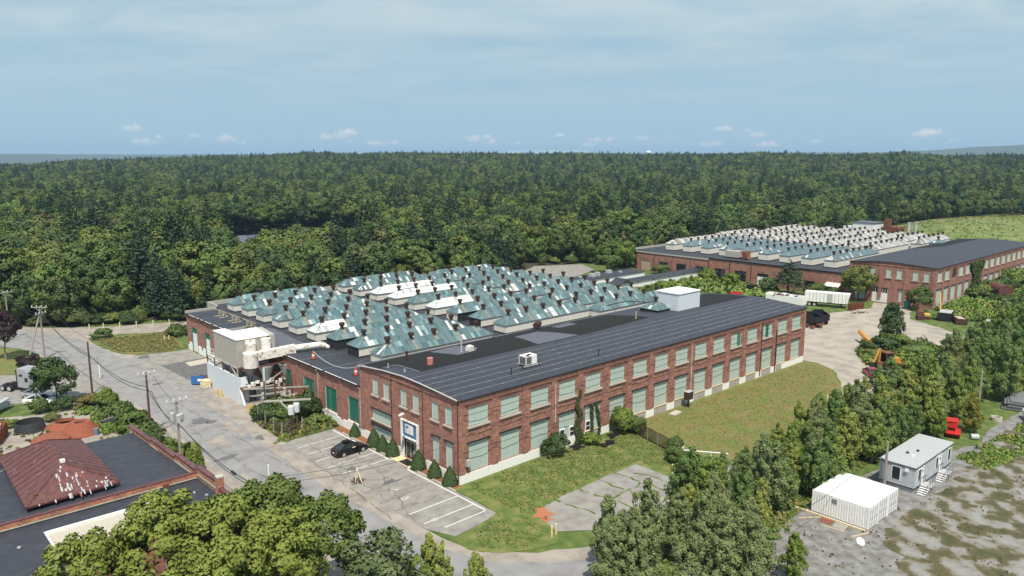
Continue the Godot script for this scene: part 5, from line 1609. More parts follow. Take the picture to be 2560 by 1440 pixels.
func axle_truck(called: String, label: String, at: Vector3, yaw: float, cab: Material, bed: Material, style: String) -> void:
	var t := thing(called, label, "truck", at, yaw)
	put("chassis", Vector3(7.0, 0.3, 1.0), Vector3(-0.4, 0.85, 0), M.black, t)
	var c := MB.new()
	if style == "tractor":
		c.extrude([Vector3(-0.2, 0.9, 0), Vector3(2.2, 0.9, 0), Vector3(2.2, 2.3, 0), Vector3(1.9, 3.1, 0), Vector3(1.2, 3.9, 0), Vector3(-0.2, 4.0, 0)], Vector3(0, 0, 2.4), Vector3.FORWARD)
		for i in c.v.size():
			c.v[i].z -= 1.2
		c.box(Vector3(3.0, 1.35, 0), Vector3(1.7, 1.1, 2.0))
	else:
		c.extrude([Vector3(1.1, 0.9, 0), Vector3(2.6, 0.9, 0), Vector3(2.5, 1.8, 0), Vector3(2.1, 2.55, 0), Vector3(1.1, 2.55, 0)], Vector3(0, 0, 2.1), Vector3.FORWARD)
		for i in c.v.size():
			c.v[i].z -= 1.05
		c.extrude([Vector3(2.5, 0.85, -0.85), Vector3(2.5, 0.85, 0.85), Vector3(2.5, 1.75, 0.8), Vector3(2.5, 1.75, -0.8)], Vector3(1.5, -0.12, 0), Vector3.LEFT)
	obj("cab", c, cab, t)
	if style == "tractor":
		for z in [-1.21, 1.21]:
			put("side_window", Vector3(0.6, 0.7, 0.03), Vector3(1.5, 2.2, z), M.glass, t)
			put("sleeper_window", Vector3(0.7, 0.35, 0.03), Vector3(0.5, 2.9, z), M.glass, t)
			put("fairing_edge", Vector3(0.12, 2.9, 0.1), Vector3(-0.3, 2.4, z), M.black, t)
		put("fifth_wheel", Vector3(1.0, 0.2, 1.0), Vector3(-2.5, 1.1, 0), M.black, t)
		for x in [-2.0, -3.3]:
			for z in [-1.0, 1.0]:
				wheel(t, Vector3(x, 0.52, z), 0.52, 0.5, M.chrome)
		for z in [-1.0, 1.0]:
			wheel(t, Vector3(3.0, 0.52, z), 0.52, 0.3, M.chrome)
		return
	put("windscreen", Vector3(0.06, 0.75, 1.7), Vector3(2.34, 2.1, 0), M.glass, t)
	for z in [-1.06, 1.06]:
		put("side_window", Vector3(0.8, 0.55, 0.03), Vector3(1.7, 2.1, z), M.glass, t)
		put("headlight", Vector3(0.1, 0.2, 0.25), Vector3(4.0, 1.1, z * 0.7), M.chrome, t)
	put("grille", Vector3(0.08, 0.6, 1.0), Vector3(4.02, 1.2, 0), M.chrome, t)
	put("bumper", Vector3(0.2, 0.3, 2.1), Vector3(4.15, 0.65, 0), M.chrome, t)
	var b := MB.new()
	b.span(Vector3(-3.8, 1.1, -1.15), Vector3(0.9, 1.22, 1.15))
	for z in [-1.15, 1.07]:
		b.span(Vector3(-3.8, 1.22, z), Vector3(0.9, 2.5, z + 0.08))
	b.span(Vector3(0.82, 1.22, -1.07), Vector3(0.9, 2.8, 1.07))
	b.span(Vector3(-3.8, 1.22, -1.07), Vector3(-3.72, 2.4, 1.07))
	for i in 5:
		b.box(Vector3(-3.4 + i * 1.0, 1.85, 1.18), Vector3(0.1, 1.3, 0.08))
		b.box(Vector3(-3.4 + i * 1.0, 1.85, -1.18), Vector3(0.1, 1.3, 0.08))
	obj("dump_bed", b, bed, t)
	for z in [-0.95, 0.95]:
		wheel(t, Vector3(3.1, 0.5, z), 0.5, 0.3, M.grey)
		wheel(t, Vector3(-2.2, 0.5, z), 0.5, 0.5, M.black)

func skip(called: String, label: String, at: Vector3, yaw: float, s: Vector3, mt: Material, lid: Material = null, fill: Material = null) -> void:
	var t := thing(called, label, "dumpster", at, yaw)
	var h := s * 0.5
	var w := MB.new()
	for e in [[Vector3(-h.x, 0.1, -h.z), Vector3(h.x, s.y, -h.z + 0.08)], [Vector3(-h.x, 0.1, h.z - 0.08), Vector3(h.x, s.y, h.z)], [Vector3(-h.x, 0.1, -h.z + 0.08), Vector3(-h.x + 0.08, s.y, h.z - 0.08)], [Vector3(h.x - 0.08, 0.1, -h.z + 0.08), Vector3(h.x, s.y, h.z - 0.08)], [Vector3(-h.x, 0.1, -h.z), Vector3(h.x, 0.16, h.z)]]:
		w.span(e[0], e[1])
	obj("box", w, mt, t)
	var n := int(s.x / 0.9)
	for i in n + 1:
		for z in [-h.z - 0.04, h.z + 0.04]:
			put("rib", Vector3(0.1, s.y - 0.1, 0.08), Vector3(-h.x + 0.05 + i * (s.x - 0.1) / n, s.y * 0.5, z), mt, t)
	if lid:
		put("lid", Vector3(s.x + 0.1, 0.1, s.z + 0.1), Vector3(0, s.y + 0.06, 0), lid, t)
	if fill:
		put("contents", Vector3(s.x * 0.8, 0.4, s.z * 0.7), Vector3(0.1, s.y - 0.3, 0), fill, t, 0.15)

func single(called: String, label: String, category: String, at: Vector3, yaw: float, mb: MB, mt: Material, group := "") -> MeshInstance3D:
	var o := obj(called, mb, mt)
	o.position = at
	o.rotation.y = yaw
	tag(o, label, category, group)
	return o

func yard_things() -> void:
	M.taillight = solid(0.3, 0.02, 0.015, 0.3)
	M.black_paint = solid(0.008, 0.008, 0.01, 0.15)
	M.red_paint = solid(0.26, 0.012, 0.03, 0.22)
	M.silver_paint = solid(0.42, 0.43, 0.45, 0.3, 0.4)
	M.teal_paint = solid(0.012, 0.11, 0.1, 0.35)
	car("black car with doors open parked in front of the near brick mill", P(-4.35, 17.45), 0.03, M.black_paint, true)
	car("dark red car parked beside the backhoe on the drive", P(81.4, -12.7), 0.72, M.red_paint)
	# white site office on a block base
	var t := thing("site_office", "grey white site office trailer with metal steps and dark windows on the gravel lot", "trailer", P(42.2, -34.7))
	put("skirt", Vector3(11.3, 0.7, 3.6), Vector3(0, 0.35, 0), M.grey, t)
	put("wall", Vector3(11.6, 2.5, 3.9), Vector3(0, 1.95, 0), M.trailer, t)
	put("floor_edge", Vector3(11.66, 0.1, 3.96), Vector3(0, 0.72, 0), M.dark_metal, t)
	put("roof", Vector3(11.8, 0.1, 4.1), Vector3(0, 3.25, 0), M.galv, t)
	put("roof_edge", Vector3(11.84, 0.08, 4.14), Vector3(0, 3.17, 0), M.dark_metal, t)
	for i in 15:
		put("roof_rib", Vector3(0.05, 0.03, 4.0), Vector3(-5.4 + i * 0.77, 3.31, 0), M.galv, t)
	for e in [[-4.5, 0.75, 1.3], [0.75, 0.55, 1.3], [4.7, 0.55, 1.4]]:
		var wn := part("window", t)
		wn.position = Vector3(e[0], 2.05, 1.96)
		put("frame", Vector3(e[1] + 0.16, e[2] + 0.16, 0.05), Vector3.ZERO, M.white, wn)
		put("pane", Vector3(e[1], e[2], 0.06), Vector3(0, 0, 0.01), M.glass, wn)
	var wn2 := part("window", t)
	wn2.position = Vector3(-5.81, 2.05, -0.1)
	put("frame", Vector3(0.05, 1.7, 1.05), Vector3.ZERO, M.white, wn2)
	put("pane", Vector3(0.06, 1.5, 0.85), Vector3(-0.01, 0, 0), M.glass, wn2)
	put("vent_hood", Vector3(0.25, 0.3, 0.35), Vector3(-5.9, 2.7, 1.05), M.white, t)
	for x in [-3.7, 1.75]:
		var d := part("door", t)
		d.position = Vector3(x, 1.75, 1.97)
		put("door_leaf", Vector3(0.85, 2.05, 0.05), Vector3.ZERO, M.white, d)
		put("door_window", Vector3(0.22, 0.3, 0.06), Vector3(0, 0.6, 0.01), M.glass, d)
		put("door_lamp", Vector3(0.2, 0.12, 0.14), Vector3(0, 1.2, 0.06), M.white, d)
		var s := part("steps", t)
		s.position = Vector3(x + 0.1, 0, 2.0)
		put("landing", Vector3(1.5, 0.08, 1.1), Vector3(0.2, 0.72, 0.55), M.galv, s)
		for i in 4:
			put("step", Vector3(0.26, 0.05, 1.0), Vector3(-0.72 - i * 0.26, 0.58 - i * 0.17, 0.55), M.white, s)
		for z in [0.03, 1.07]:
			var rl := MB.new()
			rl.beam(Vector3(-0.55, 1.6, z), Vector3(0.95, 1.6, z), 0.05)
			rl.beam(Vector3(-0.55, 1.6, z), Vector3(-1.7, 0.95, z), 0.05)
			rl.beam(Vector3(-0.55, 0.6, z), Vector3(-1.75, -0.05, z), 0.07, 0.16)
			for x2 in [-0.55, 0.2, 0.95]:
				rl.beam(Vector3(x2, 0, z), Vector3(x2, 1.6, z), 0.05)
			rl.beam(Vector3(-1.65, 0, z), Vector3(-1.65, 1.0, z), 0.05)
			obj("handrail", rl, M.steel, s)
	put("notice", Vector3(0.95, 0.65, 0.03), Vector3(1.0, 2.95, 1.98), M.white, t)
	for e in [[-1.5, 0.4], [-1.0, -0.4], [0.5, 0.2]]:
		put("roof_vent", Vector3(0.25, 0.2, 0.25), Vector3(e[0] - 1.0, 3.4, e[1]), M.white if e[0] < -1.2 else M.dark_metal, t)
	# three shipping containers side by side
	var side := MB.new()
	var cm := thing("shipping_container", "white ribbed shipping container nearest the gravel in front of the site office", "container", P(25.25, -33.8), 0, "shipping containers side by side")
	var core := MB.new()
	core.box(Vector3(0, 1.25, 0), Vector3(2.28, 2.3, 5.9))
	obj("wall", core, M.white_paint, cm)
	for i in 21:
		for s in [-1.0, 1.0]:
			put("rib", Vector3(0.06, 2.15, 0.14), Vector3(s * 1.16, 1.27, -2.72 + i * 0.272), M.white_paint, cm)
	put("roof", Vector3(2.32, 0.06, 6.0), Vector3(0, 2.44, 0), M.white_paint, cm)
	for i in 20:
		put("roof_rib", Vector3(2.0, 0.03, 0.13), Vector3(0, 2.485, -2.7 + i * 0.284), M.white_paint, cm)
	for x in [-1.12, 1.12]:
		for z in [-2.96, 2.96]:
			put("corner_post", Vector3(0.16, 2.5, 0.16), Vector3(x, 1.25, z), M.white_paint, cm)
		put("base_rail", Vector3(0.12, 0.18, 6.0), Vector3(x * 1.03, 0.12, 0), M.galv, cm)
	for x in [-0.53, 0.53]:
		var d := part("door", cm)
		d.position = Vector3(x, 1.25, 2.98)
		put("door_leaf", Vector3(1.0, 2.25, 0.06), Vector3.ZERO, M.white_paint, d)
		for k in [-0.28, 0.22]:
			put("lock_rod", Vector3(0.05, 2.3, 0.05), Vector3(k, 0, 0.06), M.galv, d)
			put("handle", Vector3(0.3, 0.06, 0.05), Vector3(k + 0.1, -0.15, 0.09), M.galv, d)
		for k in [-0.7, 0.0, 0.7]:
			put("door_ridge", Vector3(0.9, 0.06, 0.04), Vector3(0, k, 0.04), M.galv, d)
	var c2 := copy(cm, "white ribbed shipping container in the middle of the three", P(27.65, -33.75))
	var c3 := copy(cm, "white ribbed shipping container farthest under the cottonwoods", P(30.05, -33.8))
	put("stencil", Vector3(0.02, 0.5, 0.55), Vector3(-1.2, 1.95, -0.6), M.steel, cm)
	# timber, pallets, sack
	var mb := MB.new()
	mb.beam(Vector3(0, 0.1, -3.8), Vector3(0, 0.1, 3.7), 0.16)
	single("timber_beam", "long pale timber along the foot of the shipping container", "timber", P(23.65, -33.0), 0.02, mb, M.cream)
	for e in [["short plank lying across the gravel near the container's far end", 22.4, -31.4, 0.9], ["grey weathered plank on the gravel beside the pallets", 21.9, -34.2, 0.15], ["short pale plank pointing to the white sack", 22.6, -36.7, 1.2]]:
		mb = MB.new()
		mb.box(Vector3(0, 0.05, 0), Vector3(0.24, 0.08, 2.4))
		single("plank", e[0], "plank", P(e[1], e[2]), e[3], mb, M.timber)
	var pal := thing("pallet", "grey wooden pallet on the gravel beside the long timber", "pallet", P(22.7, -34.6), 0.1)
	for i in 7:
		put("slat", Vector3(1.2, 0.03, 0.12), Vector3(0, 0.16, -0.54 + i * 0.18), M.weathered, pal)
	for x in [-0.55, 0.0, 0.55]:
		put("bearer", Vector3(0.1, 0.13, 1.2), Vector3(x, 0.075, 0), M.weathered, pal)
	copy(pal, "reddish stacked pallet beside the grey pallet and the container", P(22.75, -33.1), 0.1)
	for ch in get_child(get_child_count() - 1).get_children():
		if String(ch.name).begins_with("slat"):
			(ch as MeshInstance3D).material_override = M.red_rust
	mb = MB.new()
	mb.lathe(Vector3(0, -0.05, 0), [[0.85, 0.0], [0.7, 0.2], [0.4, 0.34], [0.0, 0.4]], 9)
	for i in mb.v.size():
		mb.v[i].z *= 0.5
	single("white_sack", "crumpled white sack lying on the gravel", "sack", P(21.3, -37.3), 0.6, mb, M.white_paint)
	mb = MB.new()
	mb.box(Vector3(0, 0.5, 0), Vector3(0.9, 0.9, 0.6))
	mb.beam(Vector3(0.3, 0, 0), Vector3(0.3, 1.6, 0), 0.12)
	mb.beam(Vector3(-0.3, 0, 0), Vector3(-0.3, 1.3, 0.2), 0.12)
	single("red_winch", "small rusty red machine half hidden by leaves at the bottom right", "machine", P(12.6, -31.9), 0.4, mb, M.red_rust)
	# red attachment behind the office
	t = thing("red_hopper", "bright red steel hopper machine behind the site office", "machine", P(60.2, -32.9), 0.3)
	t.scale = Vector3(0.95, 0.8, 0.95)
	mb = MB.new()
	mb.extrude([Vector3(-1.6, 0.9, -0.9), Vector3(-0.9, 0.2, -0.9), Vector3(0.9, 0.2, -0.9), Vector3(1.4, 0.9, -0.9)], Vector3(0, 0, 1.8), Vector3.FORWARD)
	obj("trough", mb, M.red, t)
	put("upper_box", Vector3(1.8, 1.0, 1.5), Vector3(0.6, 2.0, -0.3), M.red, t)
	put("slanted_lid", Vector3(2.0, 0.1, 1.7), Vector3(0.6, 2.6, -0.3), M.red, t, 0.1)
	for x in [-0.2, 1.4]:
		put("leg", Vector3(0.14, 1.7, 0.14), Vector3(x, 0.9, 0.3), M.orange, t)
	# steel stack, white gas tank, concrete ring at the right edge
	t = thing("steel_stack", "stack of grey steel plates and beams at the right edge", "steel stack", P(81.5, -34.6), 0.25)
	for i in 6:
		put("plate", Vector3(6.5, 0.16, 3.4 - 0.2 * i), Vector3(0.2 * (i % 2), 0.2 + i * 0.24, 0.2 * (i % 3)), M.steel, t, 0.03 * (i % 3))
	for i in 4:
		put("beam", Vector3(7.0, 0.3, 0.3), Vector3(0.3 * i - 1.0, 0.2, 2.4 + 0.5 * i), M.galv, t)
	t = thing("gas_tank", "white gas tank on legs at the right edge", "tank", P(74.6, -38.2), 0.5)
	mb = MB.new()
	mb.tube(Vector3(-1.6, 1.0, 0), Vector3(1.6, 1.0, 0), 0.6, 0.6, 14)
	mb.tube(Vector3(1.6, 1.0, 0), Vector3(1.95, 1.0, 0), 0.6, 0.25, 14)
	mb.tube(Vector3(-1.6, 1.0, 0), Vector3(-1.95, 1.0, 0), 0.6, 0.25, 14)
	obj("vessel", mb, M.white, t)
	for x in [-1.1, 1.1]:
		put("leg", Vector3(0.2, 0.6, 0.8), Vector3(x, 0.3, 0), M.grey, t)
	mb = MB.new()
	mb.lathe(Vector3.ZERO, [[0.75, 0.0], [0.75, 0.55], [0.55, 0.55], [0.55, 0.0]], 14)
	single("concrete_ring", "pale concrete ring beside the steel stack", "concrete ring", P(71.6, -34.9), 0, mb, M.stone)
	mb = MB.new()
	mb.tube(Vector3(0, 0.35, -0.5), Vector3(0, 0.35, 0.5), 0.4, 0.4, 12, false)
	single("culvert_pipe", "short galvanized culvert pipe lying beside the yellow tree", "pipe", P(60.9, -35.3), 0.7, mb, M.galv)
	# backhoe
	t = thing("backhoe", "old orange backhoe with raised arm behind the red car", "backhoe", P(88.2, -12.6), -0.5)
	put("chassis", Vector3(3.6, 0.5, 1.0), Vector3(0, 1.0, 0), M.rust, t)
	mb = MB.new()
	mb.extrude([Vector3(-0.9, 1.2, -0.75), Vector3(0.8, 1.2, -0.75), Vector3(0.7, 2.9, -0.7), Vector3(-0.7, 2.9, -0.7)], Vector3(0, 0, 0.08), Vector3.FORWARD)
	mb.extrude([Vector3(-0.9, 1.2, 0.67), Vector3(0.8, 1.2, 0.67), Vector3(0.7, 2.9, 0.62), Vector3(-0.7, 2.9, 0.62)], Vector3(0, 0, 0.08), Vector3.FORWARD)
	obj("cab_side", mb, M.glass, t)
	put("cab_roof", Vector3(1.8, 0.12, 1.7), Vector3(0, 2.98, 0), M.rust, t)
	for x in [-0.8, 0.75]:
		for z in [-0.75, 0.75]:
			put("cab_post", Vector3(0.1, 1.8, 0.1), Vector3(x, 2.05, z), M.rust, t)
	put("engine_cover", Vector3(1.6, 0.8, 1.0), Vector3(1.7, 1.5, 0), M.orange_yellow, t)
	for z in [-0.95, 0.95]:
		wheel(t, Vector3(-0.8, 0.75, z), 0.75, 0.45, M.rust)
		wheel(t, Vector3(1.9, 0.5, z), 0.5, 0.35, M.rust)
	mb = MB.new()
	mb.beam(Vector3(-1.7, 1.0, 0), Vector3(-1.9, 3.9, 0.3), 0.3)
	obj("boom", mb, M.orange_yellow, t)
	mb = MB.new()
	mb.beam(Vector3(-1.9, 3.9, 0.3), Vector3(-3.4, 1.5, 0.7), 0.26)
	obj("dipper", mb, M.orange_yellow, t)
	mb = MB.new()
	mb.extrude([Vector3(-3.4, 1.5, 0.3), Vector3(-3.9, 0.7, 0.3), Vector3(-3.5, 0.2, 0.3), Vector3(-2.8, 0.5, 0.3)], Vector3(0, 0, 0.8), Vector3.FORWARD)
	obj("bucket", mb, M.black, t)
	mb = MB.new()
	mb.beam(Vector3(1.4, 1.2, -0.7), Vector3(3.2, 0.9, -0.7), 0.2)
	mb.beam(Vector3(1.4, 1.2, 0.7), Vector3(3.2, 0.9, 0.7), 0.2)
	mb.extrude([Vector3(3.2, 1.2, -1.1), Vector3(3.2, 0.3, -1.1), Vector3(4.0, 0.3, -1.1)], Vector3(0, 0, 2.2), Vector3.FORWARD)
	obj("loader_arm", mb, M.orange_yellow, t)
	# yellow digger boom and tracks by the yard tree
	t = thing("digger_parts", "yellow digger boom and counterweight parts left under the yard tree", "machine parts", P(103.0, -2.4), 0.0)
	mb = MB.new()
	mb.extrude([Vector3(1.9, 1.9, -2.6), Vector3(2.2, 2.4, -2.5), Vector3(-2.7, 1.6, 1.8), Vector3(-3.0, 0.9, 1.9)], Vector3(0.3, 0, 0.5), Vector3(-0.6, 0, -0.7))
	obj("boom", mb, M.orange_yellow, t)
	for e in [[1.6, 0.5, -1.0, M.yellow], [0.2, 0.4, -0.6, M.black], [1.0, 0.45, 0.4, M.cream], [-0.5, 0.4, 0.6, M.black], [2.0, 0.6, 0.8, M.orange_yellow], [0.6, 0.35, 1.4, M.steel]]:
		put("engine_part", Vector3(0.9, 0.8, 0.8), Vector3(e[0], e[1], e[2]), e[3], t, e[0])
	mb = MB.new()
	mb.beam(Vector3(-3.0, 1.2, 1.9), Vector3(-3.6, 0.1, 2.4), 0.35)
	obj("broken_arm", mb, M.dark_metal, t)
	axle_truck("dump_truck", "black dump truck parked beside the far end of the near mill", P(113.4, 14.6), 0.9, M.black_paint, M.black, "dump")
	axle_truck("dump_truck", "green dump truck with dark bed behind the black truck", P(117.2, 14.4), 0.75, M.teal_paint, M.black, "dump")
	axle_truck("tractor_unit", "white semi tractor unit parked behind the small tree at left", P(-29.9, 76.6), -0.95, M.silver_paint, M.black, "tractor")
	car("silver car parked beside the white tractor unit", P(-29.2, 71.2), -0.75, M.silver_paint)
	car("white car half hidden by the small tree in the truck lot", P(-29.6, 67.2), -0.75, M.white)
	# white dump trailer and open junk container
	t = thing("dump_trailer", "long white ribbed dump trailer behind the green truck", "trailer", P(136.2, 21.8), -1.25)
	mb = MB.new()
	mb.extrude([Vector3(-5.2, 1.2, -1.2), Vector3(4.9, 1.2, -1.2), Vector3(5.4, 3.7, -1.2), Vector3(-5.2, 3.7, -1.2)], Vector3(0, 0, 2.4), Vector3.FORWARD)
	obj("body", mb, M.white_paint, t)
	for i in 12:
		for z in [-1.23, 1.23]:
			put("rib", Vector3(0.1, 2.4, 0.08), Vector3(-4.9 + i * 0.86, 2.45, z), M.grey, t)
	put("door", Vector3(1.1, 2.2, 0.12), Vector3(0.9, 2.4, 1.26), M.galv, t)
	put("chassis", Vector3(9.5, 0.3, 1.0), Vector3(0, 1.0, 0), M.black, t)
	for x in [-4.0, -2.8]:
		for z in [-1.0, 1.0]:
			wheel(t, Vector3(x, 0.5, z), 0.5, 0.4, M.grey)
	put("landing_leg", Vector3(0.2, 1.0, 1.6), Vector3(3.4, 0.5, 0), M.black, t)
	t = thing("scrap_container", "open white container full of scrap near the pine", "container", P(131.8, 30.6), -1.5)
	mb = MB.new()
	for e in [[Vector3(-5, 0.2, -1.2), Vector3(5, 2.5, -1.1)], [Vector3(-5, 0.2, 1.1), Vector3(5, 2.2, 1.2)], [Vector3(-5, 0.2, -1.1), Vector3(-4.9, 2.5, 1.1)], [Vector3(4.9, 0.2, -1.1), Vector3(5, 2.5, 1.1)], [Vector3(-5, 0.2, -1.2), Vector3(5, 0.4, 1.2)]]:
		mb.span(e[0], e[1])
	obj("wall", mb, M.white_paint, t)
	for i in 14:
		put("rib", Vector3(0.1, 2.1, 0.08), Vector3(-4.6 + i * 0.7, 1.35, -1.24), M.grey, t)
		put("scrap_piece", Vector3(rng.randf_range(0.4, 1.6), 0.2, rng.randf_range(0.2, 0.8)), Vector3(rng.randf_range(-4, 4), rng.randf_range(2.0, 2.7), rng.randf_range(-0.7, 0.7)), [M.rust, M.white_paint, M.galv, M.rust][i % 4], t, rng.randf() * 3.0)
	# junk heap by the mill's far corner
	t = thing("scrap_heap", "heap of rusty machine parts at the far corner of the near mill", "scrap heap", P(111.2, 12.6))
	for i in 16:
		put("scrap_piece", Vector3(rng.randf_range(0.4, 1.6), rng.randf_range(0.2, 0.6), rng.randf_range(0.3, 0.9)), Vector3(rng.randf_range(-2.2, 2.2), rng.randf_range(0.2, 1.0), rng.randf_range(-1.8, 1.8)), [M.rust, M.rust_dark, M.weathered, M.red_rust][i % 4], t, rng.randf() * 3.0)
	t = thing("sheet_pile", "row of upright rusty red sheets beside the dump trailer", "steel sheets", P(136.6, 14.6), -0.4)
	for i in 9:
		put("sheet", Vector3(0.12, 1.7 + 0.2 * (i % 3), 1.3), Vector3(-1.8 + i * 0.45, 0.9, 0.2 * (i % 2)), M.red_rust if i % 2 else M.rust, t, 0.15 * (i % 3))
	t = thing("slab_stack", "pale concrete slabs stacked on blocks in the dirt yard", "slabs", P(134.2, 12.4), -0.5)
	for i in 3:
		put("slab", Vector3(4.6 - i, 0.14, 0.9), Vector3(0.2 * i, 0.45 + 0.15 * i, 0), M.stone, t, 0.06 * i)
	put("block", Vector3(0.5, 0.4, 0.8), Vector3(-1.2, 0.2, 0), M.stone, t)
	put("block", Vector3(0.5, 0.4, 0.8), Vector3(1.3, 0.2, 0), M.stone, t)
	t = thing("portable_toilet", "green portable toilet with white roof against the far mill", "toilet", P(149.2, 7.2))
	put("cabin", Vector3(1.15, 2.0, 1.15), Vector3(0, 1.0, 0), M.teal_paint, t)
	put("door", Vector3(0.05, 1.8, 0.8), Vector3(-0.59, 0.95, 0), M.mid_green, t)
	mb = MB.new()
	mb.lathe(Vector3(0, 2.0, 0), [[0.85, 0.0], [0.8, 0.15], [0.5, 0.28], [0.0, 0.32]], 4)
	obj("roof", mb, M.white, t).rotation.y = PI / 4
	t = thing("fuel_tank", "big rusty red cylindrical tank lying in the brush by the far mill", "tank", P(183.6, -3.6), 0.75)
	mb = MB.new()
	mb.tube(Vector3(-3.0, 1.9, 0), Vector3(3.0, 1.9, 0), 1.8, 1.8, 22)
	obj("vessel", mb, M.maroon_roof, t)
	mb = MB.new()
	for x in [-2.9, -1.0, 1.0, 2.9]:
		mb.tube(Vector3(x - 0.06, 1.9, 0), Vector3(x + 0.06, 1.9, 0), 1.84, 1.84, 22)
	obj("band", mb, M.rust, t)
	skip("skip", "black covered box with silver lid by the far mill corner", P(141.0, -4.6), 0.2, Vector3(4.2, 2.0, 2.4), M.black, M.galv)
	skip("skip", "rusty brown open dumpster beside the black covered box", P(139.6, -8.0), 0.5, Vector3(4.2, 1.4, 2.2), M.rust_dark, null, M.timber)
	skip("skip", "bright red dumpster in the weeds between the mills", P(130.6, 44.6), -0.75, Vector3(3.0, 1.4, 1.6), M.red)
	skip("skip", "small black dumpster against the far mill wall", P(143.0, 47.0), -0.2, Vector3(2.4, 1.6, 1.8), M.black, M.black)
	t = thing("flatbed_wagon", "grey plank flatbed wagon parked at the edge of the trees", "wagon", P(141.2, -13.6), 0.4)
	for i in 7:
		put("plank", Vector3(5.4, 0.08, 0.3), Vector3(0, 1.0, -0.96 + i * 0.32), M.weathered, t)
	put("frame", Vector3(5.0, 0.2, 1.0), Vector3(0, 0.85, 0), M.black, t)
	for x in [-1.6, 1.6]:
		for z in [-0.9, 0.9]:
			wheel(t, Vector3(x, 0.4, z), 0.4, 0.25, M.grey)
	t = thing("rusty_bins", "rusty bins and yellow scrap at the corner of the far mill", "scrap", P(138.8, 0.0))
	for e in [[-1.8, 0.5, 0.4, M.rust_dark], [0.6, 0.8, -0.4, M.rust], [1.4, 0.5, 0.7, M.yellow], [2.2, 0.8, -1.0, M.rust], [0.2, 0.3, 1.3, M.rust_dark]]:
		put("bin", Vector3(1.5, e[1] * 2.0, 1.2), Vector3(e[0], e[1], e[2]), e[3], t, e[0] * 0.4)
	mb = MB.new()
	mb.beam(Vector3(-0.6, 0, 1.0), Vector3(1.6, 4.4, -0.2), 0.3)
	single("yellow_boom", "yellow steel boom leaning at the far mill corner", "boom", P(150.6, 0.6), 0, mb, M.orange_yellow)
	# rooftop things
	t = thing("air_conditioner", "white rooftop air conditioner with two fans on the dark roof", "air conditioner", P(15.3, 4.7, roof_y(4.7) + 0.25))
	put("casing", Vector3(2.0, 1.15, 1.35), Vector3(0, 0.6, 0), M.white_paint, t)
	put("coil", Vector3(0.05, 0.9, 1.1), Vector3(-1.01, 0.6, 0.05), M.coil, t)
	put("coil", Vector3(0.9, 0.9, 0.05), Vector3(-0.45, 0.6, 0.69), M.coil, t)
	for x in [-0.55, 0.15]:
		mb = MB.new()
		mb.lathe(Vector3(x, 1.18, 0.15 - x * 0.5), [[0.3, 0.0], [0.3, 0.04], [0.0, 0.03]], 14)
		obj("fan", mb, M.black, t)
	mb = MB.new()
	mb.beam(Vector3(-1.6, -0.05, 0.9), Vector3(1.3, -0.05, 0.9), 0.1)
	mb.beam(Vector3(-1.2, -0.05, -0.7), Vector3(1.3, -0.05, -0.7), 0.1)
	obj("skid", mb, M.galv, t)
	for x in [-1.6, 1.35]:
		wheel(t, Vector3(x, 0.0, 0.9), 0.22, 0.2, M.grey)
	mb = MB.new()
	mb.lathe(Vector3.ZERO, [[0.4, 0.0], [0.42, 0.9], [0.38, 0.92], [0.0, 0.9]], 14)
	single("pink_bucket", "faded pink barrel standing on the black tar roof", "barrel", P(5.6, 13.2, roof_y(13.2)), 0, mb, M.pink)
	mb = MB.new()
	mb.tube(Vector3(-0.9, 0.5, 0), Vector3(0.9, 0.5, 0), 0.5, 0.5, 14)
	single("tar_drum", "dark rusty drum lying at the roof edge beside the skylights", "drum", P(32.9, 21.1, 10.35), 0.5, mb, M.rust_vent)
	mb = MB.new()
	mb.box(Vector3(0, 0.4, 0), Vector3(0.9, 0.7, 0.8))
	mb.lathe(Vector3(0, 0.75, 0), [[0.3, 0.0], [0.3, 0.1], [0.0, 0.1]], 10)
	single("old_condenser", "small rusty condenser unit on the grey roof patch", "condenser", P(14.2, 15.5, roof_y(15.5)), 0.2, mb, M.white_rust)
	# traffic cones with a rope
	var cone := thing("traffic_cone", "orange traffic cone on the shed roof beside the duct", "traffic cone", P(1.75, 38.1, 7.28), 0, "traffic cones on the shed roof")
	put("base", Vector3(0.7, 0.08, 0.7), Vector3(0, 0.04, 0), M.black, cone)
	mb = MB.new()
	mb.lathe(Vector3(0, 0.08, 0), [[0.28, 0.0], [0.1, 1.2], [0.0, 1.22]], 12)
	obj("body", mb, M.orange, cone)
	mb = MB.new()
	mb.lathe(Vector3(0, 0.5, 0), [[0.23, 0.0], [0.19, 0.24]], 12)
	obj("band", mb, M.white, cone)
	copy(cone, "orange traffic cone on the shed roof beside the two storey wing", P(1.95, 26.0, 7.28))
	var pts := []
	for i in 15:
		var k := i / 14.0
		pts.append(P(1.75 + 0.2 * k, lerpf(38.1, 26.0, k), 8.4 - 2.6 * k * (1.0 - k) * 1.6 + 0.1))
	pts.append(P(2.0, 21.6, 9.6))
	mb = MB.new()
	mb.path(pts, 0.035, 5)
	single("rope", "pale rope strung between the two roof cones", "rope", Vector3.ZERO, 0, mb, M.fascia)
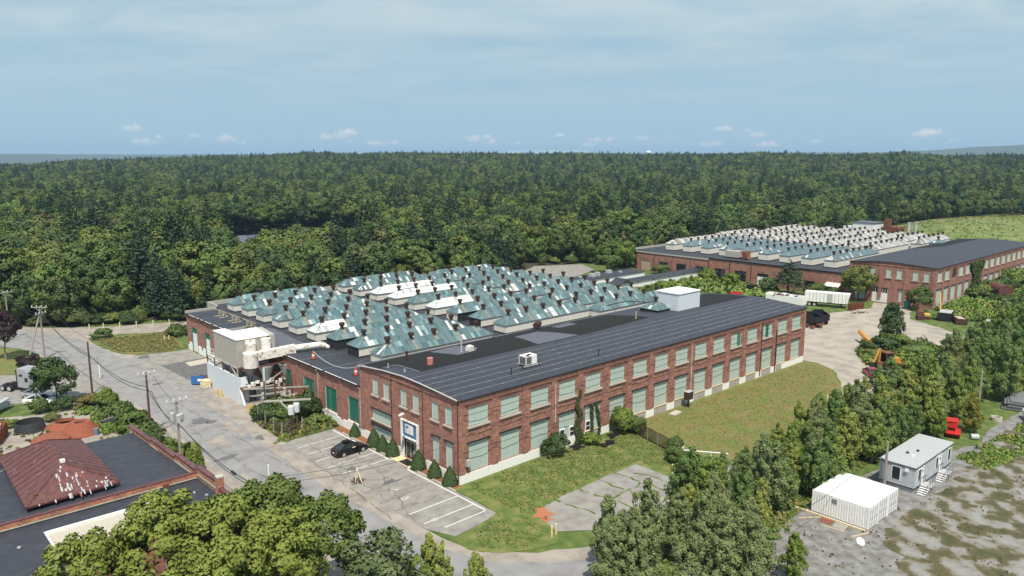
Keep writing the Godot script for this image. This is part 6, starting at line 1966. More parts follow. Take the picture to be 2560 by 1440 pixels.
	# yellow roof edge rails
	for e in [["yellow safety rail on the shed roof, nearest the back corner", 3.7, 78.6], ["yellow safety rail on the shed roof, nearer the dust collector", 3.8, 72.6], ["pale safety rail on the shed roof behind the bag house", 3.8, 66.0]]:
		t = thing("roof_rail", e[0], "safety rail", P(e[1], e[2], 7.28), 0, "safety rails on the shed roof")
		mb = MB.new()
		for b in [-1.0, 1.0]:
			mb.beam(Vector3(0, 0, b), Vector3(0, 1.2, b), 0.08)
			mb.beam(Vector3(-0.9, 0.05, b), Vector3(0.9, 0.05, b), 0.08)
			mb.beam(Vector3(0.8, 0.05, b), Vector3(0, 1.0, b), 0.07)
		mb.beam(Vector3(0, 1.15, -2.9), Vector3(0, 1.15, 2.9), 0.06)
		obj("rail", mb, M.cream, t)
	pts = []
	for i in 11:
		var k := i / 10.0
		pts.append(P(58.6 + 5.0 * k, 29.0 - 8.0 * k, 9.3 + 1.6 * sin(minf(k * 2.2, 1.57)) - 0.5 * k))
	mb = MB.new()
	mb.path(pts, 0.09, 6)
	single("bent_pipe", "black bent pipe arching from a skylight to the small square skylight", "pipe", Vector3.ZERO, 0, mb, M.dark_metal)
	# along the long front
	t = thing("electric_box", "dark brown electric box on a post against the long brick front", "electric box", P(43.4, -1.3))
	put("post", Vector3(0.25, 1.3, 0.25), Vector3(0, 0.65, 0), M.dark_metal, t)
	put("box", Vector3(1.3, 1.2, 0.8), Vector3(0, 1.9, 0), M.rust_vent, t)
	put("sloping_top", Vector3(1.4, 0.06, 0.9), Vector3(0, 2.53, 0), M.galv, t)
	mb = MB.new()
	mb.box(Vector3(0, 0.06, 0), Vector3(2.2, 0.12, 1.1))
	single("concrete_slab", "pale concrete slab lying in the grass below the long front", "slab", P(39.6, -1.7), 0.15, mb, M.stone)
	for e in [["black tarp lying in the weeds below the ivy", 22.6, -3.2], ["dark brush pile beside the ivy wall", 25.4, -1.6], ["dark tarp heap in the weeds under the two small windows", 18.6, -1.4]]:
		mb = MB.new()
		for i in 9:
			mb.box(Vector3(rng.randf_range(-1.1, 1.1), rng.randf_range(0.05, 0.3), rng.randf_range(-0.5, 0.5)), Vector3(rng.randf_range(0.4, 1.2), 0.16, rng.randf_range(0.2, 0.6)), rng.randf() * 3.0)
		single("tarp_heap", e[0], "tarp", P(e[1], e[2]), 0.3, mb, M.black)
	# chain link fence, gate arm with sign
	t = thing("wire_fence", "rusty wire mesh fence crossing the lawn from the long front", "fence")
	var a := P(28.8, -1.6)
	var b2 := P(25.9, -12.2)
	for i in 6:
		var at := a.lerp(b2, i / 5.0)
		mb = MB.new()
		mb.beam(at, at + Vector3.UP * 1.9, 0.07)
		obj("post", mb, M.weathered, t)
	mb = MB.new()
	mb.beam(a + Vector3.UP * 1.85, b2 + Vector3.UP * 1.85, 0.05)
	obj("rail", mb, M.rust, t)
	mb = MB.new()
	var fd := (b2 - a).normalized()
	for i in 110:
		var x := i * 0.1
		for s in [-1.0, 1.0]:
			var p0 := a + fd * x
			mb.beam(p0 + Vector3.UP * (0.05 if s > 0 else 1.85), p0 + fd * 0.9 + Vector3.UP * (1.85 if s > 0 else 0.05), 0.018)
	var mesh_part := obj("wire_mesh", mb, M.rust_vent, t)
	mesh_part.set_meta("kind", "stuff")
	t = thing("gate_arm", "white pipe gate arm with small sign across the path", "gate")
	mb = MB.new()
	mb.tube(P(26.0, -12.6, 1.1), P(29.2, -17.2, 1.1), 0.07, 0.07)
	obj("arm", mb, M.white, t)
	mb = MB.new()
	mb.tube(P(26.0, -12.6, 0), P(26.0, -12.6, 1.5), 0.09, 0.09)
	mb.tube(P(28.0, -15.5, 0), P(28.0, -15.5, 1.2), 0.06, 0.06)
	obj("post", mb, M.white, t)
	put("sign_plate", Vector3(0.9, 0.8, 0.05), P(25.6, -13.0, 1.4), M.white, t, 0.4)
	var k2 := 0
	for e in [[57.7, -14.7, "leftmost yellow post on the mown side lawn"], [61.6, -14.4, "middle yellow post on the mown side lawn beside a weed tuft"], [61.9, -15.9, "rightmost yellow post on the mown side lawn, leaning"], [78.9, -15.7, "pale yellow post behind the red car"], [80.4, -17.2, "short pale yellow post at the edge of the brush near the red car"], [-0.8, -15.9, "left one of two pale bollards at the bottom lawn edge"], [-0.1, -15.8, "right one of two pale bollards at the bottom lawn edge"], [21.2, -14.6, "yellow bollard standing in the leaves by the broken pavement"]]:
		mb = MB.new()
		mb.tube(Vector3.ZERO, Vector3(0.0 if k2 != 2 else -0.35, 1.15, 0), 0.11, 0.11, 10)
		single("bollard", e[2], "bollard", P(e[0], e[1]), 0, mb, M.cream, "yellow bollards")
		k2 += 1
	for e in [[129.8, 55.5], [131.4, 54.4], [132.6, 53.6], [133.8, 52.5], [135.0, 51.6]]:
		mb = MB.new()
		mb.tube(Vector3.ZERO, Vector3(0, 1.5, 0), 0.12, 0.12, 8)
		single("bollard", "pale bollard in the weeds before the far mill, %s from the left" % ["first", "second", "third", "fourth", "fifth"][k2 - 8], "bollard", P(e[0], e[1]), 0, mb, M.cream, "pale bollards in the weeds")
		k2 += 1
	# sand heap, brush
	mb = MB.new()
	for i in 18:
		for j in 5:
			var q := []
			for c in [[i, j], [i + 1, j], [i + 1, j + 1], [i, j + 1]]:
				var g: float = TAU * c[0] / 18.0
				var rr: float = 3.4 * (1.0 - c[1] / 5.0) * (1.0 + 0.25 * wob.get_noise_2d(cos(g) * 40.0, sin(g) * 40.0))
				q.append(Vector3(cos(g) * rr, 1.25 * (1.0 - pow(1.0 - c[1] / 5.0, 1.6)), sin(g) * rr * 0.75))
			mb.quad(q[0], q[1], q[2], q[3], Vector3.UP)
	single("sand_heap", "heap of yellowish sand in the dirt yard", "sand heap", P(111.5, -12.6, 0.0), 0.4, mb, M.dirt)
	for e in [["heap of grey brushwood beside the sand heap", 113.5, -9.4], ["heap of bare branches and rubble near the yard tree", 108.2, -9.0]]:
		mb = MB.new()
		for i in 34:
			var p := Vector3(rng.randf_range(-1.8, 1.8), rng.randf_range(0.0, 0.7), rng.randf_range(-1.2, 1.2))
			var d := Vector3(rng.randf_range(-1, 1), rng.randf_range(-0.2, 0.5), rng.randf_range(-1, 1)).normalized() * rng.randf_range(0.6, 1.8)
			mb.beam(p, p + d, 0.1)
		single("brushwood", e[0], "brushwood", P(e[1], e[2]), 0, mb, M.rust_vent)

func wire(called: String, label: String, p: Vector3, q: Vector3, sag: float, r: float) -> void:
	var pts := []
	for i in 15:
		var k := i / 14.0
		pts.append(p.lerp(q, k) + Vector3.DOWN * sag * 4.0 * k * (1.0 - k))
	var mb := MB.new()
	mb.path(pts, r, 5)
	single(called, label, "wire", Vector3.ZERO, 0, mb, M.wire)

func pole(label: String, at: Vector3, h: float, mt: Material, arms: Array, drums := 0, r := 0.15) -> Node3D:
	var t := thing("utility_pole", label, "utility pole", at)
	var mb := MB.new()
	mb.tube(Vector3.ZERO, Vector3(0, h, 0), r * 1.15, r * 0.8, 10)
	obj("shaft", mb, mt, t)
	for e in arms:
		var arm := part("crossarm", t)
		arm.position = Vector3(0, h - e[0], 0)
		arm.rotation.y = e[2]
		put("beam", Vector3(e[1], 0.13, 0.12), Vector3(0, 0, 0.14), M.weathered, arm)
		var br := MB.new()
		br.beam(Vector3(-e[1] * 0.28, 0, 0.14), Vector3(0, -0.7, 0.1), 0.05)
		br.beam(Vector3(e[1] * 0.28, 0, 0.14), Vector3(0, -0.7, 0.1), 0.05)
		obj("brace", br, M.galv, arm)
		for i in 4:
			var il := MB.new()
			il.lathe(Vector3(-e[1] * 0.45 + i * e[1] * 0.3, 0.06, 0.14), [[0.04, 0.0], [0.08, 0.1], [0.05, 0.2], [0.09, 0.26], [0.0, 0.34]], 8)
			obj("insulator", il, M.white, arm)
	for i in drums:
		var d := MB.new()
		var g := -0.4 + i * 2.0
		d.lathe(Vector3(cos(g) * 0.55, h - 2.9 + 0.15 * i, sin(g) * 0.55), [[0.0, 0.0], [0.29, 0.03], [0.3, 1.0], [0.2, 1.08], [0.0, 1.1]], 12)
		d.lathe(Vector3(cos(g) * 0.55, h - 1.8 + 0.15 * i, sin(g) * 0.55), [[0.05, 0.0], [0.07, 0.35], [0.0, 0.36]], 8)
		obj("transformer", d, M.galv, t)
	return t

func road_things() -> void:
	var ad := 0.1
	pole("grey utility pole with transformers beside the brick shop", P(-22.5, 26.5), 8.9, M.wood_pole, [[0.15, 2.6, ad]], 3)
	pole("dark brown utility pole with small crossarm in the roadside bushes", P(-21.5, 41), 9.0, M.wood_dark, [[0.2, 2.4, ad]], 0)
	pole("tall bare reddish brown pole at the edge of the truck lot", P(-22.3, 67.3), 8.6, M.wood_dark, [], 0)
	var pm := pole("grey pole with crossarms and a long leaning brace on the grass verge", P(-23.1, 97.0), 10.2, M.wood_pole, [[0.2, 2.9, -0.7], [1.4, 2.4, 0.6]], 0)
	var br := MB.new()
	br.tube(Vector3(-3.2, 0, 2.2), Vector3(-0.1, 8.8, 0.1), 0.17, 0.14, 10)
	obj("leaning_brace", br, M.wood_pole, pm)
	pole("grey pole behind the purple tree at the left edge", P(-25.0, 119), 10.4, M.wood_pole, [[0.3, 2.6, 0.2]], 0)
	var mp := pole("slim white metal pole with a lamp box beside the near trees", P(-21.0, 4.7), 7.0, M.white_paint, [], 0, 0.1)
	put("lamp_box", Vector3(0.5, 0.3, 0.4), Vector3(-0.25, 4.7, 0.1), M.white, mp)
	pole("plain grey wooden pole at the end of the site office", P(35.9, -33.6), 5.6, M.wood_pole, [], 0, 0.16)
	pole("pale pole rising out of the cottonwoods behind the red hopper", P(71.0, -32.6), 7.0, M.wood_pole, [], 0, 0.15)
	pole("pale pole standing over the forest behind the skylights", P(105, 302, -2), 15.5, M.wood_pole, [[0.4, 2.0, 0.3]], 0, 0.2)
	pole("small far pole among the distant trees at left", P(170, 560, -2), 21.0, M.wood_pole, [[0.4, 3.0, 0.3]], 0, 0.3)
	pole("short white marker pole at the roadside before the bushes", P(-18.8, 76.5), 2.6, M.white_paint, [], 0, 0.12)
	# wires from pole to pole
	var tops := [P(-25.0, 119, 9.6), P(-23.1, 97, 9.0), P(-22.3, 67.3, 6.6), P(-21.5, 41, 7.0), P(-22.5, 26.5, 6.0), P(-21.0, 4.7, 4.0), P(-20, -30, 7.5)]
	var seg := ["left edge pole to braced pole", "braced pole to bare brown pole", "bare brown pole to dark pole", "dark pole to transformer pole", "transformer pole to white metal pole", "white metal pole over the near trees"]
	for i in tops.size() - 1:
		wire("power_line", "upper thick black cable from %s" % seg[i], tops[i], tops[i + 1], 1.0, 0.042)
		wire("power_line", "lower thick black cable from %s" % seg[i], tops[i] + Vector3(0.5, -0.7, 0), tops[i + 1] + Vector3(0.5, -0.7, 0), 1.2, 0.042)
	for i in [0, 1, 3]:
		wire("power_line", "thin top wire from %s" % seg[i], tops[i] + Vector3(0.9, 1.4, 0), tops[i + 1] + Vector3(0.9, 1.9, 0), 0.8, 0.025)
	wire("power_line", "thin wire crossing the parking lot to the mill corner, upper", P(-21, 4.7, 5.6), P(-0.2, 2.0, 5.7), 0.8, 0.022)
	wire("power_line", "thin wire crossing the parking lot to the mill corner, lower", P(-21, 4.7, 5.0), P(-0.3, -0.3, 5.6), 0.9, 0.022)
	wire("guy_wire", "guy wire from the transformer pole down to the bushes", P(-22.5, 26.5, 6.2), P(-24.5, 34.0, 2.2), 0.05, 0.03)
	wire("power_line", "thin wire over the gravel lot past the containers", P(35.9, -33.6, 5.2), P(8.0, -33.0, 3.4), 0.9, 0.025)
	var sp := MB.new()
	for k in [[0.62, 4, 0.0], [0.86, 4, -0.4]]:
		var at: Vector3 = tops[4].lerp(tops[5], k[0]) + Vector3.DOWN * (4.0 * k[0] * (1.0 - k[0]))
		sp.tube(at, at + Vector3(0.05, -0.07, 0.9), 0.14, 0.14, 8)
	single("cable_splice", "black splice sleeves on the cable above the parapet", "cable splice", Vector3.ZERO, 0, sp, M.wire)
	# scrap yard beside the shop
	var mb := MB.new()
	mb.lathe(Vector3.ZERO, [[1.95, 0.0], [1.75, 1.3], [1.68, 1.3], [1.88, 0.0]], 28)
	single("steel_ring", "wide black steel ring standing in the scrap yard", "steel ring", P(-33.3, 54.9), 0, mb, M.tank_black)
	mb = MB.new()
	mb.lathe(Vector3.ZERO, [[2.7, 0.0], [1.35, 1.55], [1.3, 1.62], [0.75, 1.62], [0.7, 1.5], [0.7, 0.9]], 30)
	single("rust_cone", "large rust red steel cone with a round opening in the scrap yard", "steel cone", P(-28.3, 48.9), 0, mb, M.red_rust)
	mb = MB.new()
	mb.lathe(Vector3.ZERO, [[2.5, 0.0], [2.5, 0.15], [1.3, 0.85], [1.2, 0.85], [1.15, 0.4]], 30)
	single("rust_cone", "flat rust red steel cone behind the tall cone", "steel cone", P(-29.3, 53.2), 0, mb, M.red_rust)
	mb = MB.new()
	mb.lathe(Vector3.ZERO, [[2.4, 0.0], [2.3, 0.5], [1.4, 0.95], [0.0, 1.05]], 30)
	single("rust_dome", "shallow rust orange steel dome half behind the maroon roof", "steel dome", P(-32.2, 47.6), 0, mb, M.red_rust)
	mb = MB.new()
	mb.lathe(Vector3.ZERO, [[0.0, 0.0], [0.32, 0.0], [0.34, 0.9], [0.3, 0.92], [0.0, 0.86]], 14)
	single("blue_drum", "dull blue steel drum beside the tall rust cone", "drum", P(-26.9, 46.6), 0, mb, M.blue_grey)
	skip("skip", "rusty orange ribbed dumpster with pale rubbish at the left edge", P(-37.9, 53.2), 1.2, Vector3(4.6, 1.9, 2.4), M.red_rust, null, M.white_paint)
	var t := thing("blue_machine", "blue and grey machine on a steel trestle at the left edge", "machine", P(-36.6, 67.2), 0.7)
	put("blue_body", Vector3(1.8, 2.2, 1.4), Vector3(0, 3.0, -1.4), M.bright_blue, t)
	put("blue_arm", Vector3(0.5, 1.6, 0.5), Vector3(1.1, 1.6, -0.6), M.bright_blue, t)
	for i in 3:
		put("platform", Vector3(5.0, 0.2, 0.8), Vector3(0.4, 0.4 + i * 0.6, 1.0 + 0.4 * i), M.galv, t, 0.1 * i)
	for x in [-1.6, 0.4, 2.4]:
		put("leg", Vector3(0.2, 1.6, 0.2), Vector3(x, 0.8, 0.6), M.galv, t)
	mb = MB.new()
	mb.beam(Vector3(2.0, 2.6, -2.4), Vector3(3.4, 0.4, 1.0), 0.2)
	mb.beam(Vector3(2.8, 2.6, -2.6), Vector3(4.2, 0.4, 0.8), 0.2)
	for i in 7:
		var k := i / 6.0
		mb.beam(Vector3(2.0, 2.6, -2.4).lerp(Vector3(3.4, 0.4, 1.0), k), Vector3(2.8, 2.6, -2.6).lerp(Vector3(4.2, 0.4, 0.8), k), 0.1)
	obj("ladder_frame", mb, M.grey, t)
	# roll off bin and blocks before the mill
	t = thing("roll_off_bin", "blue ended roll off bin with rusty bed before the loading doors", "dumpster", P(-6.6, 62.2), 0.9)
	mb = MB.new()
	mb.extrude([Vector3(-2.0, 0.2, -1.1), Vector3(-2.0, 1.6, -1.1), Vector3(-1.3, 0.6, -1.1), Vector3(2.4, 0.6, -1.1), Vector3(2.4, 0.2, -1.1)], Vector3(0, 0, 0.1), Vector3.FORWARD)
	mb.extrude([Vector3(-2.0, 0.2, 1.0), Vector3(-2.0, 1.6, 1.0), Vector3(-1.3, 0.6, 1.0), Vector3(2.4, 0.6, 1.0), Vector3(2.4, 0.2, 1.0)], Vector3(0, 0, 0.1), Vector3.FORWARD)
	mb.span(Vector3(-2.1, 0.2, -1.1), Vector3(-2.0, 1.6, 1.1))
	obj("blue_side", mb, M.blue, t)
	put("rusty_bed", Vector3(4.4, 0.14, 2.0), Vector3(0.2, 0.4, 0), M.rust_dark, t)
	put("white_label", Vector3(0.03, 0.4, 0.7), Vector3(-2.12, 0.9, 0.3), M.white, t)
	t = thing("block_stack", "cream concrete blocks stacked beside the dust collector wall", "concrete blocks", P(-7.6, 58.0), 0.1)
	for i in 2:
		put("block", Vector3(1.1, 0.55, 1.5), Vector3(0.1 * i, 0.6 + i * 0.56, 0), M.cream, t, 0.08 * i)
	put("pallet_base", Vector3(1.3, 0.3, 1.7), Vector3(0, 0.15, 0), M.weathered, t)
	var labels := ["yellow bollard at the foot of the blue white wall, left of a pair", "yellow bollard at the foot of the blue white wall, right of a pair", "yellow bollard in the weeds at the collector corner, leftmost", "yellow bollard in the weeds at the collector corner, second", "yellow bollard in the weeds at the collector corner, rightmost"]
	var kk := 0
	for e in [[-7.7, 52.6], [-7.4, 51.7], [-7.6, 41.1], [-7.1, 41.3], [-6.6, 41.5]]:
		mb = MB.new()
		mb.tube(Vector3.ZERO, Vector3(0, 1.2, 0), 0.14, 0.14, 10)
		single("bollard", labels[kk], "bollard", P(e[0], e[1]), 0, mb, M.yellow, "yellow bollards")
		kk += 1
	# posts along the side lane
	kk = 0
	var ord := ["first", "second", "third", "fourth", "fifth", "sixth"]
	for e in [[-10.2, 118.5], [-7.6, 117.6], [-4.6, 116.2], [-1.6, 114.6], [1.6, 113.4], [4.6, 111.8]]:
		mb = MB.new()
		mb.tube(Vector3.ZERO, Vector3(0, 1.3, 0), 0.12, 0.12, 8)
		single("bollard", "%s pale post from the left along the wood side of the lane" % ord[kk], "bollard", P(e[0], e[1]), 0, mb, M.cream, "posts along the side lane")
		kk += 1
	for e in [["yellow post at the right of the grass triangle, left of a pair", -1.2, 97.4], ["yellow post at the right of the grass triangle, right of a pair", -0.4, 97.0]]:
		mb = MB.new()
		mb.tube(Vector3.ZERO, Vector3(0, 1.0, 0), 0.13, 0.13, 8)
		single("bollard", e[0], "bollard", P(e[1], e[2]), 0, mb, M.cream, "yellow bollards")
	# overgrown electrical enclosure
	t = thing("wire_fence", "leaning post and wire fence round the overgrown transformer yard", "fence")
	var posts := [[-8.2, 36.4], [-8.4, 33.6], [-8.6, 30.6], [-8.5, 28.2], [-5.6, 28.0], [-3.4, 28.3], [-1.2, 29.0], [-8.0, 38.6]]
	for e in posts:
		mb = MB.new()
		mb.tube(P(e[0], e[1]), P(e[0] + rng.randf_range(-0.15, 0.15), e[1] + rng.randf_range(-0.15, 0.15), 2.3), 0.09, 0.08)
		obj("post", mb, M.wood_pole, t)
	for i in 6:
		for y in [0.8, 1.5, 2.1]:
			mb = MB.new()
			mb.path([P(posts[i][0], posts[i][1], y), P((posts[i][0] + posts[i + 1][0]) * 0.5, (posts[i][1] + posts[i + 1][1]) * 0.5, y - 0.1), P(posts[i + 1][0], posts[i + 1][1], y)], 0.02, 4)
			obj("strand", mb, M.wire, t)
	t = thing("transformer_stand", "grey transformer tanks on a low timber frame in the overgrown yard", "transformer", P(-5.6, 30.4))
	for e in [[-0.4, 0.0], [0.7, -0.5]]:
		mb = MB.new()
		mb.lathe(Vector3(e[0], 2.2, e[1]), [[0.0, 0.0], [0.42, 0.05], [0.44, 1.2], [0.3, 1.32], [0.0, 1.36]], 12)
		obj("tank", mb, M.blue_white, t)
		put("post", Vector3(0.2, 2.2, 0.2), Vector3(e[0], 1.1, e[1]), M.wood_dark, t)
	mb = MB.new()
	mb.beam(Vector3(-2.6, 3.7, -3.6), Vector3(2.4, 4.0, 0.6), 0.22)
	mb.beam(Vector3(0.6, 3.9, -1.0), Vector3(2.2, 2.6, -3.0), 0.14)
	mb.beam(Vector3(-1.0, 3.8, -2.2), Vector3(-0.2, 2.2, 0.4), 0.14)
	obj("cross_timber", mb, M.weathered, t)
	mb = MB.new()
	mb.beam(Vector3(-0.6, 0, 0), Vector3(-0.1, 1.7, 0), 0.09)
	mb.beam(Vector3(0.6, 0, 0), Vector3(0.1, 1.7, 0), 0.09)
	mb.beam(Vector3(-0.6, 0, 0.9), Vector3(-0.1, 1.7, 0), 0.09)
	mb.beam(Vector3(-0.4, 0.6, 0), Vector3(0.4, 0.6, 0), 0.09)
	single("barricade", "broken wooden barricade standing over a hole in the parking lot", "barricade", P(-8.3, 9.0), 0.6, mb, M.cream)
	mb = MB.new()
	for i in 24:
		var g := rng.randf() * TAU
		mb.beam(Vector3(cos(g) * 0.2, 0.03, sin(g) * 0.2), Vector3(cos(g) * rng.randf_range(0.5, 1.0), rng.randf_range(0.05, 0.5), sin(g) * rng.randf_range(0.4, 0.9)), 0.05)
	single("twig_heap", "dead twigs heaped round the barricade", "twigs", P(-8.5, 8.7), 0, mb, M.rust_vent)
	mb = MB.new()
	mb.box(Vector3(0, 0.012, 0), Vector3(1.3, 0.024, 2.1))
	single("door_mat", "black mat on the pale slab before the glass doors", "mat", P(-0.8, 9.6, 0.062), 0, mb, M.black)

# ---------- vegetation
class Crown:
	var v := PackedVector3Array()
	var n := PackedVector3Array()
	var c := PackedColorArray()
	var r := RandomNumberGenerator.new()
	func dir() -> Vector3:
		var z := r.randf_range(-1, 1)
		var g := r.randf() * TAU
		var k := sqrt(1.0 - z * z)
		return Vector3(k * cos(g), z, k * sin(g))
	func leaf(at: Vector3, out: Vector3, s: float, flat: float, tone: Color) -> void:
		var d := (out * (1.0 - flat) + dir() * 0.75 + Vector3.UP * flat).normalized()
		if d.dot(out) < 0.0:
			d = -d
		var u := d.cross(dir()).normalized()
		var w := d.cross(u) * s * r.randf_range(0.45, 0.75)
		u *= s
		var nn := (d * 0.5 + out * 0.6).normalized()
		v.append_array([at - u, at + w, at + u, at - u, at + u, at - w])
		n.append_array([nn, nn, nn, nn, nn, nn])
		c.append_array([tone, tone, tone, tone, tone, tone])
	func clump(at: Vector3, rad: Vector3, count: int, s: float, flat: float, out: Vector3, tone: float) -> void:
		for i in count:
			var d := (dir() + out * 0.55).normalized()
			var k := r.randf_range(0.6, 1.08)
			var j := tone * r.randf_range(0.85, 1.16)
			leaf(at + d * rad * k, (d + out * 0.4).normalized(), s * r.randf_range(0.65, 1.3), flat, Color(j * r.randf_range(0.92, 1.1), j, j * r.randf_range(0.85, 1.1)))
	func mesh() -> ArrayMesh:
		var a := []
		a.resize(Mesh.ARRAY_MAX)
		a[Mesh.ARRAY_VERTEX] = v
		a[Mesh.ARRAY_NORMAL] = n
		a[Mesh.ARRAY_COLOR] = c
		var m := ArrayMesh.new()
		m.add_surface_from_arrays(Mesh.PRIMITIVE_TRIANGLES, a)
		return m

func broad_crown(sd: int, rad: Vector3, base: float, clumps: int, per: int, s: float, tight := 0.34, low := -0.45) -> ArrayMesh:
	var k := Crown.new()
	k.r.seed = sd
	var mid := Vector3(0, base + rad.y, 0)
	for i in clumps:
		var d := k.dir()
		while d.y < low:
			d = k.dir()
		var q := k.r.randf_range(0.5, 0.86)
		var cr := tight * k.r.randf_range(0.7, 1.25)
		k.clump(mid + d * rad * q, Vector3(rad.x, rad.y * 0.8, rad.z) * cr, int(per * cr / tight), s, 0.25, d, k.r.randf_range(0.78, 1.24))
	return k.mesh()

func pine_crown(sd: int, h: float, r0: float, tiers: int, per: int, s: float) -> ArrayMesh:
	var k := Crown.new()
	k.r.seed = sd
	for i in tiers:
		var f := float(i) / tiers
		var y := h * (0.22 + 0.78 * f)
		var rr := r0 * pow(1.0 - f, 0.75) * k.r.randf_range(0.75, 1.15) + 0.3
		var arms := int(k.r.randf_range(4.5, 7.0) * (1.0 - 0.4 * f))
		var g0 := k.r.randf() * TAU
		for j in arms:
			var g := g0 + TAU * j / arms + k.r.randf_range(-0.3, 0.3)
			var d := Vector3(cos(g), 0, sin(g))
			var tone := k.r.randf_range(0.75, 1.25)
			var len := rr * k.r.randf_range(0.65, 1.1)
			for e in 3:
				var t := 0.35 + 0.3 * e
				var at := Vector3(0, y + len * 0.14 * t * t, 0) + d * len * t
				k.clump(at, Vector3(0.3, 0.13, 0.3) * len * (1.15 - 0.25 * e), per, s, 0.55, (d * 0.5 + Vector3.UP * 0.7).normalized(), tone)
	k.clump(Vector3(0, h, 0), Vector3(0.35, 0.7, 0.35), per, s, 0.2, Vector3.UP, 1.1)
	return k.mesh()

func spire_crown(sd: int, h: float, rad: float, clumps: int, per: int, s: float) -> ArrayMesh: # upright, ragged, several leaders
	var k := Crown.new()
	k.r.seed = sd
	var leads := []
	for i in 4:
		var g := k.r.randf() * TAU
		leads.append([Vector3(cos(g), 0, sin(g)) * rad * k.r.randf_range(0.0, 0.6), k.r.randf_range(0.72, 1.0)])
	for i in clumps:
		var L: Array = leads[k.r.randi() % 4]
		var f := pow(k.r.randf(), 0.85)
		var y: float = h * L[1] * (0.14 + 0.86 * f)
		var spread := rad * (0.95 * sin(PI * pow(clampf(f, 0.02, 1.0), 0.7)) + 0.1)
		var g := k.r.randf() * TAU
		var d := Vector3(cos(g), 0, sin(g))
		var at: Vector3 = L[0] * f + d * spread * k.r.randf_range(0.25, 0.95) + Vector3(0, y, 0)
		var cr := k.r.randf_range(0.28, 0.5) * (1.15 - 0.5 * f)
		k.clump(at, Vector3(cr, cr * 1.35, cr) * rad * 0.62, per, s, 0.1, (d * 0.7 + Vector3.UP * 0.5).normalized(), k.r.randf_range(0.76, 1.24))
	return k.mesh()

func trunk(h: float, r0: float, limbs: int, reach: float, sd: int, up := 0.75) -> ArrayMesh:
	var r := RandomNumberGenerator.new()
	r.seed = sd
	var mb := MB.new()
	var p := Vector3(0, -0.2, 0)
	var pts := [p]
	for i in 4:
		p += Vector3(r.randf_range(-0.12, 0.12) * h * 0.2, h * 0.25, r.randf_range(-0.12, 0.12) * h * 0.2)
		pts.append(p)
	for i in 4:
		mb.tube(pts[i], pts[i + 1], r0 * (1.0 - 0.22 * i), r0 * (1.0 - 0.22 * (i + 1)), 7, false)
	for i in limbs:
		var f := r.randf_range(0.3, 0.95)
		var b: Vector3 = pts[int(f * 3.99)].lerp(pts[int(f * 3.99) + 1], f * 3.99 - int(f * 3.99))
		var g := r.randf() * TAU
		var d := Vector3(cos(g), up, sin(g)).normalized()
		var q := b + d * reach * (1.05 - 0.6 * f)
		mb.tube(b, q, r0 * 0.34, r0 * 0.16, 5, false)
		for s in 2:
			var d2 := (d + Vector3(r.randf_range(-0.7, 0.7), r.randf_range(0, 0.6), r.randf_range(-0.7, 0.7))).normalized()
			mb.tube(q, q + d2 * reach * 0.5, r0 * 0.16, r0 * 0.05, 4, false)
	return mb.mesh()

func leafy(r: float, g: float, b: float) -> StandardMaterial3D:
	var m := solid(r, g, b, 0.6)
	m.backlight_enabled = true
	m.backlight = Color(0.42, 0.5, 0.2)
	m.metallic_specular = 0.35
	return m

var proto := {}
func make_tree(kind: String, label: String, at: Vector3, yaw: float, k: float, leaves: Material, group := "") -> Node3D:
	var e: Array = proto[kind]
	var t := thing(e[0], label, e[1], at, yaw, group)
	if e[3]:
		obj("trunk", e[3], M.bark_pale if kind.begins_with("poplar") or kind.begins_with("maple") else M.bark, t)
	obj("crown" if e[1] != "shrub" else "foliage", e[2], leaves, t)
	t.scale = Vector3.ONE * k
	return t

const ORD := ["first", "second", "third", "fourth", "fifth", "sixth", "seventh", "eighth", "ninth", "tenth", "eleventh", "twelfth", "thirteenth", "fourteenth", "fifteenth", "sixteenth", "seventeenth", "eighteenth", "nineteenth", "twentieth"]
func ordinal(i: int) -> String:
	if i < 20:
		return ORD[i]
	var tens := ["twenty", "thirty", "forty", "fifty", "sixty", "seventy", "eighty", "ninety"]
	return tens[(i + 1) / 10 - 2] + "-" + ORD[(i + 1) % 10 - 1] if (i + 1) % 10 else ["thirtieth", "fortieth", "fiftieth", "sixtieth", "seventieth", "eightieth", "ninetieth"][(i + 1) / 10 - 3]

func scatter(called: String, mesh: Mesh, mt: Material, spots: Array, parent: Node = self) -> MultiMeshInstance3D: # spots: [position, yaw, scale vector, colour]
	var mm := MultiMesh.new()
	mm.transform_format = MultiMesh.TRANSFORM_3D
	mm.use_colors = true
	mm.mesh = mesh
	mm.instance_count = spots.size()
	for i in spots.size():
		var s: Array = spots[i]
		mm.set_instance_transform(i, Transform3D(Basis(Vector3.UP, s[1]).scaled(s[2]), s[0]))
		mm.set_instance_color(i, s[3])
	var o := MultiMeshInstance3D.new()
	o.name = numbered(called) if parent == self else called
	o.multimesh = mm
	o.material_override = mt
	parent.add_child(o, true)
	o.set_meta("kind", "stuff")
	return o

func in_poly(a: float, b: float, poly: PackedVector2Array) -> bool:
	return Geometry2D.is_point_in_polygon(Vector2(a, b), poly)

func tuft(sd: int, blades: int, h: float, wd: float) -> ArrayMesh:
	var k := Crown.new()
	k.r.seed = sd
	for i in blades:
		var g := k.r.randf() * TAU
		var d := Vector3(cos(g), 0, sin(g))
		var p := d * k.r.randf() * wd
		k.leaf(p + Vector3.UP * h * k.r.randf_range(0.2, 0.75), (d + Vector3.UP).normalized(), h * k.r.randf_range(0.3, 0.55), 0.1, Color.WHITE * k.r.randf_range(0.75, 1.25))
	for i in k.n.size(): # blades take the light of the turf they stand in
		k.n[i] = (k.n[i] * 0.3 + Vector3.UP).normalized()
	return k.mesh()

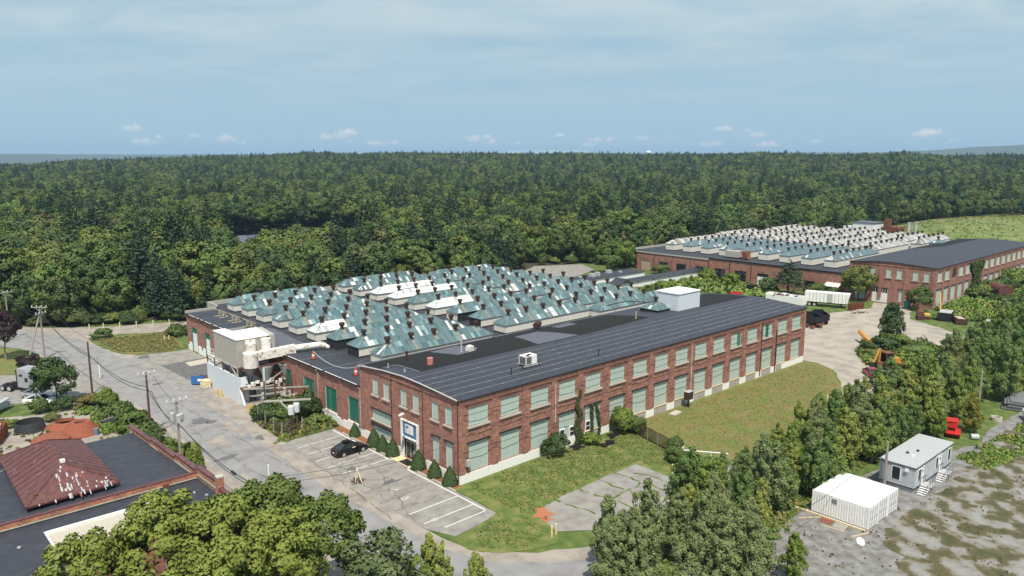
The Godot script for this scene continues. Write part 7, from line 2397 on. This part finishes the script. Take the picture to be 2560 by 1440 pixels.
func tufts(called: String, area: Array, count: int, size: Vector2, cols: Array, thin := 0.0) -> void:
	var poly := PackedVector2Array()
	var lo := Vector2(1e9, 1e9)
	var hi := -lo
	for p in area:
		var q := Vector2(p[0], p[1])
		poly.append(q)
		lo = lo.min(q)
		hi = hi.max(q)
	var spots := []
	var tries := 0
	while spots.size() < count and tries < count * 12:
		tries += 1
		var a := rng.randf_range(lo.x, hi.x)
		var b := rng.randf_range(lo.y, hi.y)
		if not in_poly(a, b, poly) or wob.get_noise_2d(a * 4.0 + 70.0, b * 4.0) < thin + rng.randf_range(-0.15, 0.15):
			continue
		var e: Array = cols[rng.randi() % cols.size()]
		var j := rng.randf_range(0.8, 1.2)
		var s := rng.randf_range(size.x, size.y)
		spots.append([P(a, b, land(a, b) if a > 222.0 else 0.0), rng.randf() * TAU, Vector3(s, s * rng.randf_range(0.6, 1.2), s), Color(e[0] * j, e[1] * j, e[2] * j)])
	scatter(called, tuft(called.length(), 22, 1.0, 0.5), M.leaf_white, spots)

func plants() -> void:
	M.bark = solid(0.07, 0.055, 0.042, 0.95)
	M.bark_pale = solid(0.26, 0.245, 0.21, 0.9)
	M.leaf_white = leafy(1, 1, 1)
	var maple := leafy(0.185, 0.22, 0.042)
	var maple2 := leafy(0.12, 0.165, 0.035)
	var cott := [leafy(0.175, 0.215, 0.085), leafy(0.175, 0.24, 0.052), leafy(0.14, 0.205, 0.06), leafy(0.225, 0.26, 0.056), leafy(0.11, 0.175, 0.045)]
	var dark := leafy(0.06, 0.1, 0.03)
	var mid := leafy(0.1, 0.15, 0.035)
	var bright := leafy(0.155, 0.215, 0.04)
	var gold := leafy(0.2, 0.19, 0.03)
	var purple := leafy(0.042, 0.024, 0.03)
	# prototypes: node name, category, crown mesh, trunk mesh
	for i in 3:
		proto["maple%d" % i] = ["maple_tree", "tree", broad_crown(100 + i, Vector3(3.4, 3.9, 3.4), 2.4, 74, 118, 0.165, 0.21, -0.6), trunk(7.6, 0.2, 12, 3.0, 110 + i)]
	for i in 4:
		proto["poplar%d" % i] = ["cottonwood_tree", "tree", spire_crown(200 + i, 8.6, 1.9, 120, 74, 0.125), trunk(7.0, 0.12, 12, 1.5, 210 + i, 1.2)]
	proto.spire = ["cottonwood_tree", "tree", spire_crown(222, 9.6, 2.5, 120, 90, 0.16), trunk(8.6, 0.14, 10, 1.6, 219, 1.1)]
	for i in 2:
		proto["round%d" % i] = ["small_tree", "tree", broad_crown(300 + i, Vector3(2.8, 2.8, 2.8), 0.9, 40, 120, 0.19, 0.34, -0.7), trunk(4.6, 0.17, 8, 2.0, 310 + i)]
	for i in 3:
		proto["bush%d" % i] = ["shrub", "shrub", broad_crown(400 + i, Vector3(1.5, 1.05, 1.4), -0.25, 26, 80, 0.13, 0.36, -0.25), null]
	proto.pine = ["pine_tree", "tree", pine_crown(501, 9.0, 3.6, 13, 26, 0.2), trunk(8.6, 0.2, 0, 1.0, 510)]
	# clipped cones of yew along the front
	var k := Crown.new()
	k.r.seed = 600
	for i in 2600:
		var f := 1.0 - sqrt(k.r.randf())
		var g := k.r.randf() * TAU
		var rr := 0.78 * (sin(PI * pow(f * 0.88 + 0.12, 0.62)) * 0.45 + 0.62 * (1.0 - f)) * k.r.randf_range(0.86, 1.05)
		var d := Vector3(cos(g), 0.35, sin(g)).normalized()
		var j := k.r.randf_range(0.7, 1.3)
		k.leaf(Vector3(cos(g) * rr, 0.08 + 2.0 * f, sin(g) * rr), d, 0.1 * k.r.randf_range(0.7, 1.3), 0.2, Color(j, j, j))
	proto.yew = ["conical_yew", "shrub", k.mesh(), null]
	var yew := leafy(0.06, 0.105, 0.035)
	var places := ["farthest conical yew, alone beside the green shed window", "conical yew just left of the wide ground floor window", "conical yew in front of the wide boarded ground floor window", "conical yew left of the entrance doors", "conical yew right of the entrance doors", "conical yew below the tall boarded window pair", "conical yew at the near corner of the brick mill"]
	var bs := [22.2, 17.3, 15.2, 12.9, 7.2, 3.9, 0.9]
	for i in 7:
		make_tree("yew", places[i], P(-0.78, bs[i], 0.0), i * 1.3, [0.95, 1.22, 1.06, 1.12, 1.2, 1.08, 1.14][i], yew, "clipped conical yews along the front")
	# near maples, lower left
	var ml := ["leftmost yellow green maple in front of the brick shop roof", "tall yellow green maple at the middle of the lower left clump", "yellow green maple in front of the white roof", "dark green maple rising beside the white metal pole", "low yellow green maple at the bottom left edge of the clump", "low yellow green maple at the bottom middle of the clump", "green maple at the right end of the clump by the road", "yellow green maple crowding the bottom edge between the others", "green maple behind the parapet end"]
	var mi := 0
	for e in [[-40.2, -5.4, 1.02, 0], [-34.6, -6.2, 1.2, 0], [-31.2, -8.6, 1.16, 0], [-26.8, -8.2, 1.16, 1], [-38.4, -15.0, 1.02, 0], [-33.4, -14.2, 1.1, 0], [-23.6, -11.4, 1.02, 1], [-28.6, -14.0, 1.12, 0], [-28.4, -4.4, 0.98, 1]]:
		make_tree("maple%d" % (mi % 3), ml[mi], P(e[0], e[1]), mi * 2.1, e[2], [maple, maple2][e[3]], "maples at lower left")
		mi += 1
	make_tree("round0", "olive green tree standing over the road edge at bottom centre", P(-21.0, -15.6), 1.0, 1.15, leafy(0.115, 0.15, 0.06))
	make_tree("poplar1", "thin sparse cottonwood at the bottom edge left of the road mouth", P(-17.2, -18.4), 0.3, 0.82, cott[3])
	make_tree("poplar2", "small sparse cottonwood at the bottom edge right of the thin one", P(-14.4, -20.6), 2.0, 0.66, cott[3])
	make_tree("poplar0", "short cottonwood between the olive tree and the thin one", P(-19.0, -19.2), 1.4, 0.7, cott[1])
	# belt of cottonwoods between the path and the gravel lot
	var strip := PackedVector2Array()
	for p in [[-5, -25], [2, -23], [30, -21.2], [50, -21.5], [62, -22], [70, -23], [90, -21], [112, -22.5], [128, -19], [160, -17], [200, -20], [200, -58], [120, -50], [94, -38], [76, -30.5], [66, -31], [60, -30.5], [48, -31], [36, -29.0], [22, -29.6], [13, -31], [5, -36], [-2, -38], [-8, -34]]:
		strip.append(Vector2(p[0], p[1]))
	var spots := []
	var tries := 0
	while spots.size() < 255 and tries < 26000:
		tries += 1
		var a := rng.randf_range(-8, 200)
		if a > 115.0 and rng.randf() < 0.6:
			continue
		var b := rng.randf_range(-58, -16)
		if not in_poly(a, b, strip):
			continue
		var ok := true
		for s in spots:
			if Vector2(s[0] - a, s[1] - b).length() < (2.05 if a < 75.0 else 2.9):
				ok = false
				break
		if ok:
			spots.append([a, b])
	spots.sort_custom(func(p, q): return p[0] < q[0])
	var tones := ["grey green", "yellow green", "dull green", "yellowish", "dark green"]
	var seen_kind := {}
	for i in spots.size():
		var a: float = spots[i][0]
		var h := 0.88 + 0.12 * smoothstep(-5.0, 30.0, a) + 0.12 * smoothstep(60.0, 110.0, a)
		if a > 17.0 and a < 36.0 and spots[i][1] > -25.5:
			h *= 0.7
		var w := rng.randi() % 5
		if a < 8.0:
			w = 0
		elif a > 86.0 and w == 3:
			w = 4
		var zone := "at the bottom of the cottonwood belt" if a < 16.0 else ("in the cottonwood belt beside the containers" if a < 34.0 else ("in the belt behind the site office" if a < 60.0 else ("in the belt below the red car" if a < 95.0 else "in the thicket at the right edge")))
		var key: String = tones[w] + zone
		seen_kind[key] = seen_kind.get(key, -1) + 1
		make_tree("poplar%d" % (i % 4), "%s cottonwood %s, %s from the near end" % [tones[w], zone, ordinal(seen_kind[key])], P(a, spots[i][1]), rng.randf() * TAU, h * rng.randf_range(0.78, 1.14), cott[w], "cottonwoods between the path and the gravel lot")
	var ends := [["lone yellow green sapling at the bottom edge of the gravel lot", 9.4, -36.4, 0.62, bright], ["bright yellow green tree beside the culvert pipe", 63.2, -34.2, 0.72, gold], ["small bright green tree beside the red hopper", 57.6, -31.4, 0.7, bright]]
	for e in ends:
		make_tree("poplar2", e[0], P(e[1], e[2]), e[1], e[3], e[4])
	# single trees and shrubs
	make_tree("spire", "tall dark cottonwood standing alone in the dirt yard", P(107.2, -5.8), 0.4, 1.02, dark)
	make_tree("pine", "broad dark pine in front of the far mill wall", P(145.0, 37.0), 0.0, 1.0, leafy(0.05, 0.095, 0.04)).scale = Vector3(1.45, 1.02, 1.45)
	make_tree("round1", "dark round tree hiding the parked cars in the truck lot", P(-27.6, 66.0), 0.0, 1.12, dark)
	make_tree("maple1", "large dark purple leaved tree at the left edge", P(-28.6, 101.6), 0.5, 0.95, purple)
	make_tree("round0", "small dark purple leaved tree in front of the white tractor unit", P(-28.0, 83.2), 0.9, 0.72, purple)
	make_tree("round0", "yellowish round bush at the far mill wall beside the white door", P(149.6, 19.8), 1.4, 1.5, leafy(0.15, 0.18, 0.035))
	make_tree("round1", "green bush covering the corner window of the far mill", P(147.6, 4.0), 2.4, 1.0, mid)
	make_tree("round1", "green young tree beside the low white building", P(136, 95), 2.4, 1.7, mid)
	make_tree("round0", "yellow green young tree behind the low white building", P(146, 97), 0.4, 1.6, bright)
	var bl := [["dense dark shrub against the long front below the fourth bay", 14.6, -1.3, 1.35, 1.9, dark], ["vine covered bush at the foot of the long front where the fence starts", 27.6, -1.6, 1.5, 2.4, bright], ["bush on the fence line beside the vine bush", 29.0, -2.8, 1.2, 1.6, mid], ["weedy bush below the ivy on the long front", 21.0, -1.6, 1.1, 1.0, bright], ["small dark bush at the white gate arm", 26.2, -11.4, 0.9, 1.6, mid], ["bush beside the gate sign", 24.6, -12.9, 1.1, 1.4, mid],
		["tall roadside bush beside the bare brown pole", -22.6, 58.6, 1.3, 1.9, bright], ["broad roadside bush below the dark pole, farther one", -23.2, 50.2, 1.9, 2.0, mid], ["broad roadside bush at the dark pole's foot", -22.8, 44.0, 1.9, 2.0, mid], ["roadside bush before the shop's parapet end", -23.0, 38.4, 1.8, 1.9, mid], ["roadside bush pressed against the shop parapet", -24.4, 33.4, 1.7, 2.2, dark], ["roadside bush below the guy wire", -23.6, 29.2, 1.4, 1.8, mid], ["yellow green weeds bush at the transformer pole", -21.4, 25.0, 1.0, 1.6, bright], ["pale sparse bush between the transformer pole and the road", -20.6, 28.2, 1.0, 1.7, cott[3]], ["reddish yellow hedge bush behind the rust cones", -24.6, 61.4, 1.5, 1.2, leafy(0.16, 0.13, 0.04)], ["green hedge bush at the left of the rust cones", -27.6, 61.8, 1.5, 1.2, dark], ["green bush at the foot of the dark round tree", -30.6, 62.4, 1.2, 1.5, mid], ["yellow green weeds beside the black steel ring", -35.4, 58.6, 1.1, 0.7, bright], ["weeds growing behind the black steel ring", -30.2, 57.0, 1.0, 0.7, leafy(0.15, 0.16, 0.05)],
		["bush in the transformer yard beside the street fence", -7.2, 36.8, 1.5, 1.6, dark], ["bush filling the middle of the transformer yard", -5.6, 33.8, 1.7, 1.6, mid], ["bush under the pipe gantry", -2.2, 33.0, 1.6, 2.6, dark], ["bush along the white footing of the shed", -2.4, 30.0, 1.2, 1.0, bright], ["bush at the foot of the timber posts", -3.0, 39.6, 1.6, 1.2, mid], ["brown green weeds bush behind the leaning posts", -7.0, 30.2, 1.2, 1.0, leafy(0.1, 0.09, 0.04)], ["low bush at the white corner of the dust collector", -0.6, 39.0, 1.3, 1.2, bright], ["bush at the green end of the grass triangle", -10.4, 108.0, 1.6, 1.3, mid], ["bush beside the shed's back corner", 2.4, 100.4, 1.8, 1.6, mid], ["second bush at the shed's back corner", 5.4, 98.6, 1.6, 1.9, dark],
		["dark bush under the yard tree", 100.0, -6.6, 2.4, 1.9, dark], ["green bush behind the digger parts", 103.4, -6.4, 2.2, 1.9, mid], ["bright bush right of the yard tree", 106.6, -7.6, 1.7, 1.8, bright], ["grey green bramble mound in the yard", 103.6, -11.6, 2.3, 1.0, cott[2]], ["low bramble beside the sand heap", 108.0, -11.4, 2.1, 0.9, mid], ["olive weeds bush behind the backhoe", 94.0, -10.4, 2.0, 0.9, bright], ["weeds bush at the drive edge", 96.0, -7.6, 1.8, 0.9, leafy(0.15, 0.15, 0.05)],
		["bush against the far mill's end wall left of the tank", 176.0, -0.4, 2.6, 2.2, mid], ["bush between the ivy and the rusty tank", 181.0, 0.2, 2.8, 2.2, bright], ["bush right of the rusty tank", 191.0, -0.4, 3.2, 2.4, mid], ["thick bush farther along the far mill's long wall", 199.0, 0.0, 3.4, 2.2, dark], ["dark brambles before the rusty tank", 176.0, -5.6, 2.8, 1.2, dark], ["brambles right of the rusty tank", 184.0, -8.0, 2.8, 1.2, mid], ["tall vine bush farther along the far mill", 207.0, -1.0, 3.2, 3.4, bright], ["bush at the right end of the far mill", 216.0, -2.0, 3.6, 3.0, mid],
		["leafy bush at the far mill's third grid window", 149.6, 58.0, 2.0, 2.0, bright], ["bush between the far mill's grid windows", 150.0, 66.4, 2.2, 2.4, bright], ["bush beside the black dumpster at the far mill", 145.8, 43.6, 2.0, 2.6, mid], ["dark bush right of the pine", 148.0, 31.0, 2.2, 2.4, mid], ["bush under the far mill awning", 149.0, 26.0, 2.0, 1.8, mid], ["bush below the covered passage", 128.0, 66.0, 2.6, 1.4, bright], ["bush left of the far mill's dark door", 150.0, 84.0, 2.4, 2.0, mid]]
	for i in bl.size():
		var e: Array = bl[i]
		var t := make_tree("bush%d" % (i % 3), e[0], P(e[1], e[2]), i * 1.7, 1.0, e[5])
		t.scale = Vector3(e[3], e[4], e[3]) * 0.85
	# ivy climbing the brick
	var c := Crown.new()
	c.r.seed = 700
	for i in 1500:
		var y := 7.4 * pow(c.r.randf(), 1.5)
		var x := 20.0 + c.r.randf_range(-0.75, 0.75) * (1.1 - y / 8.0) + 0.3 * sin(y * 2.0)
		c.leaf(P(x, -0.12 - c.r.randf() * 0.22, y), Vector3(0, 0.2, 1).normalized(), 0.15, 0.1, Color.WHITE * c.r.randf_range(0.6, 1.3))
	tag(obj("ivy", c.mesh(), leafy(0.085, 0.105, 0.035)), "tall ivy streak climbing the long brick front between two bays", "ivy", "ivy on the near mill")
	c = Crown.new()
	c.r.seed = 701
	for i in 800:
		var y := 4.9 * pow(c.r.randf(), 0.9)
		var x := (22.7 if c.r.randf() < 0.55 else 24.0 + 0.3 * sin(y)) + c.r.randf_range(-0.25, 0.25)
		c.leaf(P(x, 0.0 - c.r.randf() * 0.3, y), Vector3(0, 0.2, 1).normalized(), 0.14, 0.1, Color.WHITE * c.r.randf_range(0.6, 1.3))
	tag(obj("ivy", c.mesh(), leafy(0.075, 0.1, 0.035)), "ivy strands hanging over one boarded window of the long front", "ivy", "ivy on the near mill")
	c = Crown.new()
	c.r.seed = 702
	for i in 5200:
		var y := 9.6 * c.r.randf()
		var x := 181.5 + c.r.randf_range(-5.0, 5.2) * (0.75 + 0.3 * sin(y * 0.9))
		c.leaf(P(x, 2.05 - c.r.randf() * 0.5, y), Vector3(0, 0.2, 1).normalized(), 0.3, 0.1, Color.WHITE * c.r.randf_range(0.6, 1.3))
	tag(obj("ivy", c.mesh(), leafy(0.075, 0.1, 0.026)), "wide curtain of ivy over the far mill's long wall", "ivy")
	# grass and weeds nobody could count
	var gcol := [[0.13, 0.19, 0.04], [0.2, 0.21, 0.065], [0.26, 0.235, 0.1], [0.11, 0.17, 0.035]]
	var dry := [[0.25, 0.2, 0.08], [0.22, 0.21, 0.07], [0.3, 0.26, 0.12], [0.18, 0.2, 0.05]]
	var weeds := [[0.12, 0.2, 0.035], [0.17, 0.235, 0.045], [0.24, 0.25, 0.065], [0.09, 0.16, 0.035]]
	var brown := [[0.12, 0.095, 0.05], [0.15, 0.12, 0.06], [0.1, 0.11, 0.04], [0.08, 0.06, 0.035]]
	tufts("lawn_grass", [[0.5, -0.6], [0, -15], [-4, -16], [-7.6, -13], [-6, -9.8], [-1.5, -8.8], [1.5, -11], [10, -9.5], [21, -9.4], [21, -16], [29, -16], [29, -0.6]], 5200, Vector2(0.08, 0.17), gcol, -0.3)
	tufts("side_lawn_grass", [[29.5, -0.6], [80.8, -0.6], [79.4, -6], [72, -11], [60, -16.8], [30, -17]], 6000, Vector2(0.07, 0.15), dry, -0.35)
	tufts("weeds_between_mills", [[84, 46], [84, 70], [150, 70.5], [151, 46], [146, 40], [126, 34], [100, 30], [84, 32]], 5200, Vector2(0.5, 1.25), weeds, -0.5)
	tufts("weeds_yard", [[88, -9], [96, -3.6], [104, -1.8], [109, -4], [112, -9], [116, -16], [100, -15.2], [88, -13.2]], 1300, Vector2(0.4, 1.0), weeds, -0.4)
	tufts("weeds_far_mill", [[138, -2], [151, -1], [151.8, 1.6], [222, 1.0], [222, -26], [150, -16], [143, -9]], 3600, Vector2(0.5, 1.3), weeds, -0.4)
	tufts("weeds_roadside", [[-26.6, 27], [-26.6, 60], [-22, 64], [-19.6, 60], [-19.8, 27]], 800, Vector2(0.25, 0.7), weeds, -0.1)
	tufts("weeds_transformer_yard", [[-8.6, 27.6], [-8.4, 38], [-5, 43], [1.0, 43], [-0.4, 27.4]], 1300, Vector2(0.3, 0.8), weeds + brown, -0.5)
	tufts("grass_triangle_tufts", [[-12, 107.5], [3.4, 103.6], [0.6, 98], [-0.8, 87.6], [-6, 88.2], [-11, 93.6]], 1500, Vector2(0.15, 0.4), dry, -0.4)
	tufts("verge_weeds", [[-10.5, 26.8], [-1.4, 27], [-1.4, 29], [-8.4, 28.6]], 500, Vector2(0.12, 0.3), gcol, -0.6)
	tufts("gravel_weeds", [[10, -33], [22, -31], [34, -38], [52, -38], [64, -38], [88, -46], [60, -70], [0, -62], [-6, -45]], 1800, Vector2(0.06, 0.2), brown, 0.08)
	tufts("gravel_edge_grass", [[52, -36], [66, -37.5], [84, -39], [84, -46], [62, -42], [50, -40]], 1500, Vector2(0.2, 0.5), weeds, -0.1)
	tufts("meadow_tufts", [[236, -10], [300, -20], [420, -10], [520, 20], [520, 84], [400, 86], [330, 84], [262, 60]], 3600, Vector2(0.3, 0.8), weeds + dry, 0.0)
	tufts("path_edge_weeds", [[-2, -22.8], [30, -20.2], [62, -20.6], [72, -21], [64, -30], [30, -29], [4, -34]], 3000, Vector2(0.15, 0.4), gcol, -0.5)
	tufts("scrap_yard_weeds", [[-44, 28], [-44, 60], [-36, 63], [-24, 60], [-21, 50], [-24, 28]], 700, Vector2(0.15, 0.5), weeds + brown, 0.1)

func forest() -> void:
	var open := PackedVector2Array()
	for p in [[-75, -75], [-75, 152], [-42, 146], [-24, 137.5], [-16, 127], [-9, 124], [-3, 120], [6, 116], [11, 112], [10, 104], [8, 96], [84, 95.5], [92, 100], [108, 112], [130, 128], [147, 119], [150, 104], [152, 99], [228, 99], [246, 84], [262, 74], [300, 84], [355, 90], [425, 92], [500, 78], [640, 40], [640, -200], [-75, -200]]:
		open.append(Vector2(p[0], p[1]))
	var gap := PackedVector2Array()
	for p in [[38, 158], [70, 246], [78, 288], [152, 284], [152, 250], [88, 172]]:
		gap.append(Vector2(p[0], p[1]))
	var kinds := ["oak0", "oak1", "oak2", "oak3", "oak4", "oak5", "oak6", "pine0", "pine1", "pine2"]
	var bits := {}
	for i in 7:
		var rad: Vector3 = [Vector3(4.8, 4.4, 4.8), Vector3(5.6, 4.2, 5.3), Vector3(4.2, 5.0, 4.2), Vector3(5.2, 4.6, 5.0), Vector3(3.8, 4.6, 3.9), Vector3(4.6, 6.6, 4.4), Vector3(4.0, 7.0, 4.2)][i]
		bits["oak%d" % i] = [broad_crown(800 + i, rad, 15.0 - rad.y * 2.0, 44 if i < 5 else 62, 74, 0.42, 0.3 if i < 5 else 0.26, -0.55 if i < 5 else -0.95), trunk(10.0, 0.26, 7, 4.0, 820 + i)]
	for i in 3:
		bits["pine%d" % i] = [pine_crown(840 + i, 17.0, [4.2, 3.6, 4.6][i], 16, 12, 0.36), trunk(16.6, 0.28, 0, 1.0, 850 + i)]
	var hues := [[0.074, 0.12, 0.034], [0.096, 0.143, 0.037], [0.132, 0.17, 0.042], [0.054, 0.094, 0.032], [0.1, 0.127, 0.043], [0.112, 0.175, 0.04], [0.155, 0.19, 0.045], [0.135, 0.135, 0.05]]
	var phue := [[0.036, 0.07, 0.038], [0.048, 0.088, 0.046], [0.06, 0.1, 0.055], [0.055, 0.085, 0.032]]
	var mats := []
	for h in hues:
		mats.append(leafy(h[0], h[1], h[2]))
	var pmats := []
	for h in phue:
		pmats.append(leafy(h[0], h[1], h[2]))
	var all := []
	var r := 105.0
	var right := Vector3(0.7408, 0, 0.67172)
	while r < 1680.0:
		var step := 6.0 + 3.6 * smoothstep(250.0, 1300.0, r)
		var th := -0.74
		while th < 0.76:
			var rr := r + rng.randf_range(-0.45, 0.45) * step
			var tt := th + rng.randf_range(-0.45, 0.45) * step / r
			var w := EYE + (FWD * cos(tt) + right * sin(tt)) * rr
			th += step / r
			var a := w.x
			var b := -w.z
			if in_poly(a, b, open):
				continue
			var g := wob.get_noise_2d(a * 0.45, b * 0.45) + 0.5 * wob.get_noise_2d(a * 2.0, b * 2.0)
			var pine := g + rng.randf_range(-0.22, 0.22) > 0.3
			var k := rng.randf_range(0.78, 1.12) * (1.0 + 0.16 * wob.get_noise_2d(a * 1.3, b * 1.3))
			if in_poly(a, b, gap):
				# low growth before the solar panels
				if rng.randf() < 0.15 or rr > 322.0:
					continue
				k *= clampf((37.0 - 35.0 * rr / 345.0) / 17.0, 0.2, 1.0)
			var edge := in_poly(a - 8.0, b - 12.0, open) or in_poly(a, b - 12.0, open)
			if edge:
				k *= rng.randf_range(0.66, 0.95)
			var hue := int(clampf((wob.get_noise_2d(a * 0.9 + 300.0, b * 0.9) * 1.3 + 0.5) * 6.0 + rng.randf_range(-1.6, 1.6), 0, 7))
			if hue == 7 and rng.randf() < 0.7:
				hue = 1
			all.append([a, b, k * (1.08 if pine else 1.0), ("pine%d" % (rng.randi() % 3)) if pine else ("oak%d" % ((5 + rng.randi() % 2) if edge else rng.randi() % 5)), rng.randf() * TAU, rng.randi() % 4 if pine else hue, rr, tt])
		r += step * 0.9
	# the trees that show largest are things of their own
	var first := []
	var rest := {}
	all.sort_custom(func(p, q): return p[6] / p[2] < q[6] / q[2])
	for e in all:
		if first.size() < 300 and absf(e[7]) < 0.6 and e[6] < 420.0:
			first.append(e)
		else:
			if not rest.has(e[3]):
				rest[e[3]] = []
			var h: Array = phue[e[5]] if e[3].begins_with("pine") else hues[e[5]]
			var j := rng.randf_range(0.74, 1.26)
			rest[e[3]].append([P(e[0], e[1], land(e[0], e[1]) - 0.3), e[4], Vector3.ONE * e[2] * rng.randf_range(0.92, 1.08), Color(h[0] * j, h[1] * j, h[2] * j)])
	first.sort_custom(func(p, q): return p[7] < q[7])
	var names := ["deep green", "mid green", "yellowish green", "dark green", "olive", "fresh green", "pale yellow green", "bronze tinged"]
	var pnames := ["dark blue green", "green", "grey green", "yellowish"]
	var count := {}
	for e in first:
		var pine: bool = e[3].begins_with("pine")
		var t: float = e[7]
		var zone := "behind the bend of the road" if t < -0.44 else ("behind the grass triangle" if t < -0.37 else ("behind the near mill's left skylights" if t < -0.2 else ("behind the near mill's middle skylights" if t < -0.03 else ("behind the low white building" if t < 0.14 else ("behind the far mill's left skylights" if t < 0.29 else ("behind the far mill's right skylights" if t < 0.42 else "at the edge of the meadow"))))))
		var what: String = (pnames[e[5]] + " pine") if pine else (names[e[5]] + (" narrow tree" if e[3] == "oak2" or e[3] == "oak4" else " broadleaf tree"))
		var key := what + zone
		count[key] = count.get(key, -1) + 1
		var o := thing("pine_tree" if pine else "broadleaf_tree", "%s %s, %s from the left" % [what, zone, ordinal(count[key])], "tree", P(e[0], e[1], land(e[0], e[1]) - 0.3), e[4], "trees of the forest edge")
		obj("trunk", bits[e[3]][1], M.bark, o)
		obj("crown", bits[e[3]][0], pmats[e[5]] if pine else mats[e[5]], o)
		o.scale = Vector3.ONE * e[2]
	var f := thing("forest", "vast green mixed forest reaching to the horizon", "forest")
	f.set_meta("kind", "stuff")
	for k in kinds:
		if rest.has(k):
			scatter("pine_crowns" if k.begins_with("pine") else "broadleaf_crowns", bits[k][0], M.leaf_white, rest[k], f)
	# thicket along the edge of the woods
	var under := []
	for i in 5200:
		var th := rng.randf_range(-0.66, 0.66)
		var w := EYE + (FWD * cos(th) + right * sin(th)) * rng.randf_range(110.0, 420.0)
		if in_poly(w.x, -w.z, open) or not (in_poly(w.x - 8.0, -w.z - 13.0, open) or in_poly(w.x, -w.z - 14.0, open)):
			continue
		var h: Array = hues[rng.randi() % 7]
		var q := rng.randf_range(0.9, 2.1)
		under.append([P(w.x, -w.z, land(w.x, -w.z)), rng.randf() * TAU, Vector3(q, q * rng.randf_range(0.7, 1.3), q), Color(h[0], h[1], h[2]) * rng.randf_range(0.8, 1.3)])
	scatter("undergrowth", proto.bush0[2], M.leaf_white, under)
	print("forest ", all.size(), " first ", first.size(), " farthest of them ", first.reduce(func(m, e): return maxf(m, e[6]), 0.0))
